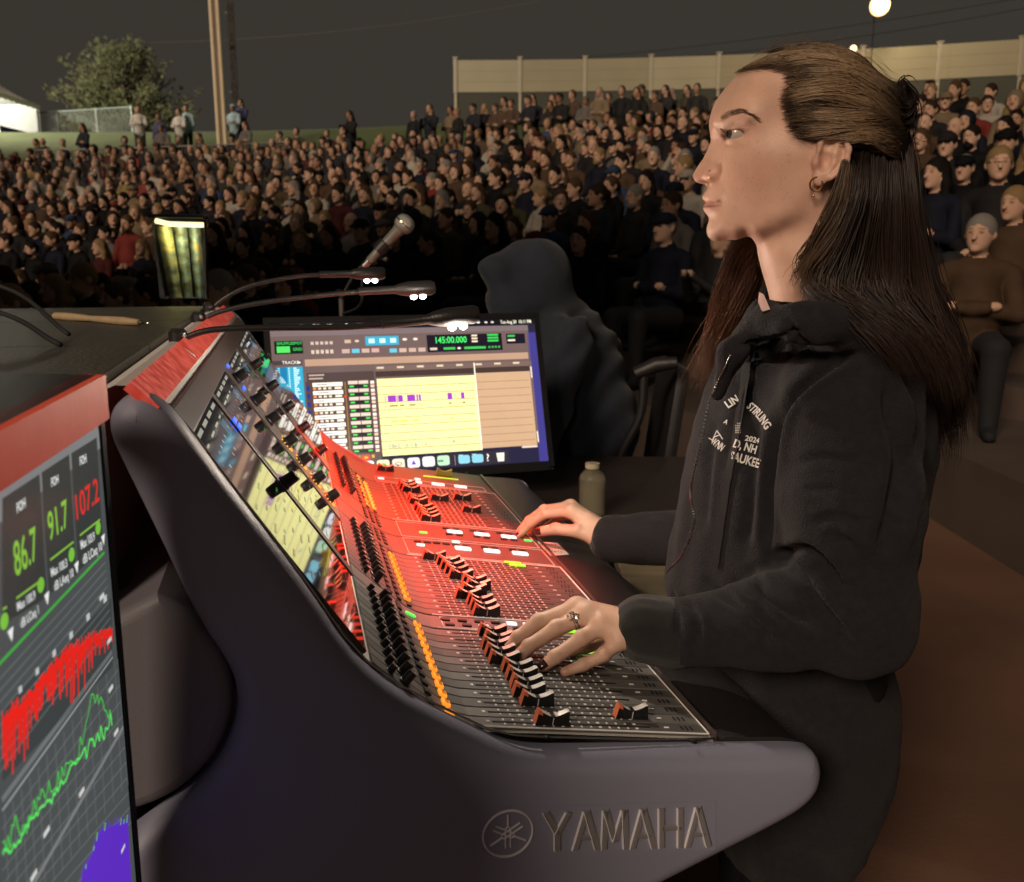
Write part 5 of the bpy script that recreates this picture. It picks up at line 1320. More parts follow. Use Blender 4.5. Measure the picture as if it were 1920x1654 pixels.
head_t = thick(ctrl, HR)
hu = lambda cx, cy: HR.uv(*HC(cx, cy))
u0, v1 = hu(300, 80); u1_, v0 = hu(1300, 1400)
Hh = .0020
vol = Vol((u0, -.108, v0), (u1_, .108, v1), Hh)
head_hw = add_relief(vol, 'skin', head_t, 0)
def hp(cx, cy, s): a = hu(cx, cy); return np.array([a[0], s * KU, a[1]])
for sg in (1, -1):
    # eyeball bulge with lids, opening cut later by the eyeball object
    vol.ell('skin', hp(553, 548, sg * 146), (.0150, .0150, .0125), .006)
    # nostril and wing
    vol.ell('skin', hp(428, 745, sg * 62), (.0085, .0075, .0075), .006)
    vol.ell('skin', hp(398, 782, sg * 36), (.0060, .0032, .0030), .003, 's')
    # lips
    vol.cone('skin', hp(400, 856, sg * 20), hp(470, 878, sg * 96), .0042, .0020, .005); vol.cone('skin', hp(404, 908, sg * 18), hp(462, 892, sg * 88), .0045, .0020, .005)
    vol.cone('skin', hp(398, 883, 0), hp(482, 881, sg * 118), .0013, .0012, .0022, 's')
    # brow ridge and cheek
    vol.cone('skin', hp(468, 470, sg * 120), hp(610, 478, sg * 240), .0050, .0040, .012)
    # ear: plate, rim, lobe, hollow
    c, s_ = math.cos(.25), math.sin(.25)
    vol.ell('skin', hp(1010, 680, sg * 300), (.0165, .0070, .0250), .006, rot=((c, 0, -s_), (0, 1, 0), (s_, 0, c)))
    rim = [(950, 668), (955, 620), (985, 588), (1035, 578), (1078, 600), (1096, 645), (1084, 700), (1052, 748), (1008, 782)]
    for (a, b) in zip(rim[:-1], rim[1:]): vol.cone('skin', hp(*a, sg * 326), hp(*b, sg * 328), .0034, .0034, .003)
    vol.ell('skin', hp(958, 780, sg * 308), (.0085, .0055, .0100), .006)
    anti = [(1040, 620), (1030, 665), (1018, 715), (985, 752)]
    for (a, b) in zip(anti[:-1], anti[1:]): vol.cone('skin', hp(*a, sg * 322), hp(*b, sg * 322), .0030, .0030, .004)
    vol.ell('skin', hp(978, 700, sg * 335), (.0080, .0075, .0115), .003, 's')
    vol.ell('skin', hp(1000, 625, sg * 338), (.0060, .0060, .0060), .003, 's')
    vol.ell('skin', hp(938, 706, sg * 312), (.0045, .0050, .0070), .004)
    # eye opening
    for q in ((520, 552, 146), (548, 552, 190), (500, 552, 110)):
        vol.ell('skin', hp(q[0], q[1], sg * (q[2] + 14)), (.0105, .0130, .0046), .002, 's')
V, Q, _ = vol.mesh(['skin'], 0)
# smooth once, keep the traced outline
def lap(V, Q, n=1, f=.5):
    for _ in range(n):
        acc = np.zeros_like(V); cnt = np.zeros(len(V))
        for i in range(4):
            a, b = Q[:, i], Q[:, (i + 1) % 4]; np.add.at(acc, a, V[b]); np.add.at(acc, b, V[a]); np.add.at(cnt, a, 1); np.add.at(cnt, b, 1)
        V = V + f * (acc / np.maximum(cnt, 1)[:, None] - V)
    return V
V = lap(V, Q, 2)
# colour by place
ucx = np.interp(V[:, 0], [hu(300, 600)[0], hu(1300, 600)[0]], [300, 1300]); vcy = np.interp(V[:, 2], [hu(900, 1400)[1], hu(900, 80)[1]], [1400, 80]); sk = np.abs(V[:, 1]) / KU
col = np.tile(np.array([.69, .42, .315]), (len(V), 1))
def paint(cx, cy, rx, ry, c, a, smax=999):
    g_ = np.clip(1.25 - np.sqrt(((ucx - cx) / rx) ** 2 + ((vcy - cy) / ry) ** 2), 0, 1) * a * (sk < smax)
    col[:] = col + (np.array(c) - col) * g_[:, None]
paint(640, 730, 170, 120, (.64, .34, .25), .6); paint(400, 740, 90, 60, (.64, .33, .24), .6); paint(700, 620, 200, 60, (.68, .43, .32), .4); paint(560, 300, 200, 120, (.68, .43, .31), .5)
paint(430, 866, 62, 22, (.50, .20, .165), .9, 125); paint(428, 905, 52, 24, (.52, .22, .18), .9, 120); paint(440, 884, 50, 7, (.20, .06, .05), .9, 125)
paint(548, 528, 62, 22, (.42, .24, .17), .5); paint(545, 498, 60, 16, (.70, .46, .34), .6); paint(560, 590, 70, 20, (.52, .29, .21), .4)
paint(398, 784, 30, 14, (.16, .06, .045), .8, 70); paint(970, 700, 40, 60, (.46, .23, .16), .6)
for (x, y) in ((652, 748), (810, 860)): paint(x, y, 5, 5, (.26, .13, .09), .7)
_hl = np.array([(572, 203), (640, 200), (730, 205), (800, 240), (832, 320), (806, 420), (830, 500), (850, 560), (885, 590), (950, 588)])
dmin = np.full(len(V), 1e9)
for (a, b) in zip(_hl[:-1], _hl[1:]):
    ab = b - a; t_ = np.clip(((ucx - a[0]) * ab[0] + (vcy - a[1]) * ab[1]) / (ab @ ab), 0, 1); dmin = np.minimum(dmin, np.hypot(ucx - a[0] - t_ * ab[0], vcy - a[1] - t_ * ab[1]))
hk = np.clip(1 - dmin / 46, 0, 1)[:, None] ** 1.3 * .72; col[:] = col * (1 - hk) + np.array([.14, .085, .05]) * hk
fr = nrg.random((420, 3))
for a in fr: paint(430 + a[0] * 420, 560 + a[1] * 330, 3.5, 3.5, (.42, .22, .15), .5 * a[2])
HV, HQ, HCOL = HR.w(V), Q, col
print('head', len(V), round(_t.time() - _t0, 1))

# ---- hands
def fingers(vol, F, k=.004):
    for pts, rs in F: vol.chain('skin', pts, rs, k)
def hand(fing, palm, wrist, fore, th, rel_lo, rel_hi, nails, h=.0016):
    vol = Vol(rel_lo, rel_hi, h)
    for f in fing: vol.chain('skin', f[0], f[1], .0035)
    for a, b, ra, rb in palm: vol.cone('skin', a, b, ra, rb, .010)
    vol.cone('skin', wrist, fore, .0245, .027, .012)
    for f in fing:
        for j in (1, 2): vol.ell('skin', np.array(f[0][j]) + np.array((0, -.3, .9)) * f[1][j] * .28, np.ones(3) * f[1][j] * .92, .004)
        if f is not fing[-1]: vol.ell('skin', np.array(f[0][0]) + np.array((0, -.2, .9)) * f[1][0] * .30, np.ones(3) * f[1][0] * .95, .005); vol.cone('skin', np.array(f[0][0]) + np.array((0, -.2, 1)) * f[1][0] * .5, np.array(wrist) * .6 + np.array(f[0][0]) * .4 + np.array((0, -.2, 1)) * .0185, .0040, .0028, .006)
    V, Q, _ = vol.mesh(['skin'], 0); V = lap(V, Q, 1)
    c = np.tile(np.array([.64, .40, .295]), (len(V), 1))
    for f in fing:
        for j in (1, 2):
            d = np.linalg.norm(V - np.array(f[0][j]), axis=1); c += (np.array([.46, .20, .135]) - c) * np.clip(1.2 - d / .009, 0, 1)[:, None] * .5
        d = np.linalg.norm(V - np.array(f[0][-1]), axis=1); c += (np.array([.55, .24, .17]) - c) * np.clip(1.2 - d / .012, 0, 1)[:, None] * .6
    return V, Q, c
def P3(x, y, Y): return atY(x, y, Y)
# near (left) hand resting on the faders
nI = [P3(1082, 1140, 1.178), P3(1010, 1166, 1.176), P3(971, 1196, 1.168), P3(946, 1222, 1.160)]
nM = [P3(1104, 1152, 1.160), P3(1044, 1178, 1.152), P3(992, 1212, 1.140), P3(964, 1238, 1.130)]
nR = [P3(1130, 1172, 1.142), P3(1090, 1198, 1.130), P3(1042, 1232, 1.118), P3(1018, 1250, 1.112)]
nP = [P3(1162, 1200, 1.126), P3(1132, 1228, 1.116), P3(1094, 1247, 1.112), P3(1060, 1260, 1.108)]
nT = [P3(1160, 1196, 1.17), P3(1100, 1210, 1.185), P3(1060, 1222, 1.18), P3(1035, 1230, 1.172)]
nW = P3(1196, 1184, 1.140)
fing = [(nI, (.0120, .0108, .0094, .0080)), (nM, (.0122, .0110, .0096, .0082)), (nR, (.0116, .0105, .0092, .0077)), (nP, (.0104, .0092, .0080, .0067)), (nT, (.012, .0105, .009, .0075))]
palm = [(nW, nI[0], .024, .0138), (nW, nM[0], .025, .0145), (nW, nR[0], .025, .0138), (nW, nP[0], .023, .0125), (nI[0], nM[0], .0108, .0115), (nM[0], nR[0], .0115, .011), (nR[0], nP[0], .011, .010)]
allp = np.array(nI + nM + nR + nP + nT + [nW, P3(1290, 1186, 1.128)])
NHV, NHQ, NHC = hand(fing, palm, nW, P3(1290, 1186, 1.128), None, allp.min(0) - .035, allp.max(0) + .035, None)
# far (right) hand pressing a key
fI = [P3(1072, 958, 1.715), P3(1022, 964, 1.735), P3(994, 983, 1.752), P3(974, 1003, 1.762)]
fM = [P3(1070, 950, 1.735), P3(1020, 956, 1.765), P3(992, 976, 1.785), P3(974, 996, 1.79)]
fR = [P3(1074, 955, 1.755), P3(1030, 962, 1.79), P3(1006, 982, 1.81), P3(994, 1000, 1.81)]
fP = [P3(1082, 962, 1.772), P3(1045, 972, 1.80), P3(1026, 988, 1.815), P3(1018, 1004, 1.815)]
fT = [P3(1118, 1008, 1.675), P3(1082, 996, 1.685), P3(1042, 992, 1.70), P3(1010, 997, 1.712)]
fW = P3(1128, 1000, 1.685)
fing2 = [(fI, (.0112, .0096, .0086, .0070)), (fM, (.0112, .0096, .0086, .0070)), (fR, (.0105, .009, .008, .0068)), (fP, (.0095, .008, .007, .006)), (fT, (.0150, .0128, .0112, .0094))]
palm2 = [(fW, fI[0], .022, .0135), (fW, fM[0], .022, .0135), (fW, fR[0], .021, .0125), (fW, fP[0], .020, .0115), (fI[0], fP[0], .012, .011), (fW, fT[0], .022, .017)]
allp = np.array(fI + fM + fR + fP + fT + [fW, P3(1200, 1008, 1.63)])
FHV, FHQ, FHC = hand(fing2, palm2, fW, P3(1200, 1008, 1.63), None, allp.min(0) - .035, allp.max(0) + .035, None)
# forearms, upper body and legs inside the clothes complete the figure
bv = Vol((.20, .95, .05), (.80, 1.75, 1.50), .016)
HIP = (np.array([.45, 1.30, .86]))
bv.chain('skin', [np.array([.45, 1.30, 1.36]), np.array([.47, 1.32, 1.20]), np.array([.49, 1.32, 1.0]), HIP], (.05, .09, .09, .085), .05)
for dy in (-.1, .1):
    bv.chain('skin', [HIP + (0, dy, 0), np.array([.42, 1.31 + dy, .48]), np.array([.44, 1.31 + dy, .12])], (.065, .05, .04), .03)
BV, BQ, _ = bv.mesh(['skin'], 0)
VV = np.concatenate([HV, NHV, FHV, BV]); QQ = np.concatenate([HQ, NHQ + len(HV), FHQ + len(HV) + len(NHV), BQ + len(HV) + len(NHV) + len(FHV)])
CC = np.concatenate([HCOL, NHC, FHC, np.tile(np.array([.5, .28, .19]), (len(BV), 1))])
wobj('body', VV, QQ, [M_skin], col=CC)
print('hands', round(_t.time() - _t0, 1))

# ---- nails, ring, eye, brows, lashes, earring
M_nail = mat('dark_nail_polish', (0.035, 0.012, 0.016), .15, var=.3, scale=300, spec=.8); M_nailp = mat('bare_nail', (.55, .32, .25), .25, var=.05)
def nail(f, r, m, up):
    a, b = np.array(f[-2]), np.array(f[-1]); d = Vector(b - a).normalized(); u_ = Vector(up); u_ = (u_ - d * u_.dot(d)).normalized(); sd_ = d.cross(u_)
    mb_ = MB(); N1, N2 = 6, 6
    for i in range(N1 + 1):
        for j in range(N2 + 1):
            x = (i / N1 - .50) * r * 1.6; th = (j / N2 - .5) * 1.7 * (1 - .25 * (i / N1) ** 3); rr_ = r * 1.06 * math.sqrt(max(.15, 1 - (max(x, 0) / (1.12 * r)) ** 2))
            mb_.v.append(tuple(Vector(b) + d * x + (u_ * math.cos(th) + sd_ * math.sin(th)) * rr_ - Vector(WO)))
    for i in range(N1):
        for j in range(N2): a_ = i * (N2 + 1) + j; mb_.f.append((a_, a_ + 1, a_ + N2 + 2, a_ + N2 + 1)); mb_.m.append(0)
    mb_.build('fingernail', m, woman, smooth=True)
upv = (.15, -.55, .9)
nail(nI, .0080, M_nail, upv); nail(nM, .0082, M_nailp, upv); nail(nR, .0077, M_nail, upv); nail(nP, .0067, M_nailp, upv); nail(fT, .0094, M_nail, (.0, -.9, .45)); nail(fI, .0070, M_nail, (-.5, -.2, .8))
# ring: twisted silver band with leaves
rc_ = (np.array(nM[0]) * .55 + np.array(nM[1]) * .45); axr = Vector(np.array(nM[1]) - np.array(nM[0])).normalized(); r1 = axr.orthogonal().normalized(); r2v = axr.cross(r1); mb_ = MB()
for q in range(3): mb_.tube([Vector(rc_) - Vector(WO) + (r1 * math.cos(t_) + r2v * math.sin(t_)) * .0122 + axr * .003 * math.sin(2 * t_ + q * 2.1) for t_ in np.linspace(0, 2 * math.pi, 26)], .0011, 6)
rr3 = random.Random(4); topd = (Vector((.1, -.6, .9)) - axr * Vector((.1, -.6, .9)).dot(axr)).normalized(); sdv = axr.cross(topd)
for q in range(9):
    c_ = Vector(rc_) - Vector(WO) + topd * .0128 + axr * rr3.uniform(-.008, .008) + sdv * rr3.uniform(-.006, .006); e_ = c_ + axr * rr3.uniform(-.006, .006) + sdv * rr3.uniform(-.005, .005) + topd * .001
    mb_.tube([c_, c_.lerp(e_, .5) + topd * .0012, e_], [.0006, .0016, .0005], 6)
mb_.build('ring', M_silver, woman, smooth='auto')
def wl(p): return HR.w(np.asarray(p)) - WO
M_eye = mat_vcol('eyeball', .08, spec=.8, var=.02)
for sg in (1, -1):
    c = hp(553, 549, sg * 146); r = .0128; NA_, NB_ = 40, 24; V = []; C_ = []; F = []
    fw = Vector((-.80, .60 if sg > 0 else .08, .03)).normalized(); q_ = Vector((0, 0, 1)).rotation_difference(fw)
    for i in range(NA_ + 1):
        th = math.pi * i / NA_
        for j in range(NB_):
            ph = 2 * math.pi * j / NB_; d = q_ @ Vector((math.sin(th) * math.cos(ph), math.sin(th) * math.sin(ph), math.cos(th))); rr_ = r * (1.04 if th < .42 else 1.0); V.append(c + np.array(d) * rr_)
            C_.append((.006, .005, .005) if th < .20 else ((.06, .045, .03) if th < .46 else ((.03, .025, .02) if th < .53 else (.50, .43, .39))))
    for i in range(NA_):
        for j in range(NB_): F.append((i * NB_ + j, i * NB_ + (j + 1) % NB_, (i + 1) * NB_ + (j + 1) % NB_, (i + 1) * NB_ + j))
    mesh_obj('eye', mk_mesh('eye', wl(V), F, [M_eye], col=np.array(C_)), woman)
M_brow = mat('brow_hair', (.10, .055, .032), .6, var=.3, scale=300)
def hair_tubes(strands, radii, cols=None, sides=4, taper=True):
    """strands: list of (n,3) arrays -> verts, quads, colours"""
    V = []; F = []; C_ = []; base = 0
    for si, P in enumerate(strands):
        P = np.asarray(P, float); n = len(P); T = np.gradient(P, axis=0); T /= np.linalg.norm(T, axis=1)[:, None] + 1e-12
        up = np.tile(np.array([.3, .5, .81]), (n, 1)); B = np.cross(T, up); B /= np.linalg.norm(B, axis=1)[:, None] + 1e-9; Nn = np.cross(B, T)
        r = radii[si] if np.ndim(radii) else radii; s = np.linspace(0, 1, n); rad = r * (np.clip(1.35 * (1 - s ** 3), .15, 1) * np.clip(s * 9 + .2, 0, 1) if taper else np.ones(n))
        for j in range(sides):
            a = 2 * math.pi * j / sides; V.append(P + (B * math.cos(a) + Nn * math.sin(a)) * rad[:, None])
        idx = base + np.arange(n - 1)
        for j in range(sides):
            k = (j + 1) % sides; F.append(np.stack([idx + j * n, idx + 1 + j * n, idx + 1 + k * n, idx + k * n], 1))
        if cols is not None: C_.append(np.tile(cols[si], (n * sides, 1)) if np.ndim(cols[si]) == 1 else np.tile(cols[si], (sides, 1)))
        base += n * sides
    return np.concatenate(V), np.concatenate(F), (np.concatenate(C_) if cols is not None else None)
def surf(cx, cy, sg, off=0.0):
    a = hu(cx, cy); q = float(head_t(np.array([a[0] * 10]), np.array([a[1] * 10]))[0]) / 100
    return np.array([a[0], sg * (math.sqrt(max(q, 0)) + off), a[1]])
for sg in (1, -1):
    st = []
    for i in range(150):
        t_ = nrg.random(); bx = np.interp(t_, [0, .25, .55, 1], [472, 520, 565, 648]); by = np.interp(t_, [0, .25, .55, 1], [478, 452, 440, 480]) + nrg.normal(0, 1) * np.interp(t_, [0, .3, 1], [6, 5, 2])
        dx, dy = np.interp(t_, [0, .4, 1], [10, 26, 30]), np.interp(t_, [0, .4, 1], [-20, -6, 14]); p0 = surf(bx, by, sg, .0022 + (.0032 if bx < 610 else .001)); p1 = surf(bx + dx * .5, by + dy * .5, sg, .0042 + (.0028 if bx < 600 else .001)); p2 = surf(bx + dx, by + dy, sg, .0036 + (.0025 if bx < 590 else .0008)); st.append(HR.w(np.array([p0, p1, p2])) - WO)
    V, F, _ = hair_tubes(st, .00026, None, 3); mesh_obj('eyebrow', mk_mesh('eyebrow', V, F, [M_brow]), woman)
    st = []; ec = hp(553, 549, sg * 146)
    for i in range(46):
        t_ = i / 45; az = -1.15 + 1.75 * t_       # around the eye from inner to outer corner
        d = np.array([-math.cos(az) * .98, sg * math.sin(az), .26 - .10 * (t_ - .5) ** 2 * 4]); d /= np.linalg.norm(d); p0 = ec + d * .0142; p1 = p0 + d * .0035 + np.array([0, 0, -.0006]); p2 = p0 + d * .0065 + np.array([0, 0, .0026]); st.append(HR.w(np.array([p0, p1, p2])) - WO)
    V, F, _ = hair_tubes(st, .00040, None, 3); mesh_obj('eyelashes', mk_mesh('eyelashes', V, F, [M_brow]), woman)
    e0 = hp(937, 812, sg * 318); mb_ = MB(); mb_.tube([Vector(wl(e0 + np.array([math.cos(t_) * .0068, sg * .0015, math.sin(t_) * .0078]))) for t_ in np.linspace(R(60), R(395), 22)], .0012, 8); mb_.build('earring', M_gold, woman, smooth='auto')
    mb_ = MB(); mb_.lathe([(.0003, -.0016), (.0014, -.001), (.0014, .001), (.0003, .0016)], wl(hp(923, 865, sg * 320)), n=10); mb_.build('earring_bead', M_gold, woman, smooth=True)
mb_ = MB(); mb_.tube([Vector(wl(hp(424, 742, 78) + np.array([math.cos(t_) * .0034, .003 * abs(math.sin(t_)), math.sin(t_) * .0050]))) for t_ in np.linspace(R(100), R(300), 12)], .0005, 6); mb_.build('nose_ring', M_gold, woman, smooth=True)
print('face', round(_t.time() - _t0, 1))

# ---- hair: a close cap plus many strands; upper part swept back to a tie, the rest hanging long
hsil = [(566, 208), (600, 168), (700, 112), (800, 78), (930, 63), (1050, 74), (1130, 100), (1230, 160), (1320, 245), (1395, 268), (1440, 330), (1462, 420), (1455, 540), (1430, 640), (1452, 760), (1470, 900)]
hin = [(640, 205, 128), (720, 240, 246), (800, 300, 300), (860, 240, 296), (950, 180, 232), (1000, 300, 336), (900, 400, 330), (1000, 450, 352), (900, 540, 330), (1100, 300, 318), (1150, 420, 330), (1050, 560, 345), (1200, 250, 190), (1250, 380, 262), (1180, 560, 308), (1300, 520, 232), (1300, 400, 210), (1350, 330, 120), (1380, 480, 130), (1390, 620, 120), (1250, 680, 250), (1150, 700, 300), (870, 590, 308), (820, 200, 230), (700, 170, 160), (1320, 760, 200), (1300, 900, 190), (1200, 850, 260), (1150, 1000, 250), (1300, 1000, 210)]
hair_t = thick([(*HC(x, y), 0) for x, y in hsil] + [(*HC(x, y), h * KU) for x, y, h in hin] + [(*HC(x, y), -.05) for x, y in ((400, 150), (900, -80), (1500, 150), (1620, 500), (1640, 900))], HR)
def hsurf(cx, cy):
    a = np.array([hu(x, y) for x, y in zip(np.atleast_1d(cx), np.atleast_1d(cy))]); q = hair_t(a[:, 0] * 10, a[:, 1] * 10) / 100; q2 = head_t(a[:, 0] * 10, a[:, 1] * 10) / 100
    return a, np.sqrt(np.maximum(np.maximum(q, q2), 1e-8))
dark, mid, lite = np.array([.016, .009, .007]), np.array([.058, .035, .021]), np.array([.27, .185, .110])
strands = []; cols = []; rads = []
hl = np.array([(572, 203), (640, 200), (730, 205), (800, 240), (832, 320), (806, 420), (830, 500), (850, 560), (885, 590), (950, 588), (1040, 572), (1095, 620)])     # hairline seen from the side
hseg = np.concatenate([[0], np.cumsum(np.hypot(*np.diff(hl, axis=0).T))])
for sg in (1, -1):
    for i in range(6300 if sg > 0 else 1100):
        t_ = nrg.random() ** .9 * hseg[-1]; sx, sy = np.interp(t_, hseg, hl[:, 0]), np.interp(t_, hseg, hl[:, 1]); f_ = t_ / hseg[-1]
        sx += nrg.normal(0, 8) - 44 * nrg.random() ** 2.2 + abs(nrg.normal(0, 1)) * (0 if nrg.random() < .6 else 150); sy += nrg.normal(0, 7)
        topy = np.interp(sx, [p[0] for p in hsil[:12]], [p[1] for p in hsil[:12]]); sy = max(sy - (nrg.random() * 130 * (1 - f_) if sx > 700 else 0), topy + 4)
        ex, ey = 1395 + nrg.normal(0, 22), np.interp(f_, [0, .25, .55, 1], [300, 380, 500, 620]) + nrg.normal(0, 26)
        n = 12; s = np.linspace(0, 1, n); bow = np.interp(f_, [0, .3, .7, 1], [-150, -80, -20, 18])
        X = sx + (ex - sx) * s; Yc_ = sy + (ey - sy) * (s ** np.interp(f_, [0, 1], [2.0, 1.3])) + bow * np.sin(np.pi * s) * .55 + 15 * np.sin(s * 8 + sy * .016 + f_ * 5) * s * (1 - s) * 3
        Yc_ = np.maximum(Yc_, np.interp(X, [p[0] for p in hsil[:12]], [p[1] for p in hsil[:12]]) + 3)
        a, hw_s = hsurf(X, Yc_); lane = math.sin(f_ * 55 + 1.3 * math.sin(f_ * 19)); off = nrg.uniform(-.0030, .0014) + .0042 * lane * np.sin(np.pi * np.clip(s * 1.25, 0, 1)) + .0016 * np.sin(s * 9 + t_ * .03)
        P = np.stack([a[:, 0], sg * (hw_s + off), a[:, 1]], 1); strands.append(HR.w(P) - WO)
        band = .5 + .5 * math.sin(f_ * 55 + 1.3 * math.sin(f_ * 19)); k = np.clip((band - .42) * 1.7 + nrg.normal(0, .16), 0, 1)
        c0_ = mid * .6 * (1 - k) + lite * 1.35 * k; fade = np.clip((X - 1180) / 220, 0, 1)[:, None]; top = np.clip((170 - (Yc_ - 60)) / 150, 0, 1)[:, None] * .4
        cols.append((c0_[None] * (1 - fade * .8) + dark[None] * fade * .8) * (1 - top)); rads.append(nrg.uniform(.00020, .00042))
# loose wisps along the hairline
for sg in (1,):
    for i in range(60):
        x0 = nrg.uniform(560, 900); y0 = np.interp(x0, [560, 730, 830, 900], [205, 210, 400, 590]); n = 8; s = np.linspace(0, 1, n); X = x0 + 90 * s * nrg.uniform(.5, 1.3); Y_ = y0 - 25 * np.sin(s * 2.5) * nrg.uniform(.2, 1.4) + 20 * s
        Y_ = np.maximum(Y_, np.interp(X, [p[0] for p in hsil[:12]], [p[1] for p in hsil[:12]]) + 2)
        a, hw_s = hsurf(X, Y_); strands.append(HR.w(np.stack([a[:, 0], sg * (hw_s + .002 + .003 * s), a[:, 1]], 1)) - WO); cols.append(lite * .8); rads.append(.0003)
# fine short hairs in front of the hairline, and flyaways over the crown
for i in range(900):
    t_ = nrg.random() * hseg[9]; sx, sy = np.interp(t_, hseg, hl[:, 0]), np.interp(t_, hseg, hl[:, 1]); f_ = t_ / hseg[-1]; fwd = nrg.random() ** 1.6
    sx -= 62 * fwd * (1 if t_ > hseg[2] else .45); sy += (-8 if t_ > hseg[3] else 26) * fwd + nrg.normal(0, 5); n = 7; s = np.linspace(0, 1, n); Ln2 = nrg.uniform(70, 150)
    X = sx + Ln2 * s; Y_ = sy + (nrg.normal(-4, 16)) * s - 10 * np.sin(s * 3) * nrg.random(); Y_ = np.maximum(Y_, np.interp(X, [p[0] for p in hsil[:12]], [p[1] for p in hsil[:12]]) + 2)
    a, hw_s = hsurf(X, Y_); q2 = np.sqrt(np.maximum(head_t(a[:, 0] * 10, a[:, 1] * 10) / 100, 1e-8)); base_ = np.where(s < .45, q2, hw_s)
    strands.append(HR.w(np.stack([a[:, 0], base_ + .0006 + .0022 * s, a[:, 1]], 1)) - WO); cols.append(mid * nrg.uniform(.9, 2.4)); rads.append(.00016)
for i in range(150):
    x0 = nrg.uniform(620, 1330); n = 9; s = np.linspace(0, 1, n); X = x0 + nrg.uniform(80, 190) * s; top_ = np.interp(X, [p[0] for p in hsil[:12]], [p[1] for p in hsil[:12]]); Y_ = top_ + 6 - nrg.uniform(4, 26) * np.sin(s * 3.0) * s
    P = np.stack([[hu(x, y)[0] for x, y in zip(X, Y_)], nrg.normal(0, .03) + .004 * np.sin(s * 5), [hu(x, y)[1] for x, y in zip(X, Y_)]], 1); strands.append(HR.w(P) - WO); cols.append(lite * .7); rads.append(.00014)
# tie: dark bun-like knot behind the head
for i in range(420):
    th = nrg.random() * 6.283; n = 14; s = np.linspace(0, 1, n); cx0, cy0 = 1415, 330
    X = cx0 + (30 + 42 * nrg.random()) * np.cos(th + s * 3.2) * (.6 + .4 * s); Y_ = cy0 + (60 + 60 * nrg.random()) * np.sin(th + s * 3.2) * (.7 + .3 * s) + 120 * s * nrg.random()
    P = np.stack([[hu(x, y)[0] for x, y in zip(X, Y_)], (nrg.normal(0, .014) + .018 * np.sin(s * 3 + th)), [hu(x, y)[1] for x, y in zip(X, Y_)]], 1); strands.append(HR.w(P) - WO); cols.append(dark * nrg.uniform(.6, 1.3)); rads.append(.0009)
# long hair: from behind the ears down over the back and the near shoulder (guides in picture pixels with depth)
def long_lock(guides, n, spread, base, tip, r=(.0006, .0010), wav=.013, seg=18):
    G0, G1 = [np.array([atY(*q) for q in g]) for g in guides]
    for i in range(n):
        f_ = nrg.random(); G = G0 * (1 - f_) + G1 * f_; S_ = np.array(spline(G, seg)); m_ = len(S_); s = np.linspace(0, 1, m_)[:, None]
        ph = f_ * 20 + nrg.normal(0, .5); dv = nrg.normal(0, 1, 3) * spread; clump = np.array([math.sin(f_ * 31), math.cos(f_ * 23), 0]) * .013
        S_ = S_ + dv[None] * (.35 + .65 * s) + clump[None] * s + wav * np.stack([np.sin(s[:, 0] * 8 + ph), .7 * np.cos(s[:, 0] * 7 + ph), 0 * s[:, 0]], 1) * s
        S_ = S_[: max(6, int(m_ * nrg.uniform(.78, 1)))]; s = s[:len(S_)]
        strands.append(S_ - WO); c0_ = np.array(base) * nrg.uniform(.6, 1.5); c1_ = np.array(tip) * nrg.uniform(.6, 1.4); cols.append(c0_[None] * (1 - s) + c1_[None] * s); rads.append(nrg.uniform(*r))
dk_, br_ = (.020, .0115, .009), (.050, .030, .023)
long_lock(([(1612, 236, 1.105), (1600, 330, 1.062), (1585, 395, 1.060), (1552, 475, 1.066), (1530, 545, 1.06), (1590, 590, 1.03), (1668, 640, 1.02), (1738, 735, 1.05)], [(1688, 215, 1.14), (1698, 300, 1.12), (1706, 400, 1.11), (1726, 500, 1.13), (1748, 570, 1.13), (1772, 640, 1.13), (1786, 710, 1.14), (1782, 780, 1.15)]), 4700, .008, dk_, br_, (.0004, .0009))
long_lock(([(1585, 270, 1.20), (1590, 400, 1.22), (1600, 520, 1.22), (1660, 610, 1.2), (1720, 700, 1.2), (1755, 800, 1.22), (1760, 880, 1.23)], [(1695, 250, 1.17), (1716, 400, 1.20), (1742, 520, 1.22), (1770, 600, 1.22), (1790, 680, 1.22), (1792, 760, 1.23), (1780, 830, 1.24)]), 1300, .014, dk_, dk_, (.0004, .0009))
long_lock(([(1582, 300, 1.062), (1562, 380, 1.065), (1530, 450, 1.075), (1508, 500, 1.085), (1500, 545, 1.09)], [(1592, 310, 1.058), (1580, 400, 1.06), (1550, 470, 1.062), (1530, 520, 1.065), (1545, 560, 1.05)]), 520, .004, (.09, .055, .03), (.10, .055, .03), (.0003, .0006))
# far lock hanging in front of the far shoulder
long_lock(([(1440, 330, 1.25), (1400, 440, 1.25), (1372, 480, 1.26), (1352, 540, 1.28), (1335, 610, 1.31), (1310, 690, 1.34), (1290, 760, 1.36)], [(1480, 330, 1.24), (1440, 450, 1.24), (1420, 490, 1.245), (1412, 530, 1.26), (1396, 580, 1.28), (1372, 630, 1.31), (1340, 690, 1.34)]), 1000, .007, (.06, .028, .016), (.17, .07, .035), (.0003, .0006))
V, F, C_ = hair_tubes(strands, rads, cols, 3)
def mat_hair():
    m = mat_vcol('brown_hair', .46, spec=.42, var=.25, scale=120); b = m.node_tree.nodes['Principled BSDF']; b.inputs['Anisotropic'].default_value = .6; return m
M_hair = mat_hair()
hair = mesh_obj('hair', mk_mesh('hair', V, F, [M_hair], col=C_), woman)
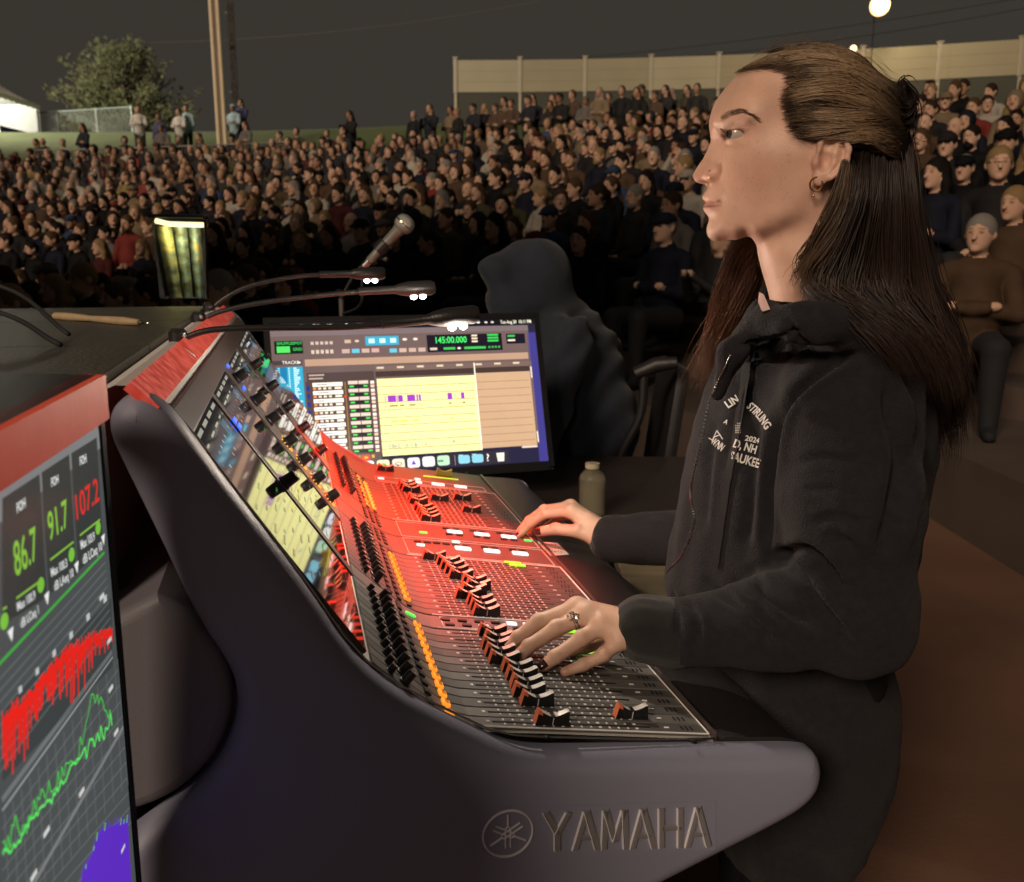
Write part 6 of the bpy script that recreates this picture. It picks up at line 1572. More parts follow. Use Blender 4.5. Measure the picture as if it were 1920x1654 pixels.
# scalp cap so that no skin shows between the strands
vol = Vol((hu(540, 80)[0], -.105, hu(900, 900)[1]), (hu(1490, 80)[0], .105, hu(900, 40)[1]), .003)
add_relief(vol, 'h', hair_t, 0); vol.groups['h'] += .0028
U_ = np.interp(vol.ax[0], [hu(500, 600)[0], hu(1500, 600)[0]], [500, 1500]); Vc = np.interp(vol.ax[2], [hu(900, 1000)[1], hu(900, 40)[1]], [1000, 40])
lim = np.interp(Vc, [200, 205, 240, 320, 420, 500, 560, 590, 640, 1000], [560, 740, 815, 848, 822, 846, 872, 1000, 1105, 1130]); lim = np.where(Vc < 196, 585, lim)
d = ((lim[None, None, :] + 6 - U_[:, None, None]) * KU * .95 + 0 * vol.groups['h']).astype(np.float32)
vol.groups['h'] = np.maximum(np.maximum(vol.groups['h'], d), ((Vc[None, None, :] - 628) * KU + 0 * d).astype(np.float32))
V, Q, _ = vol.mesh(['h'], 0); V = lap(V, Q, 3)
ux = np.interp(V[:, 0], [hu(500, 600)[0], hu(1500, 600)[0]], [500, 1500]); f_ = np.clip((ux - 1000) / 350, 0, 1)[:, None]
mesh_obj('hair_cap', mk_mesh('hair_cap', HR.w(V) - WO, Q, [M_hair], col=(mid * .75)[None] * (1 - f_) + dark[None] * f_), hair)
hm = Vol((.30, .92, 1.10), (.78, 1.45, 1.68), .006)
for g_, rs in (([(1640, 262, 1.17), (1652, 400, 1.17), (1660, 500, 1.17), (1700, 600, 1.16), (1745, 700, 1.15)], (.034, .042, .045, .034, .012)), ([(1640, 270, 1.18), (1655, 420, 1.19), (1680, 540, 1.19), (1735, 660, 1.19), (1765, 780, 1.2)], (.034, .042, .045, .038, .012)), ([(1600, 290, 1.095), (1590, 400, 1.10), (1570, 490, 1.10)], (.010, .016, .014))): hm.chain('h', [atY(*q) for q in g_], rs, .02)
V, Q, _ = hm.mesh(['h'], 0); mesh_obj('hair_mass', mk_mesh('hair_mass', V - WO, Q, [M_hair], col=np.tile(np.array(dk_) * .7, (len(V), 1))), hair)
V, Q, _ = None, None, None
print('hair', round(_t.time() - _t0, 1))

# ---- hoodie
TR = Relief(1500, 850, 1.30, .22)
tsil = [(1424, 548), (1398, 600), (1362, 650), (1328, 715), (1302, 790), (1284, 870), (1268, 960), (1250, 1060), (1246, 1100), (1262, 1150), (1290, 1220), (1320, 1300), (1330, 1400), (1335, 1500), (1338, 1580), (1340, 1680),
        (1460, 528), (1520, 520), (1580, 540), (1650, 580), (1712, 632), (1748, 700), (1756, 790), (1746, 900), (1728, 1000), (1706, 1100), (1682, 1190), (1670, 1228), (1684, 1290), (1692, 1350), (1686, 1420), (1664, 1500), (1640, 1550), (1622, 1600), (1616, 1680)]
tin = [(1470, 560, .045), (1540, 570, .080), (1610, 610, .105), (1460, 620, .080), (1540, 640, .145), (1640, 660, .150), (1700, 700, .110), (1400, 680, .085), (1480, 720, .160), (1600, 740, .180), (1690, 780, .130),
       (1360, 780, .085), (1430, 800, .158), (1540, 820, .182), (1650, 860, .150), (1330, 880, .080), (1400, 900, .145), (1520, 940, .175), (1640, 960, .135), (1310, 980, .075), (1380, 1000, .135), (1500, 1050, .168), (1630, 1060, .125),
       (1300, 1080, .080), (1380, 1110, .135), (1500, 1160, .165), (1610, 1180, .120), (1340, 1220, .080), (1450, 1260, .160), (1580, 1280, .160), (1650, 1320, .090), (1400, 1360, .140), (1540, 1390, .175), (1640, 1400, .095), (1420, 1470, .150), (1540, 1490, .165), (1600, 1520, .105), (1420, 1580, .140), (1520, 1590, .150), (1590, 1600, .080), (1430, 1670, .140), (1530, 1670, .140)]
torso_t = thick([(x, y, 0) for x, y in tsil] + [(x, y, h) for x, y, h in tin] + [(x, y, -.07) for x, y in ((1180, 700), (1130, 1000), (1150, 1300), (1860, 600), (1860, 900), (1800, 1250), (1800, 1480), (1780, 1650), (1200, 1600), (1500, 440))], TR)
tu = lambda x, y: TR.uv(x, y)
lo = (tu(1080, 900)[0] - .08, -.42, tu(1500, 1575)[1]); hi_ = (tu(1800, 900)[0], .30, tu(1500, 500)[1] + .02)
hv = Vol(lo, hi_, .0055)
def folds(U, Vv):
    return .0035 * np.sin(38 * U + 22 * Vv + 2.5 * np.sin(9 * Vv)) * .5 + .0028 * np.sin(60 * Vv - 24 * U + 3 * np.sin(13 * U)) * np.clip((tu(1500, 980)[1] - Vv) * 6, 0, 1)
add_relief(hv, 'top', torso_t, 0, bump=folds)
def TL_(x, y, Y): return TR.loc(atY(x, y, Y))
# hem band
# near arm
sh, el, wr = TL_(1598, 716, 1.125), TL_(1606, 1150, 1.075), TL_(1262, 1188, 1.138)
hv.cone('top', sh, sh * .45 + el * .55, .082, .076, .05); hv.cone('top', sh * .45 + el * .55, el, .076, .066, .03); hv.cone('top', el, el * .55 + wr * .45, .066, .060, .03); hv.cone('top', el * .55 + wr * .45, wr, .060, .043, .02)
hv.ell('top', TL_(1612, 1188, 1.075), (.05, .05, .05), .03)
hv.cone('cuff', wr, TL_(1208, 1178, 1.146), .0470, .0455, .006)
# far arm
fs, fe, fw_ = TL_(1520, 720, 1.46), TL_(1390, 1010, 1.56), TL_(1152, 1010, 1.672)
hv.cone('top', fs, fe, .075, .062, .04); hv.cone('top', fe, fw_, .060, .046, .03)
hv.cone('cuff', fw_, TL_(1140, 1012, 1.676), .040, .038, .006)
# hood folded round the neck
ring_ = [(1430, 598, 1.15), (1450, 604, 1.085), (1498, 606, 1.055), (1556, 602, 1.05), (1612, 610, 1.08), (1640, 626, 1.16), (1612, 614, 1.26), (1540, 600, 1.29), (1470, 596, 1.26), (1428, 598, 1.20)]
rr_ = [.010, .012, .015, .018, .023, .026, .024, .020, .014, .010]
for i in range(len(ring_)): hv.cone('top', TL_(*ring_[i]), TL_(*ring_[(i + 1) % len(ring_)]), rr_[i], rr_[(i + 1) % len(ring_)], .03)
for a, b, ra, rb in (((1440, 586, 1.11), (1372, 664, 1.11), .016, .014), ((1372, 660, 1.11), (1345, 740, 1.14), .016, .008), ((1432, 584, 1.20), (1380, 650, 1.25), .018, .016), ((1610, 600, 1.10), (1700, 700, 1.16), .035, .02)): hv.cone('top', TL_(*a), TL_(*b), ra, rb, .02)
# low noise so that the cloth is nowhere perfectly smooth
F = hv.groups['top']; X, Y_, Z = np.meshgrid(*hv.ax, indexing='ij', sparse=True)
F += (.0016 * np.sin(41 * X + 17 * Z + 9 * np.sin(11 * Y_)) * np.sin(33 * Z - 13 * Y_ + 5 * np.sin(14 * X)) + .0010 * np.sin(95 * X + 61 * Z) * np.sin(83 * Y_ - 57 * Z)).astype(np.float32)
hv.groups['cuff'] += (.0012 * np.sin(420 * Y_ + 130 * Z) + 0 * X).astype(np.float32)
# openings: neck and sleeve ends
hv.cone('top', TL_(1512, 610, 1.155), TL_(1478, 480, 1.155), .046, .066, .008, 's')
V, Q, ids = hv.mesh(['top', 'cuff'], .006); V = lap(V, Q, 1)
# cloth folds: grooves with a raised lip, pressed into the cloth along lines read from the photograph
WV = TR.w(V)
def vnorm(V, Q):
    n_ = np.cross(V[Q[:, 2]] - V[Q[:, 0]], V[Q[:, 3]] - V[Q[:, 1]]); N_ = np.zeros_like(V)
    for i in range(4): np.add.at(N_, Q[:, i], n_)
    return N_ / (np.linalg.norm(N_, axis=1)[:, None] + 1e-12)
NV = vnorm(WV, Q); NV *= np.sign(((WV - WV.mean(0)) * NV).sum()); rel = WV - CAM; dd = rel[:, 1] * math.cos(PITCH) - rel[:, 2] * math.sin(PITCH); uu = rel[:, 1] * math.sin(PITCH) + rel[:, 2] * math.cos(PITCH)
PXY = np.stack([PW / 2 + FPX * rel[:, 0] / dd, PH / 2 - FPX * uu / dd], 1); facing = np.clip(-(NV * rel / np.linalg.norm(rel, axis=1)[:, None]).sum(1) * 2, 0, 1)
disp = np.zeros(len(WV))
def fold(pts, w_, depth, lip=.45):
    S_ = np.array(spline([np.array((*p, 0.)) for p in pts], 12 * (len(pts) - 1)))[:, :2]; best = np.full(len(PXY), 1e9); side = np.zeros(len(PXY)); tt_ = np.zeros(len(PXY))
    for i in range(len(S_) - 1):
        a_, b_ = S_[i], S_[i + 1]; ab = b_ - a_; t_ = np.clip(((PXY - a_) @ ab) / (ab @ ab + 1e-9), 0, 1); q = PXY - a_ - t_[:, None] * ab; d_ = np.hypot(q[:, 0], q[:, 1]); sd_ = np.sign(ab[0] * q[:, 1] - ab[1] * q[:, 0]); m_ = d_ < best
        best = np.where(m_, d_, best); side = np.where(m_, sd_, side); tt_ = np.where(m_, (i + t_) / (len(S_) - 1), tt_)
    env = np.clip(np.sin(np.pi * np.clip(tt_, .04, .96)) * 1.8, 0, 1)
    g_ = np.exp(-(best / w_) ** 2); l_ = np.exp(-((best - 1.7 * w_) / (1.1 * w_)) ** 2) * (side < 0) * lip + np.exp(-((best - 2.0 * w_) / (1.4 * w_)) ** 2) * (side > 0) * lip * .5
    disp[:] += (-g_ + l_) * 1.75 * depth * env * facing
fold([(1444, 1046), (1479, 1034), (1513, 1030), (1548, 1054), (1574, 1096), (1587, 1108)], 9, .011)
fold([(1468, 1036), (1496, 1076), (1531, 1132), (1570, 1180), (1594, 1212)], 13, .013)
fold([(1411, 1072), (1436, 1110), (1480, 1146), (1524, 1168)], 11, .009)
fold([(1329, 1094), (1383, 1137), (1428, 1180), (1454, 1216)], 11, .008); fold([(1380, 1092), (1420, 1128), (1462, 1186), (1500, 1226)], 9, .006)
fold([(1285, 1120), (1309, 1169), (1302, 1228)], 7, .005); fold([(1260, 1105), (1272, 1160), (1268, 1222)], 6, .003)
fold([(1622, 663), (1579, 677), (1522, 712), (1479, 756), (1461, 804), (1448, 891), (1444, 952), (1444, 1040)], 8, .009)
fold([(1668, 690), (1674, 778), (1692, 865), (1672, 974), (1650, 1060)], 17, .011); fold([(1712, 700), (1724, 800), (1716, 900)], 14, .008)
fold([(1372, 650), (1444, 636), (1505, 618)], 6, .005); fold([(1500, 921), (1540, 915), (1575, 919)], 6, .003); fold([(1490, 868), (1550, 858), (1610, 872)], 8, .003)
fold([(1520, 980), (1570, 970), (1620, 985)], 9, .004); fold([(1560, 1000), (1610, 1040), (1640, 1090)], 12, .006)
fold([(1390, 690), (1376, 780), (1362, 880)], 8, .004); fold([(1420, 760), (1412, 860), (1404, 960), (1396, 1040)], 12, .005); fold([(1340, 800), (1326, 900), (1320, 990)], 8, .004)
fold([(1470, 590), (1500, 640), (1548, 668), (1600, 664)], 10, .006); fold([(1640, 620), (1690, 680), (1720, 760)], 12, .006)
WV = WV + NV * disp[:, None]; V = np.stack([(WV - TR.P) @ TR.Rv, (WV - TR.P) @ TR.Sv, (WV - TR.P) @ TR.Up], 1)
fm = (ids[Q].mean(1) > .5).astype(int)
hood_o = wobj('hoodie', TR.w(V), Q, [M_hood, M_rib], fm)
print('hoodie', len(Q), round(_t.time() - _t0, 1))
# points on the cloth as seen from the camera: used to lay zip, cords and stitched letters on it
from mathutils.bvhtree import BVHTree
bvh = BVHTree.FromPolygons([Vector(p) for p in TR.w(V)], [tuple(q) for q in Q])
def cloth(px, py, off=.0012):
    r_ = Vector(ray(px, py)).normalized(); h = bvh.ray_cast(Vector(CAM), r_, 5)
    if h[0] is None: return None
    n_ = h[1] if h[1].dot(r_) < 0 else -h[1]
    return h[0] + n_ * off - Vector(WO)
def cloth_line(pts, w_, m, name, off=.001, parent=woman, tube=True, r_=None, seg=10):
    S_ = spline([np.array((*p, 0.)) for p in pts], seg * (len(pts) - 1)); Q_ = [cloth(p[0], p[1], off) for p in S_]; Q_ = [q for q in Q_ if q is not None]; mb2 = MB(); mb2.tube(Q_, w_, 6); return mb2.build(name, m, parent, smooth='auto')
M_zip = mat('zip_teeth', (.30, .26, .24), .3, metal=1.0, var=.3, scale=900)
zipp = [(1372, 662), (1352, 705), (1330, 760), (1315, 830), (1300, 895), (1296, 930), (1302, 980), (1280, 1040), (1252, 1072)]
S_ = spline([np.array((*p, 0.)) for p in zipp], 160); mb_ = MB(); prev = None
for i, p in enumerate(S_):
    q = cloth(p[0], p[1], .0012)
    if q is None: continue
    if prev is not None and i % 2 == 0:
        d = (q - prev); 
        if 1e-5 < d.length < .03: mb_.tube([q - d.normalized() * .0008, q + d.normalized() * .0008], .0016, 5)
    prev = q
tag(mb_.build('zip', M_zip, hood_o), kind='stuff')
# lanyard strap hanging over the chest
left = [(1404, 640), (1398, 700), (1384, 780), (1370, 860), (1356, 950), (1340, 1060)]; mb_ = MB(); S_ = spline([np.array((*p, 0.)) for p in left], 40); row = []
for p in S_:
    a = cloth(p[0] - 1, p[1], .004); b = cloth(p[0] + 11, p[1] + 1, .004)
    if a is None or b is None: continue
    row.append((a, b))
for i, (a, b) in enumerate(row):
    mb_.v += [tuple(a), tuple(b)]
    if i: k = 2 * i; mb_.f.append((k - 2, k - 1, k + 1, k)); mb_.m.append(0)
mb_.build('lanyard', M_print, woman, smooth=True)
cloth_line([(1470, 640), (1440, 668), (1410, 690)], .0022, M_hood, 'hood_seam', .000, hood_o)
# stitched lettering
def stitch(s, p0, p1, h, skew=0.0, name='stitched_word', arc=0.0):
    gv, gf, gw = text_geo(s, .03); a, b = np.array(p0, float), np.array(p1, float); d = (b - a); Ln_ = np.hypot(*d); d /= Ln_; up = np.array([d[1], -d[0]]); V_ = []
    for p in gv:
        s_ = p[0] / gw; q = a + d * s_ * Ln_ + up * (p[1] * h + arc * math.sin(math.pi * s_)) + d * skew * p[1] * h; c_ = cloth(q[0], q[1], .0018); V_.append(c_ if c_ is not None else (V_[-1] if V_ else Vector((0, 0, 0))))
    mb2 = MB(); mb2.add(V_, gf); mb2.build(name, M_thread, hood_o)
stitch('LIN', (1367, 766), (1388, 752), 14); stitch('STIRLING', (1400, 764), (1437, 806), 15, arc=3.5); stitch('2024', (1397, 826), (1425, 832), 10)
stitch('D, NH', (1376, 838), (1417, 851), 15); stitch('SAUKEE', (1368, 861), (1424, 877), 16); stitch('WINN', (1333, 830), (1353, 846), 13); stitch('A', (1358, 793), (1364, 796), 8)
for (x0, y0, x1, y1) in ((1336, 828, 1346, 808), (1346, 808, 1356, 824), (1340, 820, 1352, 816), (1330, 822, 1338, 826)): cloth_line([(x0, y0), ((x0 + x1) / 2, (y0 + y1) / 2), (x1, y1)], .0008, M_thread, 'stitched_mark', .0015, hood_o)
mb_ = MB(); 
for i in range(5):
    for j in range(3):
        q = cloth(1381 + j * 3.2, 795 + i * 4.2, .0016)
        if q: mb_.tube([q, q + Vector((.0015, 0, .001))], .0012, 5)
tag(mb_.build('stitched_emblem', M_thread, hood_o), kind='stuff')
# white-pink tag and dark collar inside the hood
mb_ = MB(); q = [atY(*p) - WO for p in ((1424, 548, 1.075), (1432, 552, 1.07), (1444, 580, 1.065), (1430, 584, 1.07), (1422, 566, 1.075))]; mb_.add(list(q) + [p + np.array((0, .002, 0)) for p in q], [(0, 1, 2, 3, 4), (9, 8, 7, 6, 5)] + [(i, (i + 1) % 5, (i + 1) % 5 + 5, i + 5) for i in range(5)])
M_tag = mat('pink_white_label', (.75, .50, .46), .6, var=.1); mb_.build('collar_label', M_tag, hood_o)
# trousers and shoes
tv = Vol((-.32, -.30, -1.2), (.36, .30, -.15), .009); tv.lo = tv.lo
legv = Vol((.20, 1.04, .0), (.82, 1.60, .96), .009)
for dy in (-.10, .10):
    legv.chain('t', [np.array([.455, 1.31 + dy * .8, .90]), np.array([.425, 1.31 + dy, .50]), np.array([.45, 1.31 + dy, .10])], (.086, .070, .058), .03)
    legv.chain('s', [np.array([.475, 1.31 + dy, .045]), np.array([.34, 1.31 + dy * 1.15, .040]), np.array([.28, 1.31 + dy * 1.2, .034])], (.048, .044, .034), .02)
legv.ell('t', (.47, 1.31, .86), (.085, .15, .09), .03)
V, Q, ids = legv.mesh(['t', 's'], .004); V[:, 2] = np.maximum(V[:, 2], .002); fm = (ids[Q].mean(1) > .5).astype(int)
wobj('trousers', V, Q[fm == 0], [M_jean]); wobj('shoes', V, Q[fm == 1], [M_black])
print('woman', round(_t.time() - _t0, 1))
# ================================================================== hooded technician and the audience
M_navy = mat('navy_hoodie', (0.015, 0.021, 0.034), .9, var=.3, scale=30, bump=.6, bscale=400, sheen=.1)
hp_ = atY(1010, 760, 3.3); root = empty('person', (hp_[0] + .12, 3.35, 0)); tag(root, 'hooded person in dark blue sitting behind the monitor, seen from behind', 'person')
HO = np.array([hp_[0] + .12, 3.35, 0])
def T3(x, y, Y): return atY(x, y, Y)
tv = Vol((-.45, 2.85, .38), (.85, 3.85, 1.60), .012)
tv.ell('c', T3(1008, 522, 3.33), (.128, .135, .132), .05)                       # hood
tv.cone('c', T3(985, 505, 3.29), T3(925, 506, 3.20), .098, .040, .05); tv.cone('c', T3(925, 506, 3.20), T3(905, 501, 3.18), .040, .018, .03)
tv.cone('c', T3(925, 510, 3.19), T3(955, 585, 3.20), .030, .050, .03); tv.cone('c', T3(1000, 545, 3.32), T3(970, 580, 3.26), .12, .10, .05)
tv.chain('c', [T3(1030, 600, 3.36), T3(1060, 680, 3.40), T3(1085, 800, 3.42), T3(1085, 950, 3.42)], (.13, .19, .215, .19), .08)
tv.chain('c', [T3(1060, 640, 3.18), T3(1020, 760, 3.10), T3(1000, 850, 2.98), T3(930, 870, 2.92)], (.10, .085, .075, .05), .04)
tv.chain('c', [T3(1110, 660, 3.60), T3(1140, 780, 3.66), T3(1090, 880, 3.55)], (.11, .09, .07), .04)
tv.cone('c', T3(1068, 575, 3.42), T3(1090, 592, 3.42), .04, .035, .03)
tv.chain('p', [T3(1085, 960, 3.30), T3(960, 985, 3.22)], (.10, .085), .04); tv.chain('p', [T3(1085, 960, 3.52), T3(960, 985, 3.48)], (.10, .085), .04)
tv.chain('p', [T3(960, 985, 3.22), T3(965, 1150, 3.22)], (.075, .05), .04); tv.chain('p', [T3(960, 985, 3.48), T3(965, 1150, 3.48)], (.075, .05), .04)
tv.ell('f', T3(950, 553, 3.26), (.066, .08, .09), .02); tv.ell('f', T3(919, 560, 3.24), (.018, .02, .020), .02)
F = tv.groups['c']; X, Y_, Z = np.meshgrid(*tv.ax, indexing='ij', sparse=True)
F += (.010 * np.sin(22 * X + 9 * Z + 3 * np.sin(7 * Y_)) * np.sin(15 * Z - 8 * Y_ + 2 * np.sin(9 * X)) + .008 * np.sin(40 * Z - 34 * X + 20 * Y_ + 3 * np.sin(11 * X)) * (Z < 1.28)).astype(np.float32)
V, Q, ids = tv.mesh(['c', 'p', 'f'], .01); V = lap(V, Q, 1); V[:, 2] = np.maximum(V[:, 2], .40)
fid = ids[Q[:, 0]]; cc = np.tile(np.array([.42, .25, .17]), (len(V), 1))
M_face2 = mat('face_skin', (.45, .27, .19), .5, var=.1, scale=30)
mesh_obj('body', mk_mesh('body', V - HO, Q, [M_navy, M_jean, M_face2], fid), root)
M_chair = mat('black_chair_mesh', (0.014, 0.013, 0.014), .5, var=.2, bump=.3)
ch = empty('office_chair', (HO[0] + .06, 3.42, 0)); tag(ch, 'black office chair under the hooded person, one armrest showing', 'chair'); CO = np.array([HO[0] + .06, 3.42, 0])
m = MB(); m.box((0, 0, .44), (.50, .50, .07), bev=.02); m.build('seat', M_chair, ch, smooth='auto')
m = MB(); m.box((.30, 0, .78), (.05, .44, .56), bev=.02, rot=Matrix.Rotation(.12, 3, 'Y')); m.build('backrest', M_chair, ch, smooth='auto')
a0, a1 = T3(1192, 700, 3.15) - CO, T3(1270, 680, 3.12) - CO
m = MB(); m.tube([a0, a0 * .5 + a1 * .5 + np.array((0, 0, .012)), a1], [.022, .027, .020], 10); m.build('armrest', M_chair, ch, smooth='auto')
m = MB(); m.tube(spline([a0 + np.array((.03, 0, -.01)), T3(1200, 780, 3.16) - CO, T3(1160, 870, 3.2) - CO, np.array((.12, -.2, .45))], 18), .016, 8); m.build('armrest_post', M_chair, ch, smooth='auto')
m = MB(); m.tube([(0, 0, .06), (0, 0, .41)], .03, 12); m.build('column', M_dsteel, ch, smooth='auto')
for k in range(5):
    m = MB(); q = k * 1.2566; m.tube([(0, 0, .09), (.28 * math.cos(q), .28 * math.sin(q), .05)], [.025, .016], 8); m.build('leg', M_chair, ch, smooth='auto')
    m = MB(); m.lathe([(.025, -.02), (.025, .02)], (.28 * math.cos(q), .28 * math.sin(q), .026), (math.sin(q), -math.cos(q), 0), 12); m.build('castor', M_chair, ch, smooth='auto')
print('hooded', round(_t.time() - _t0, 1))

# ---- audience figures: each a seated or standing body in one mesh; skin, hair, top and trousers by face
def obj_mat(name, kind):
    m = bpy.data.materials.new(name); m.use_nodes = True; N = m.node_tree.nodes; Lk = m.node_tree.links; b = N['Principled BSDF']; b.inputs['Roughness'].default_value = .75; b.inputs['Specular IOR Level'].default_value = .10
    oi = N.new('ShaderNodeObjectInfo'); at = N.new('ShaderNodeAttribute'); at.attribute_name = 'Col'; src = None
    if kind == 'top': src = oi.outputs['Color']
    elif kind == 'hair':
        cr = N.new('ShaderNodeValToRGB'); cr.color_ramp.interpolation = 'CONSTANT'; E_ = cr.color_ramp.elements
        tab = [(0, (.010, .008, .007)), (.2, (.030, .018, .012)), (.4, (.075, .042, .022)), (.6, (.26, .17, .08)), (.8, (.22, .20, .18))]
        E_[0].position, E_[0].color = 0, (*tab[0][1], 1); E_[1].position, E_[1].color = .2, (*tab[1][1], 1)
        for p, c in tab[2:]: e = E_.new(p); e.color = (*c, 1)
        Lk.new(oi.outputs['Alpha'], cr.inputs[0]); src = cr.outputs[0]
    else:
        cr = N.new('ShaderNodeValToRGB'); E_ = cr.color_ramp.elements; E_[0].color = (.34, .19, .12, 1); E_[1].color = (.62, .40, .29, 1); e = E_.new(.12); e.color = (.52, .32, .22, 1)
        Lk.new(oi.outputs['Random'], cr.inputs[0]); src = cr.outputs[0]
    mu = N.new('ShaderNodeMix'); mu.data_type = 'RGBA'; mu.blend_type = 'MULTIPLY'; mu.inputs[0].default_value = 1.0
    no = N.new('ShaderNodeTexNoise'); no.inputs['Scale'].default_value = 14; tc = N.new('ShaderNodeTexCoord'); Lk.new(tc.outputs['Object'], no.inputs[0])
    Lk.new(src, mu.inputs[6]); Lk.new(at.outputs['Color'], mu.inputs[7])
    m2 = N.new('ShaderNodeMix'); m2.data_type = 'RGBA'; m2.blend_type = 'MULTIPLY'; m2.inputs[0].default_value = .35 if kind != 'skin' else .12
    Lk.new(mu.outputs[2], m2.inputs[6]); Lk.new(no.outputs['Fac'], m2.inputs[7]); Lk.new(m2.outputs[2], b.inputs['Base Color'])
    return m
CM = [obj_mat('audience_skin', 'skin'), obj_mat('audience_hair', 'hair'), obj_mat('audience_top', 'top'), mat('audience_trousers', (.008, .008, .010), .85, var=.4, scale=9), mat('spectacle_frame', (.02, .02, .02), .25, var=.1, spec=.9)]
def figure(h, hair='short', cap=False, beard=False, glasses=False, arms='lap', standing=False, hood=False, turn=0.0, fat=1.0):
    """local frame: faces +y, seat at z=.45 or standing on z=0"""
    dz = .40 if standing else 0.0
    v = Vol((-.40, -.32, 0), (.40, .72 if not standing else .34, 1.42 + dz), h)
    H = np.array([0, .03, 1.20 + dz]); ct, st_ = math.cos(turn), math.sin(turn)
    def hd(x, y, z): return H + np.array([x * ct - y * st_, x * st_ + y * ct, z])
    rot = ((ct, st_, 0), (-st_, ct, 0), (0, 0, 1))
    v.ell('skin', H + (0, 0, .015), (.074, .092, .108), .01, rot=rot); v.ell('skin', hd(0, .028, -.050), (.052, .062, .062), .03, rot=rot)
    v.cone('skin', hd(0, .092, .012), hd(0, .112, -.018), .010, .014, .012); v.ell('skin', hd(0, .075, -.085), (.024, .020, .018), .02)
    for s in (-1, 1):
        v.ell('skin', hd(s * .030, .096, .018), (.017, .012, .010), .008, 's'); v.ell('skin', hd(s * .078, -.005, .0), (.012, .018, .028), .008)
    v.cone('skin', H + (0, -.01, -.08), np.array([0, -.01, 1.02 + dz]), .048, .055, .02)
    # hair
    if hair != 'bald':
        v.ell('hair', H + np.array([0, 0, .035]) - np.array([-st_, ct, 0]) * .014, (.084, .100, .105), .01, rot=rot)
        v.ell('hair', hd(0, .085, -.035), (.075, .090, .095), .012, 's', rot=rot)
    else: v.ell('hair', hd(0, -.06, -.01), (.070, .05, .045), .01, rot=rot)
    if hair == 'long':
        for s in (-1, 1): v.chain('hair', [hd(s * .066, -.02, .03), hd(s * .082, -.02, -.08), np.array([s * .095, .03, .98 + dz]), np.array([s * .10, .07, .88 + dz])], (.030, .032, .030, .016), .03)
        v.chain('hair', [hd(0, -.07, .0), hd(0, -.09, -.10), np.array([0, -.13, .92 + dz])], (.06, .07, .05), .04)
    if hair == 'tied': v.ell('hair', hd(0, -.105, .03), (.04, .045, .045), .02); v.chain('hair', [hd(0, -.12, .02), np.array([0, -.14, .98 + dz])], (.03, .015), .02)
    if beard: v.ell('hair', hd(0, .048, -.078), (.055, .056, .045), .01, rot=rot); v.ell('hair', hd(0, .086, -.040), (.026, .014, .007), .006)
    top = 'top'
    if cap: v.ell(top, hd(0, -.004, .062), (.088, .102, .070), .006, rot=rot); v.cone(top, hd(-.04, .11, .045), hd(.04, .11, .045), .018, .018, .02); v.ell(top, hd(0, .08, .0), (.07, .06, .038), .008, 's', rot=rot)
    if hood: v.ell(top, hd(0, -.012, .02), (.105, .118, .130), .01, rot=rot); v.ell(top, hd(0, .105, .0), (.068, .085, .095), .012, 's', rot=rot)
    if glasses:
        for s in (-1, 1):
            for q in np.linspace(0, 2 * math.pi, 9)[:-1]: v.cone('glass', hd(s * .032 + .021 * math.cos(q), .098, .016 + .017 * math.sin(q)), hd(s * .032 + .021 * math.cos(q + .785), .098, .016 + .017 * math.sin(q + .785)), .0035, .0035, 0)
            v.cone('glass', hd(s * .054, .095, .02), hd(s * .078, .0, .015), .0035, .003, 0)
        v.cone('glass', hd(-.012, .104, .018), hd(.012, .104, .018), .0035, .0035, 0)
    # torso
    f = fat
    v.chain(top, [np.array([0, 0, .52 + dz]), np.array([0, .02, .72 + dz]), np.array([0, .0, .93 + dz])], (.150 * f, .150 * f, .135), .06)
    v.cone(top, np.array([-.135, -.01, .985 + dz]), np.array([.135, -.01, .985 + dz]), .066, .066, .06); v.cone(top, np.array([0, -.015, 1.06 + dz]), np.array([0, -.01, 1.0 + dz]), .062, .08, .04)
    for s in (-1, 1):
        sh_ = np.array([s * .185, -.01, .96 + dz])
        if arms == 'cross':
            e_ = np.array([s * .235, .08, .72 + dz]); w_ = np.array([-s * .06, .20, .76 + dz]); v.chain(top, [sh_, e_, w_], (.062, .055, .042), .02); v.ell('skin', w_ + (-s * .05, -.01, .01), (.04, .03, .03), .01)
        elif arms == 'phone':
            e_ = np.array([s * .22, .14, .74 + dz]); w_ = np.array([s * .05, .33, .92 + dz]); v.chain(top, [sh_, e_, w_], (.060, .052, .038), .02); v.ell('skin', w_ + (-s * .01, .02, .03), (.03, .03, .04), .01)
        elif arms == 'chin' and s > 0:
            e_ = np.array([s * .20, .20, .66 + dz]); w_ = np.array([s * .05, .14, 1.02 + dz]); v.chain(top, [sh_, e_, w_], (.060, .052, .038), .02); v.ell('skin', w_ + (-.01, .0, .05), (.03, .03, .045), .01)
        elif standing:
            e_ = np.array([s * .24, .02, .68 + dz]); w_ = np.array([s * .22, .10, .46 + dz]); v.chain(top, [sh_, e_, w_], (.060, .050, .040), .02); v.ell('skin', w_ + (0, .02, -.07), (.025, .03, .05), .01)
        else:
            e_ = np.array([s * .23, .06, .68 + dz]); w_ = np.array([s * .09, .28, .60 + dz]); v.chain(top, [sh_, e_, w_], (.060, .052, .040), .02); v.ell('skin', w_ + (-s * .03, .05, .0), (.035, .045, .028), .01)
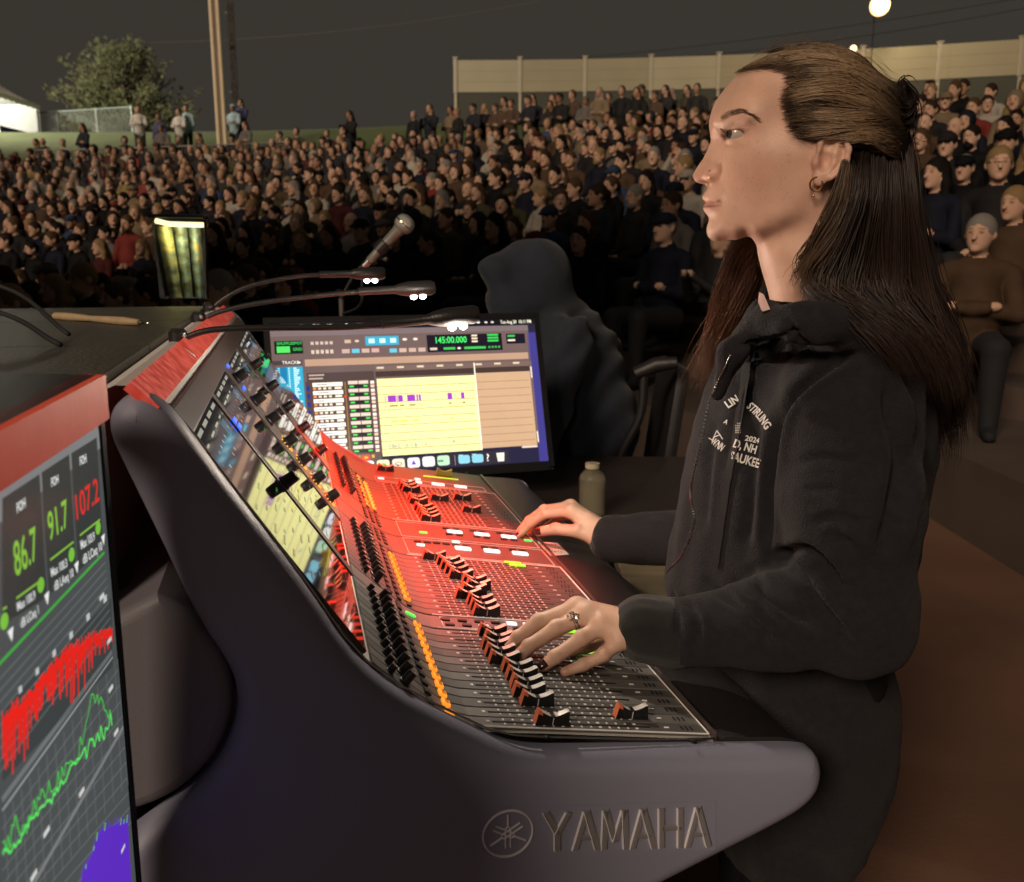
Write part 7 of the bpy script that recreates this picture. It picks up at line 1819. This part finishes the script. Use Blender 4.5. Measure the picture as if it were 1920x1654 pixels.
        if standing: v.chain('leg', [np.array([s * .09, 0, .86]), np.array([s * .10, .01, .48]), np.array([s * .11, -.01, .06])], (.095, .07, .05), .02); v.cone('leg', np.array([s * .11, -.02, .045]), np.array([s * .12, .14, .035]), .045, .035, .01)
        else: v.chain('leg', [np.array([s * .09, .02, .52]), np.array([s * .13, .43, .53]), np.array([s * .13, .46, .08])], (.10, .075, .05), .02); v.cone('leg', np.array([s * .13, .44, .045]), np.array([s * .14, .60, .035]), .045, .035, .01)
    order = ['skin', 'hair', 'top', 'leg'] + (['glass'] if glasses else [])
    for g_ in order: v.field(g_)
    V, Q, ids = v.mesh(order, .004); V = lap(V, Q, 1, .4)
    V[:, 2] = np.maximum(V[:, 2], .004)
    mi = ids[Q]; mi = np.array([np.bincount(r_, minlength=5).argmax() for r_ in mi])
    col = np.ones((len(V), 3)); q = V - H; x = q[:, 0] * ct + q[:, 1] * st_; y = -q[:, 0] * st_ + q[:, 1] * ct; z = q[:, 2]; front = y > .045
    def dab(cx, cz, rx, rz, c, a): 
        g_ = np.clip(1.3 - np.sqrt(((np.abs(x) - cx) / rx) ** 2 + ((z - cz) / rz) ** 2), 0, 1) * a * front * (ids == 0); col[:] = col + (np.array(c) - col) * g_[:, None]
    dab(.030, .018, .014, .009, (.10, .09, .09), .95); dab(.032, .040, .020, .006, (.25, .20, .18), .8); dab(0, -.048, .022, .006, (.70, .38, .36), .9); dab(.042, -.02, .022, .02, (1.0, .82, .80), .5); dab(0, -.032, .012, .005, (.5, .42, .4), .5)
    return V, Q, mi, col
KINDS = [dict(hair='short'), dict(hair='long'), dict(hair='short', beard=True, glasses=True), dict(hair='long', arms='cross'), dict(hair='short', cap=True, arms='cross'), dict(hair='tied', glasses=True, turn=.35), dict(hair='bald', arms='cross', fat=1.15),
         dict(hair='short', arms='chin', turn=-.25, fat=1.1), dict(hair='long', arms='phone', turn=.2), dict(hair='short', hood=True), dict(hair='tied', arms='cross', turn=-.3), dict(hair='short', glasses=True, cap=True)]
WORDS = ['short {h} hair', 'long {h} hair', '{h} beard, glasses', 'long {h} hair, arms folded', 'cap, arms folded', 'tied {h} hair, glasses', 'bald, arms folded', 'short {h} hair, chin propped', 'long {h} hair, hands raised', 'hood up', 'tied {h} hair, arms folded', 'cap, glasses']
PROT = []
for kd in KINDS:
    V, Q, mi, col = figure(.0098, **kd); PROT.append(mk_mesh('person', V, Q, CM, mi, True, col))
SK = [dict(hair='short', standing=True), dict(hair='long', standing=True, arms='cross'), dict(hair='short', standing=True, cap=True, arms='cross'), dict(hair='long', standing=True, arms='phone')]
SW = ['short {h} hair', 'long {h} hair', 'cap, arms folded', 'long {h} hair, hands raised']
SPROT = []
for kd in SK:
    V, Q, mi, col = figure(.0130, **kd); SPROT.append(mk_mesh('person', V, Q, CM, mi, True, col))
def low(kd, cut):
    V, Q, mi, col = figure(.033, **{k_: v_ for k_, v_ in kd.items() if k_ != 'glasses'}); keep = V[Q][:, :, 2].min(1) > cut; Q, mi = Q[keep], mi[keep]; us, inv = np.unique(Q, return_inverse=True); return V[us], inv.reshape(Q.shape), mi, col[us]
LOW = [low(kd, .68) for kd in KINDS]; SLOW = [low(kd, .02) for kd in SK]
print('figures', [len(p.polygons) for p in PROT], round(_t.time() - _t0, 1))
TOPS = [('black', (.006, .006, .007), 40), ('charcoal', (.018, .017, .018), 24), ('navy', (.010, .012, .022), 16), ('grey', (.12, .11, .10), 11), ('maroon', (.055, .012, .012), 5), ('brown', (.075, .045, .028), 13), ('olive', (.05, .046, .024), 5), ('white', (.36, .33, .28), 7), ('tan', (.19, .14, .085), 10), ('mustard', (.22, .16, .055), 2), ('red', (.17, .028, .022), 2), ('blue', (.03, .05, .10), 2)]
HAIRS = [('black', .1, 5), ('dark', .3, 7), ('brown', .5, 5), ('blonde', .7, 3), ('grey', .9, 3)]
def pick(tab, rr): 
    t_ = rr.random() * sum(q[-1] for q in tab)
    for q in tab:
        t_ -= q[-1]
        if t_ <= 0: return q
    return tab[-1]
def proj(p):
    q = np.asarray(p) - CAM; d = q[1] * math.cos(PITCH) - q[2] * math.sin(PITCH); up = q[1] * math.sin(PITCH) + q[2] * math.cos(PITCH)
    return (PW / 2 + FPX * q[0] / d, PH / 2 - FPX * up / d, d) if d > .3 else (-1e4, -1e4, d)
ORD = ['first', 'second', 'third', 'fourth', 'fifth', 'sixth', 'seventh', 'eighth', 'ninth', 'tenth', 'eleventh', 'twelfth', 'thirteenth', 'fourteenth', 'fifteenth', 'sixteenth', 'seventeenth', 'eighteenth', 'nineteenth', 'twentieth']
def ordn(n): return ORD[n] if n < 20 else ('twenty-' + ORD[n - 20] if n < 29 else ('thirtieth' if n == 29 else ('thirty-' + ORD[n - 30] if n < 39 else ('fortieth' if n == 39 else ('forty-' + ORD[n - 40] if n < 49 else 'fiftieth or later')))))
rr = random.Random(99); people = []; hidden = []
def woman_hides(px, py):
    xl = np.interp(py, [60, 100, 200, 330, 450, 560, 700, 900, 1100], [1500, 1400, 1340, 1305, 1345, 1360, 1310, 1280, 1250]); xr = np.interp(py, [60, 100, 200, 300, 450, 600, 700, 900], [1520, 1610, 1690, 1700, 1735, 1770, 1785, 1740]); return xl + 12 < px < xr - 12
rows = [('floor', 24.4, 0.0), ('floor', 25.4, 0.0), ('floor', 26.4, 0.0), ('floor', 27.2, 0.0)] + [('row', R0 + DR * k, Z0 + DZ * k) for k in range(NROW)]
for ri, (typ, rad, z) in enumerate(rows):
    line = []; a = R(18) + rr.random() * .02
    while a < R(90):
        a += rr.uniform(.46, .56) / rad * (1 if rr.random() > .05 else 1.9)
        x, y = S0[0] + rad * math.cos(a), S0[1] + rad * math.sin(a)
        if y < 1.5: continue
        if ri > 3 and rad < 29.5 and x > 2.0 and y < 5.2: pass
        if typ == 'floor' and (x > -1.55 - .25 * max(0, 6.5 - y) or math.hypot(x, y) < 6.0): continue
        if typ == 'row' and x < 2.45 and math.hypot(x, y) < 5.6: continue
        hx, hy, d = proj((x, y, z + 1.2))
        if not (-70 < hx < 1990) or d < 3: continue
        if hx > 1690 and hy < 168: continue
        line.append((hx, x, y, z, hy, d))
    line.sort()
    vis = [q for q in line if not woman_hides(q[0], q[4]) and q[4] < 640]
    hidden += [dict(x=q[1], y=q[2], z=q[3], px=q[0], py=q[4], d=q[5], row=ri, n=0, stand=False, hid=True) for q in line if q not in vis]
    for i, (hx, x, y, z, hy, d) in enumerate(vis): people.append(dict(x=x, y=y, z=z, px=hx, py=hy, d=d, row=ri, n=i, stand=False))
stand = [(300, 1.0), (338, 1.0), (352, 1.0), (440, 1.0), (455, 1.0), (262, .9)]
for i, (px, s_) in enumerate(stand):
    Y = 31.0 + (i % 3) * .4; p = atY(px, 250, Y); people.append(dict(x=p[0], y=p[1], z=lawn_z(p[0], p[1]), px=px, py=230, d=Y, row=40, n=i, stand=True, lit=True))
n = 0
for px in np.concatenate([np.arange(60, 860, 34), np.arange(860, 1320, 20)]):
    px = px + rr.uniform(-12, 12); rw = rr.random()
    if px < 860 and rr.random() < .25: continue
    rad = (R_TOP + .9 + rw * .9) if px < 1500 else 40.8
    for q in range(400):
        Y = 12 + q * .06; p = atY(px, 300, Y)
        if Rof(p[0], p[1]) > rad: break
    people.append(dict(x=p[0], y=p[1], z=lawn_z(p[0], p[1]), px=px, py=proj((p[0], p[1], lawn_z(p[0], p[1]) + 1.5))[1], d=Y, row=41, n=n, stand=True if (px > 700 or rr.random() < .35) else False)); n += 1
people = [p for p in people if not woman_hides(p['px'], p['py'])]
people.sort(key=lambda p: p['d']); people += hidden; NVIS = len(people) - len(hidden)
lowV, lowF, lowC, lowB = [], [], [], 0
SKT = np.array([[.34, .19, .12], [.46, .27, .18], [.50, .31, .215], [.55, .34, .24]]); HT = {'black': (.010, .008, .007), 'dark': (.03, .018, .012), 'brown': (.075, .042, .022), 'blonde': (.26, .17, .08), 'grey': (.22, .20, .18)}
seen = {}
for i, p in enumerate(people):
    k = rr.randrange(len(SK)) if p['stand'] else rr.choices(range(len(KINDS)), [1.4, 1.4, .9, 1.1, .9, 1, .3, 1, .7, .7, 1, .8])[0]; tn, tc_, _w = pick(TOPS, rr); hn, ha, _w = pick(HAIRS, rr)
    if p['d'] < 7.8: tn, tc_, _w = pick(TOPS[:3] + [TOPS[5]], rr)
    if p.get('lit'): tn, tc_ = [('white', (.62, .6, .56)), ('navy', (.05, .05, .12)), ('pale blue', (.35, .5, .55))][i % 3]
    rz = math.atan2(-(S0[0] - p['x']), (S0[1] - p['y'])) + rr.gauss(0, .22); sc_ = rr.uniform(.93, 1.06)
    if i < 300 and not p.get('hid'):
        o = mesh_obj('person', (SPROT if p['stand'] else PROT)[k], None, (p['x'], p['y'], p['z'] + .002), (0, 0, rz)); o.scale = (sc_ * rr.uniform(.95, 1.08), sc_, sc_ * rr.uniform(.97, 1.04)); o.color = (*tc_, ha)
        w_ = (SW if p['stand'] else WORDS)[k].format(h=hn)
        if p['row'] == 40: where = ['between pine and pole', 'left of the cream pole', 'just left of the cream pole', 'right of the cream pole', 'second right of the cream pole', 'by the fence end'][p['n']] + ', brightly lit'
        elif p['row'] == 41: where = ('%s from left on bank' % ordn(p['n']))
        elif p['row'] < 4: where = '%s from left, %s floor row' % (ordn(p['n']), ORD[p['row']])
        else: where = '%s from left, %s terrace row' % (ordn(p['n']), ORD[p['row'] - 4])
        lb = '%s person in %s top, %s, %s' % ('standing' if p['stand'] else 'seated', tn, w_, where)
        if lb in seen: print('DUP', lb)
        seen[lb] = 1; tag(o, lb, 'person', 'audience')
    else:
        V, Q, mi, col = (SLOW if p['stand'] else LOW)[k]; c, s_ = math.cos(rz), math.sin(rz); W_v = V * sc_; W_v = np.stack([W_v[:, 0] * c - W_v[:, 1] * s_ + p['x'], W_v[:, 0] * s_ + W_v[:, 1] * c + p['y'], W_v[:, 2] + p['z']], 1)
        vid_ = np.zeros(len(V), int); vid_[Q.ravel()] = np.repeat(mi, 4); sk_ = SKT[rr.randrange(4)]
        pal = np.array([sk_, HT[hn], tc_, (.018, .019, .024), (.02, .02, .02)]); lowV.append(W_v); lowF.append(Q + lowB); lowC.append(pal[vid_] * col); lowB += len(V)
print('people', len(people), 'low', len(lowV), round(_t.time() - _t0, 1))
if lowV:
    o = mesh_obj('distant_audience', mk_mesh('distant_audience', np.concatenate(lowV), np.concatenate(lowF), [mat_vcol('distant_audience', .8, var=.2, scale=9)], col=np.concatenate(lowC))); tag(o, 'far rows of the seated audience reading as one dark mass', 'crowd', kind='stuff')
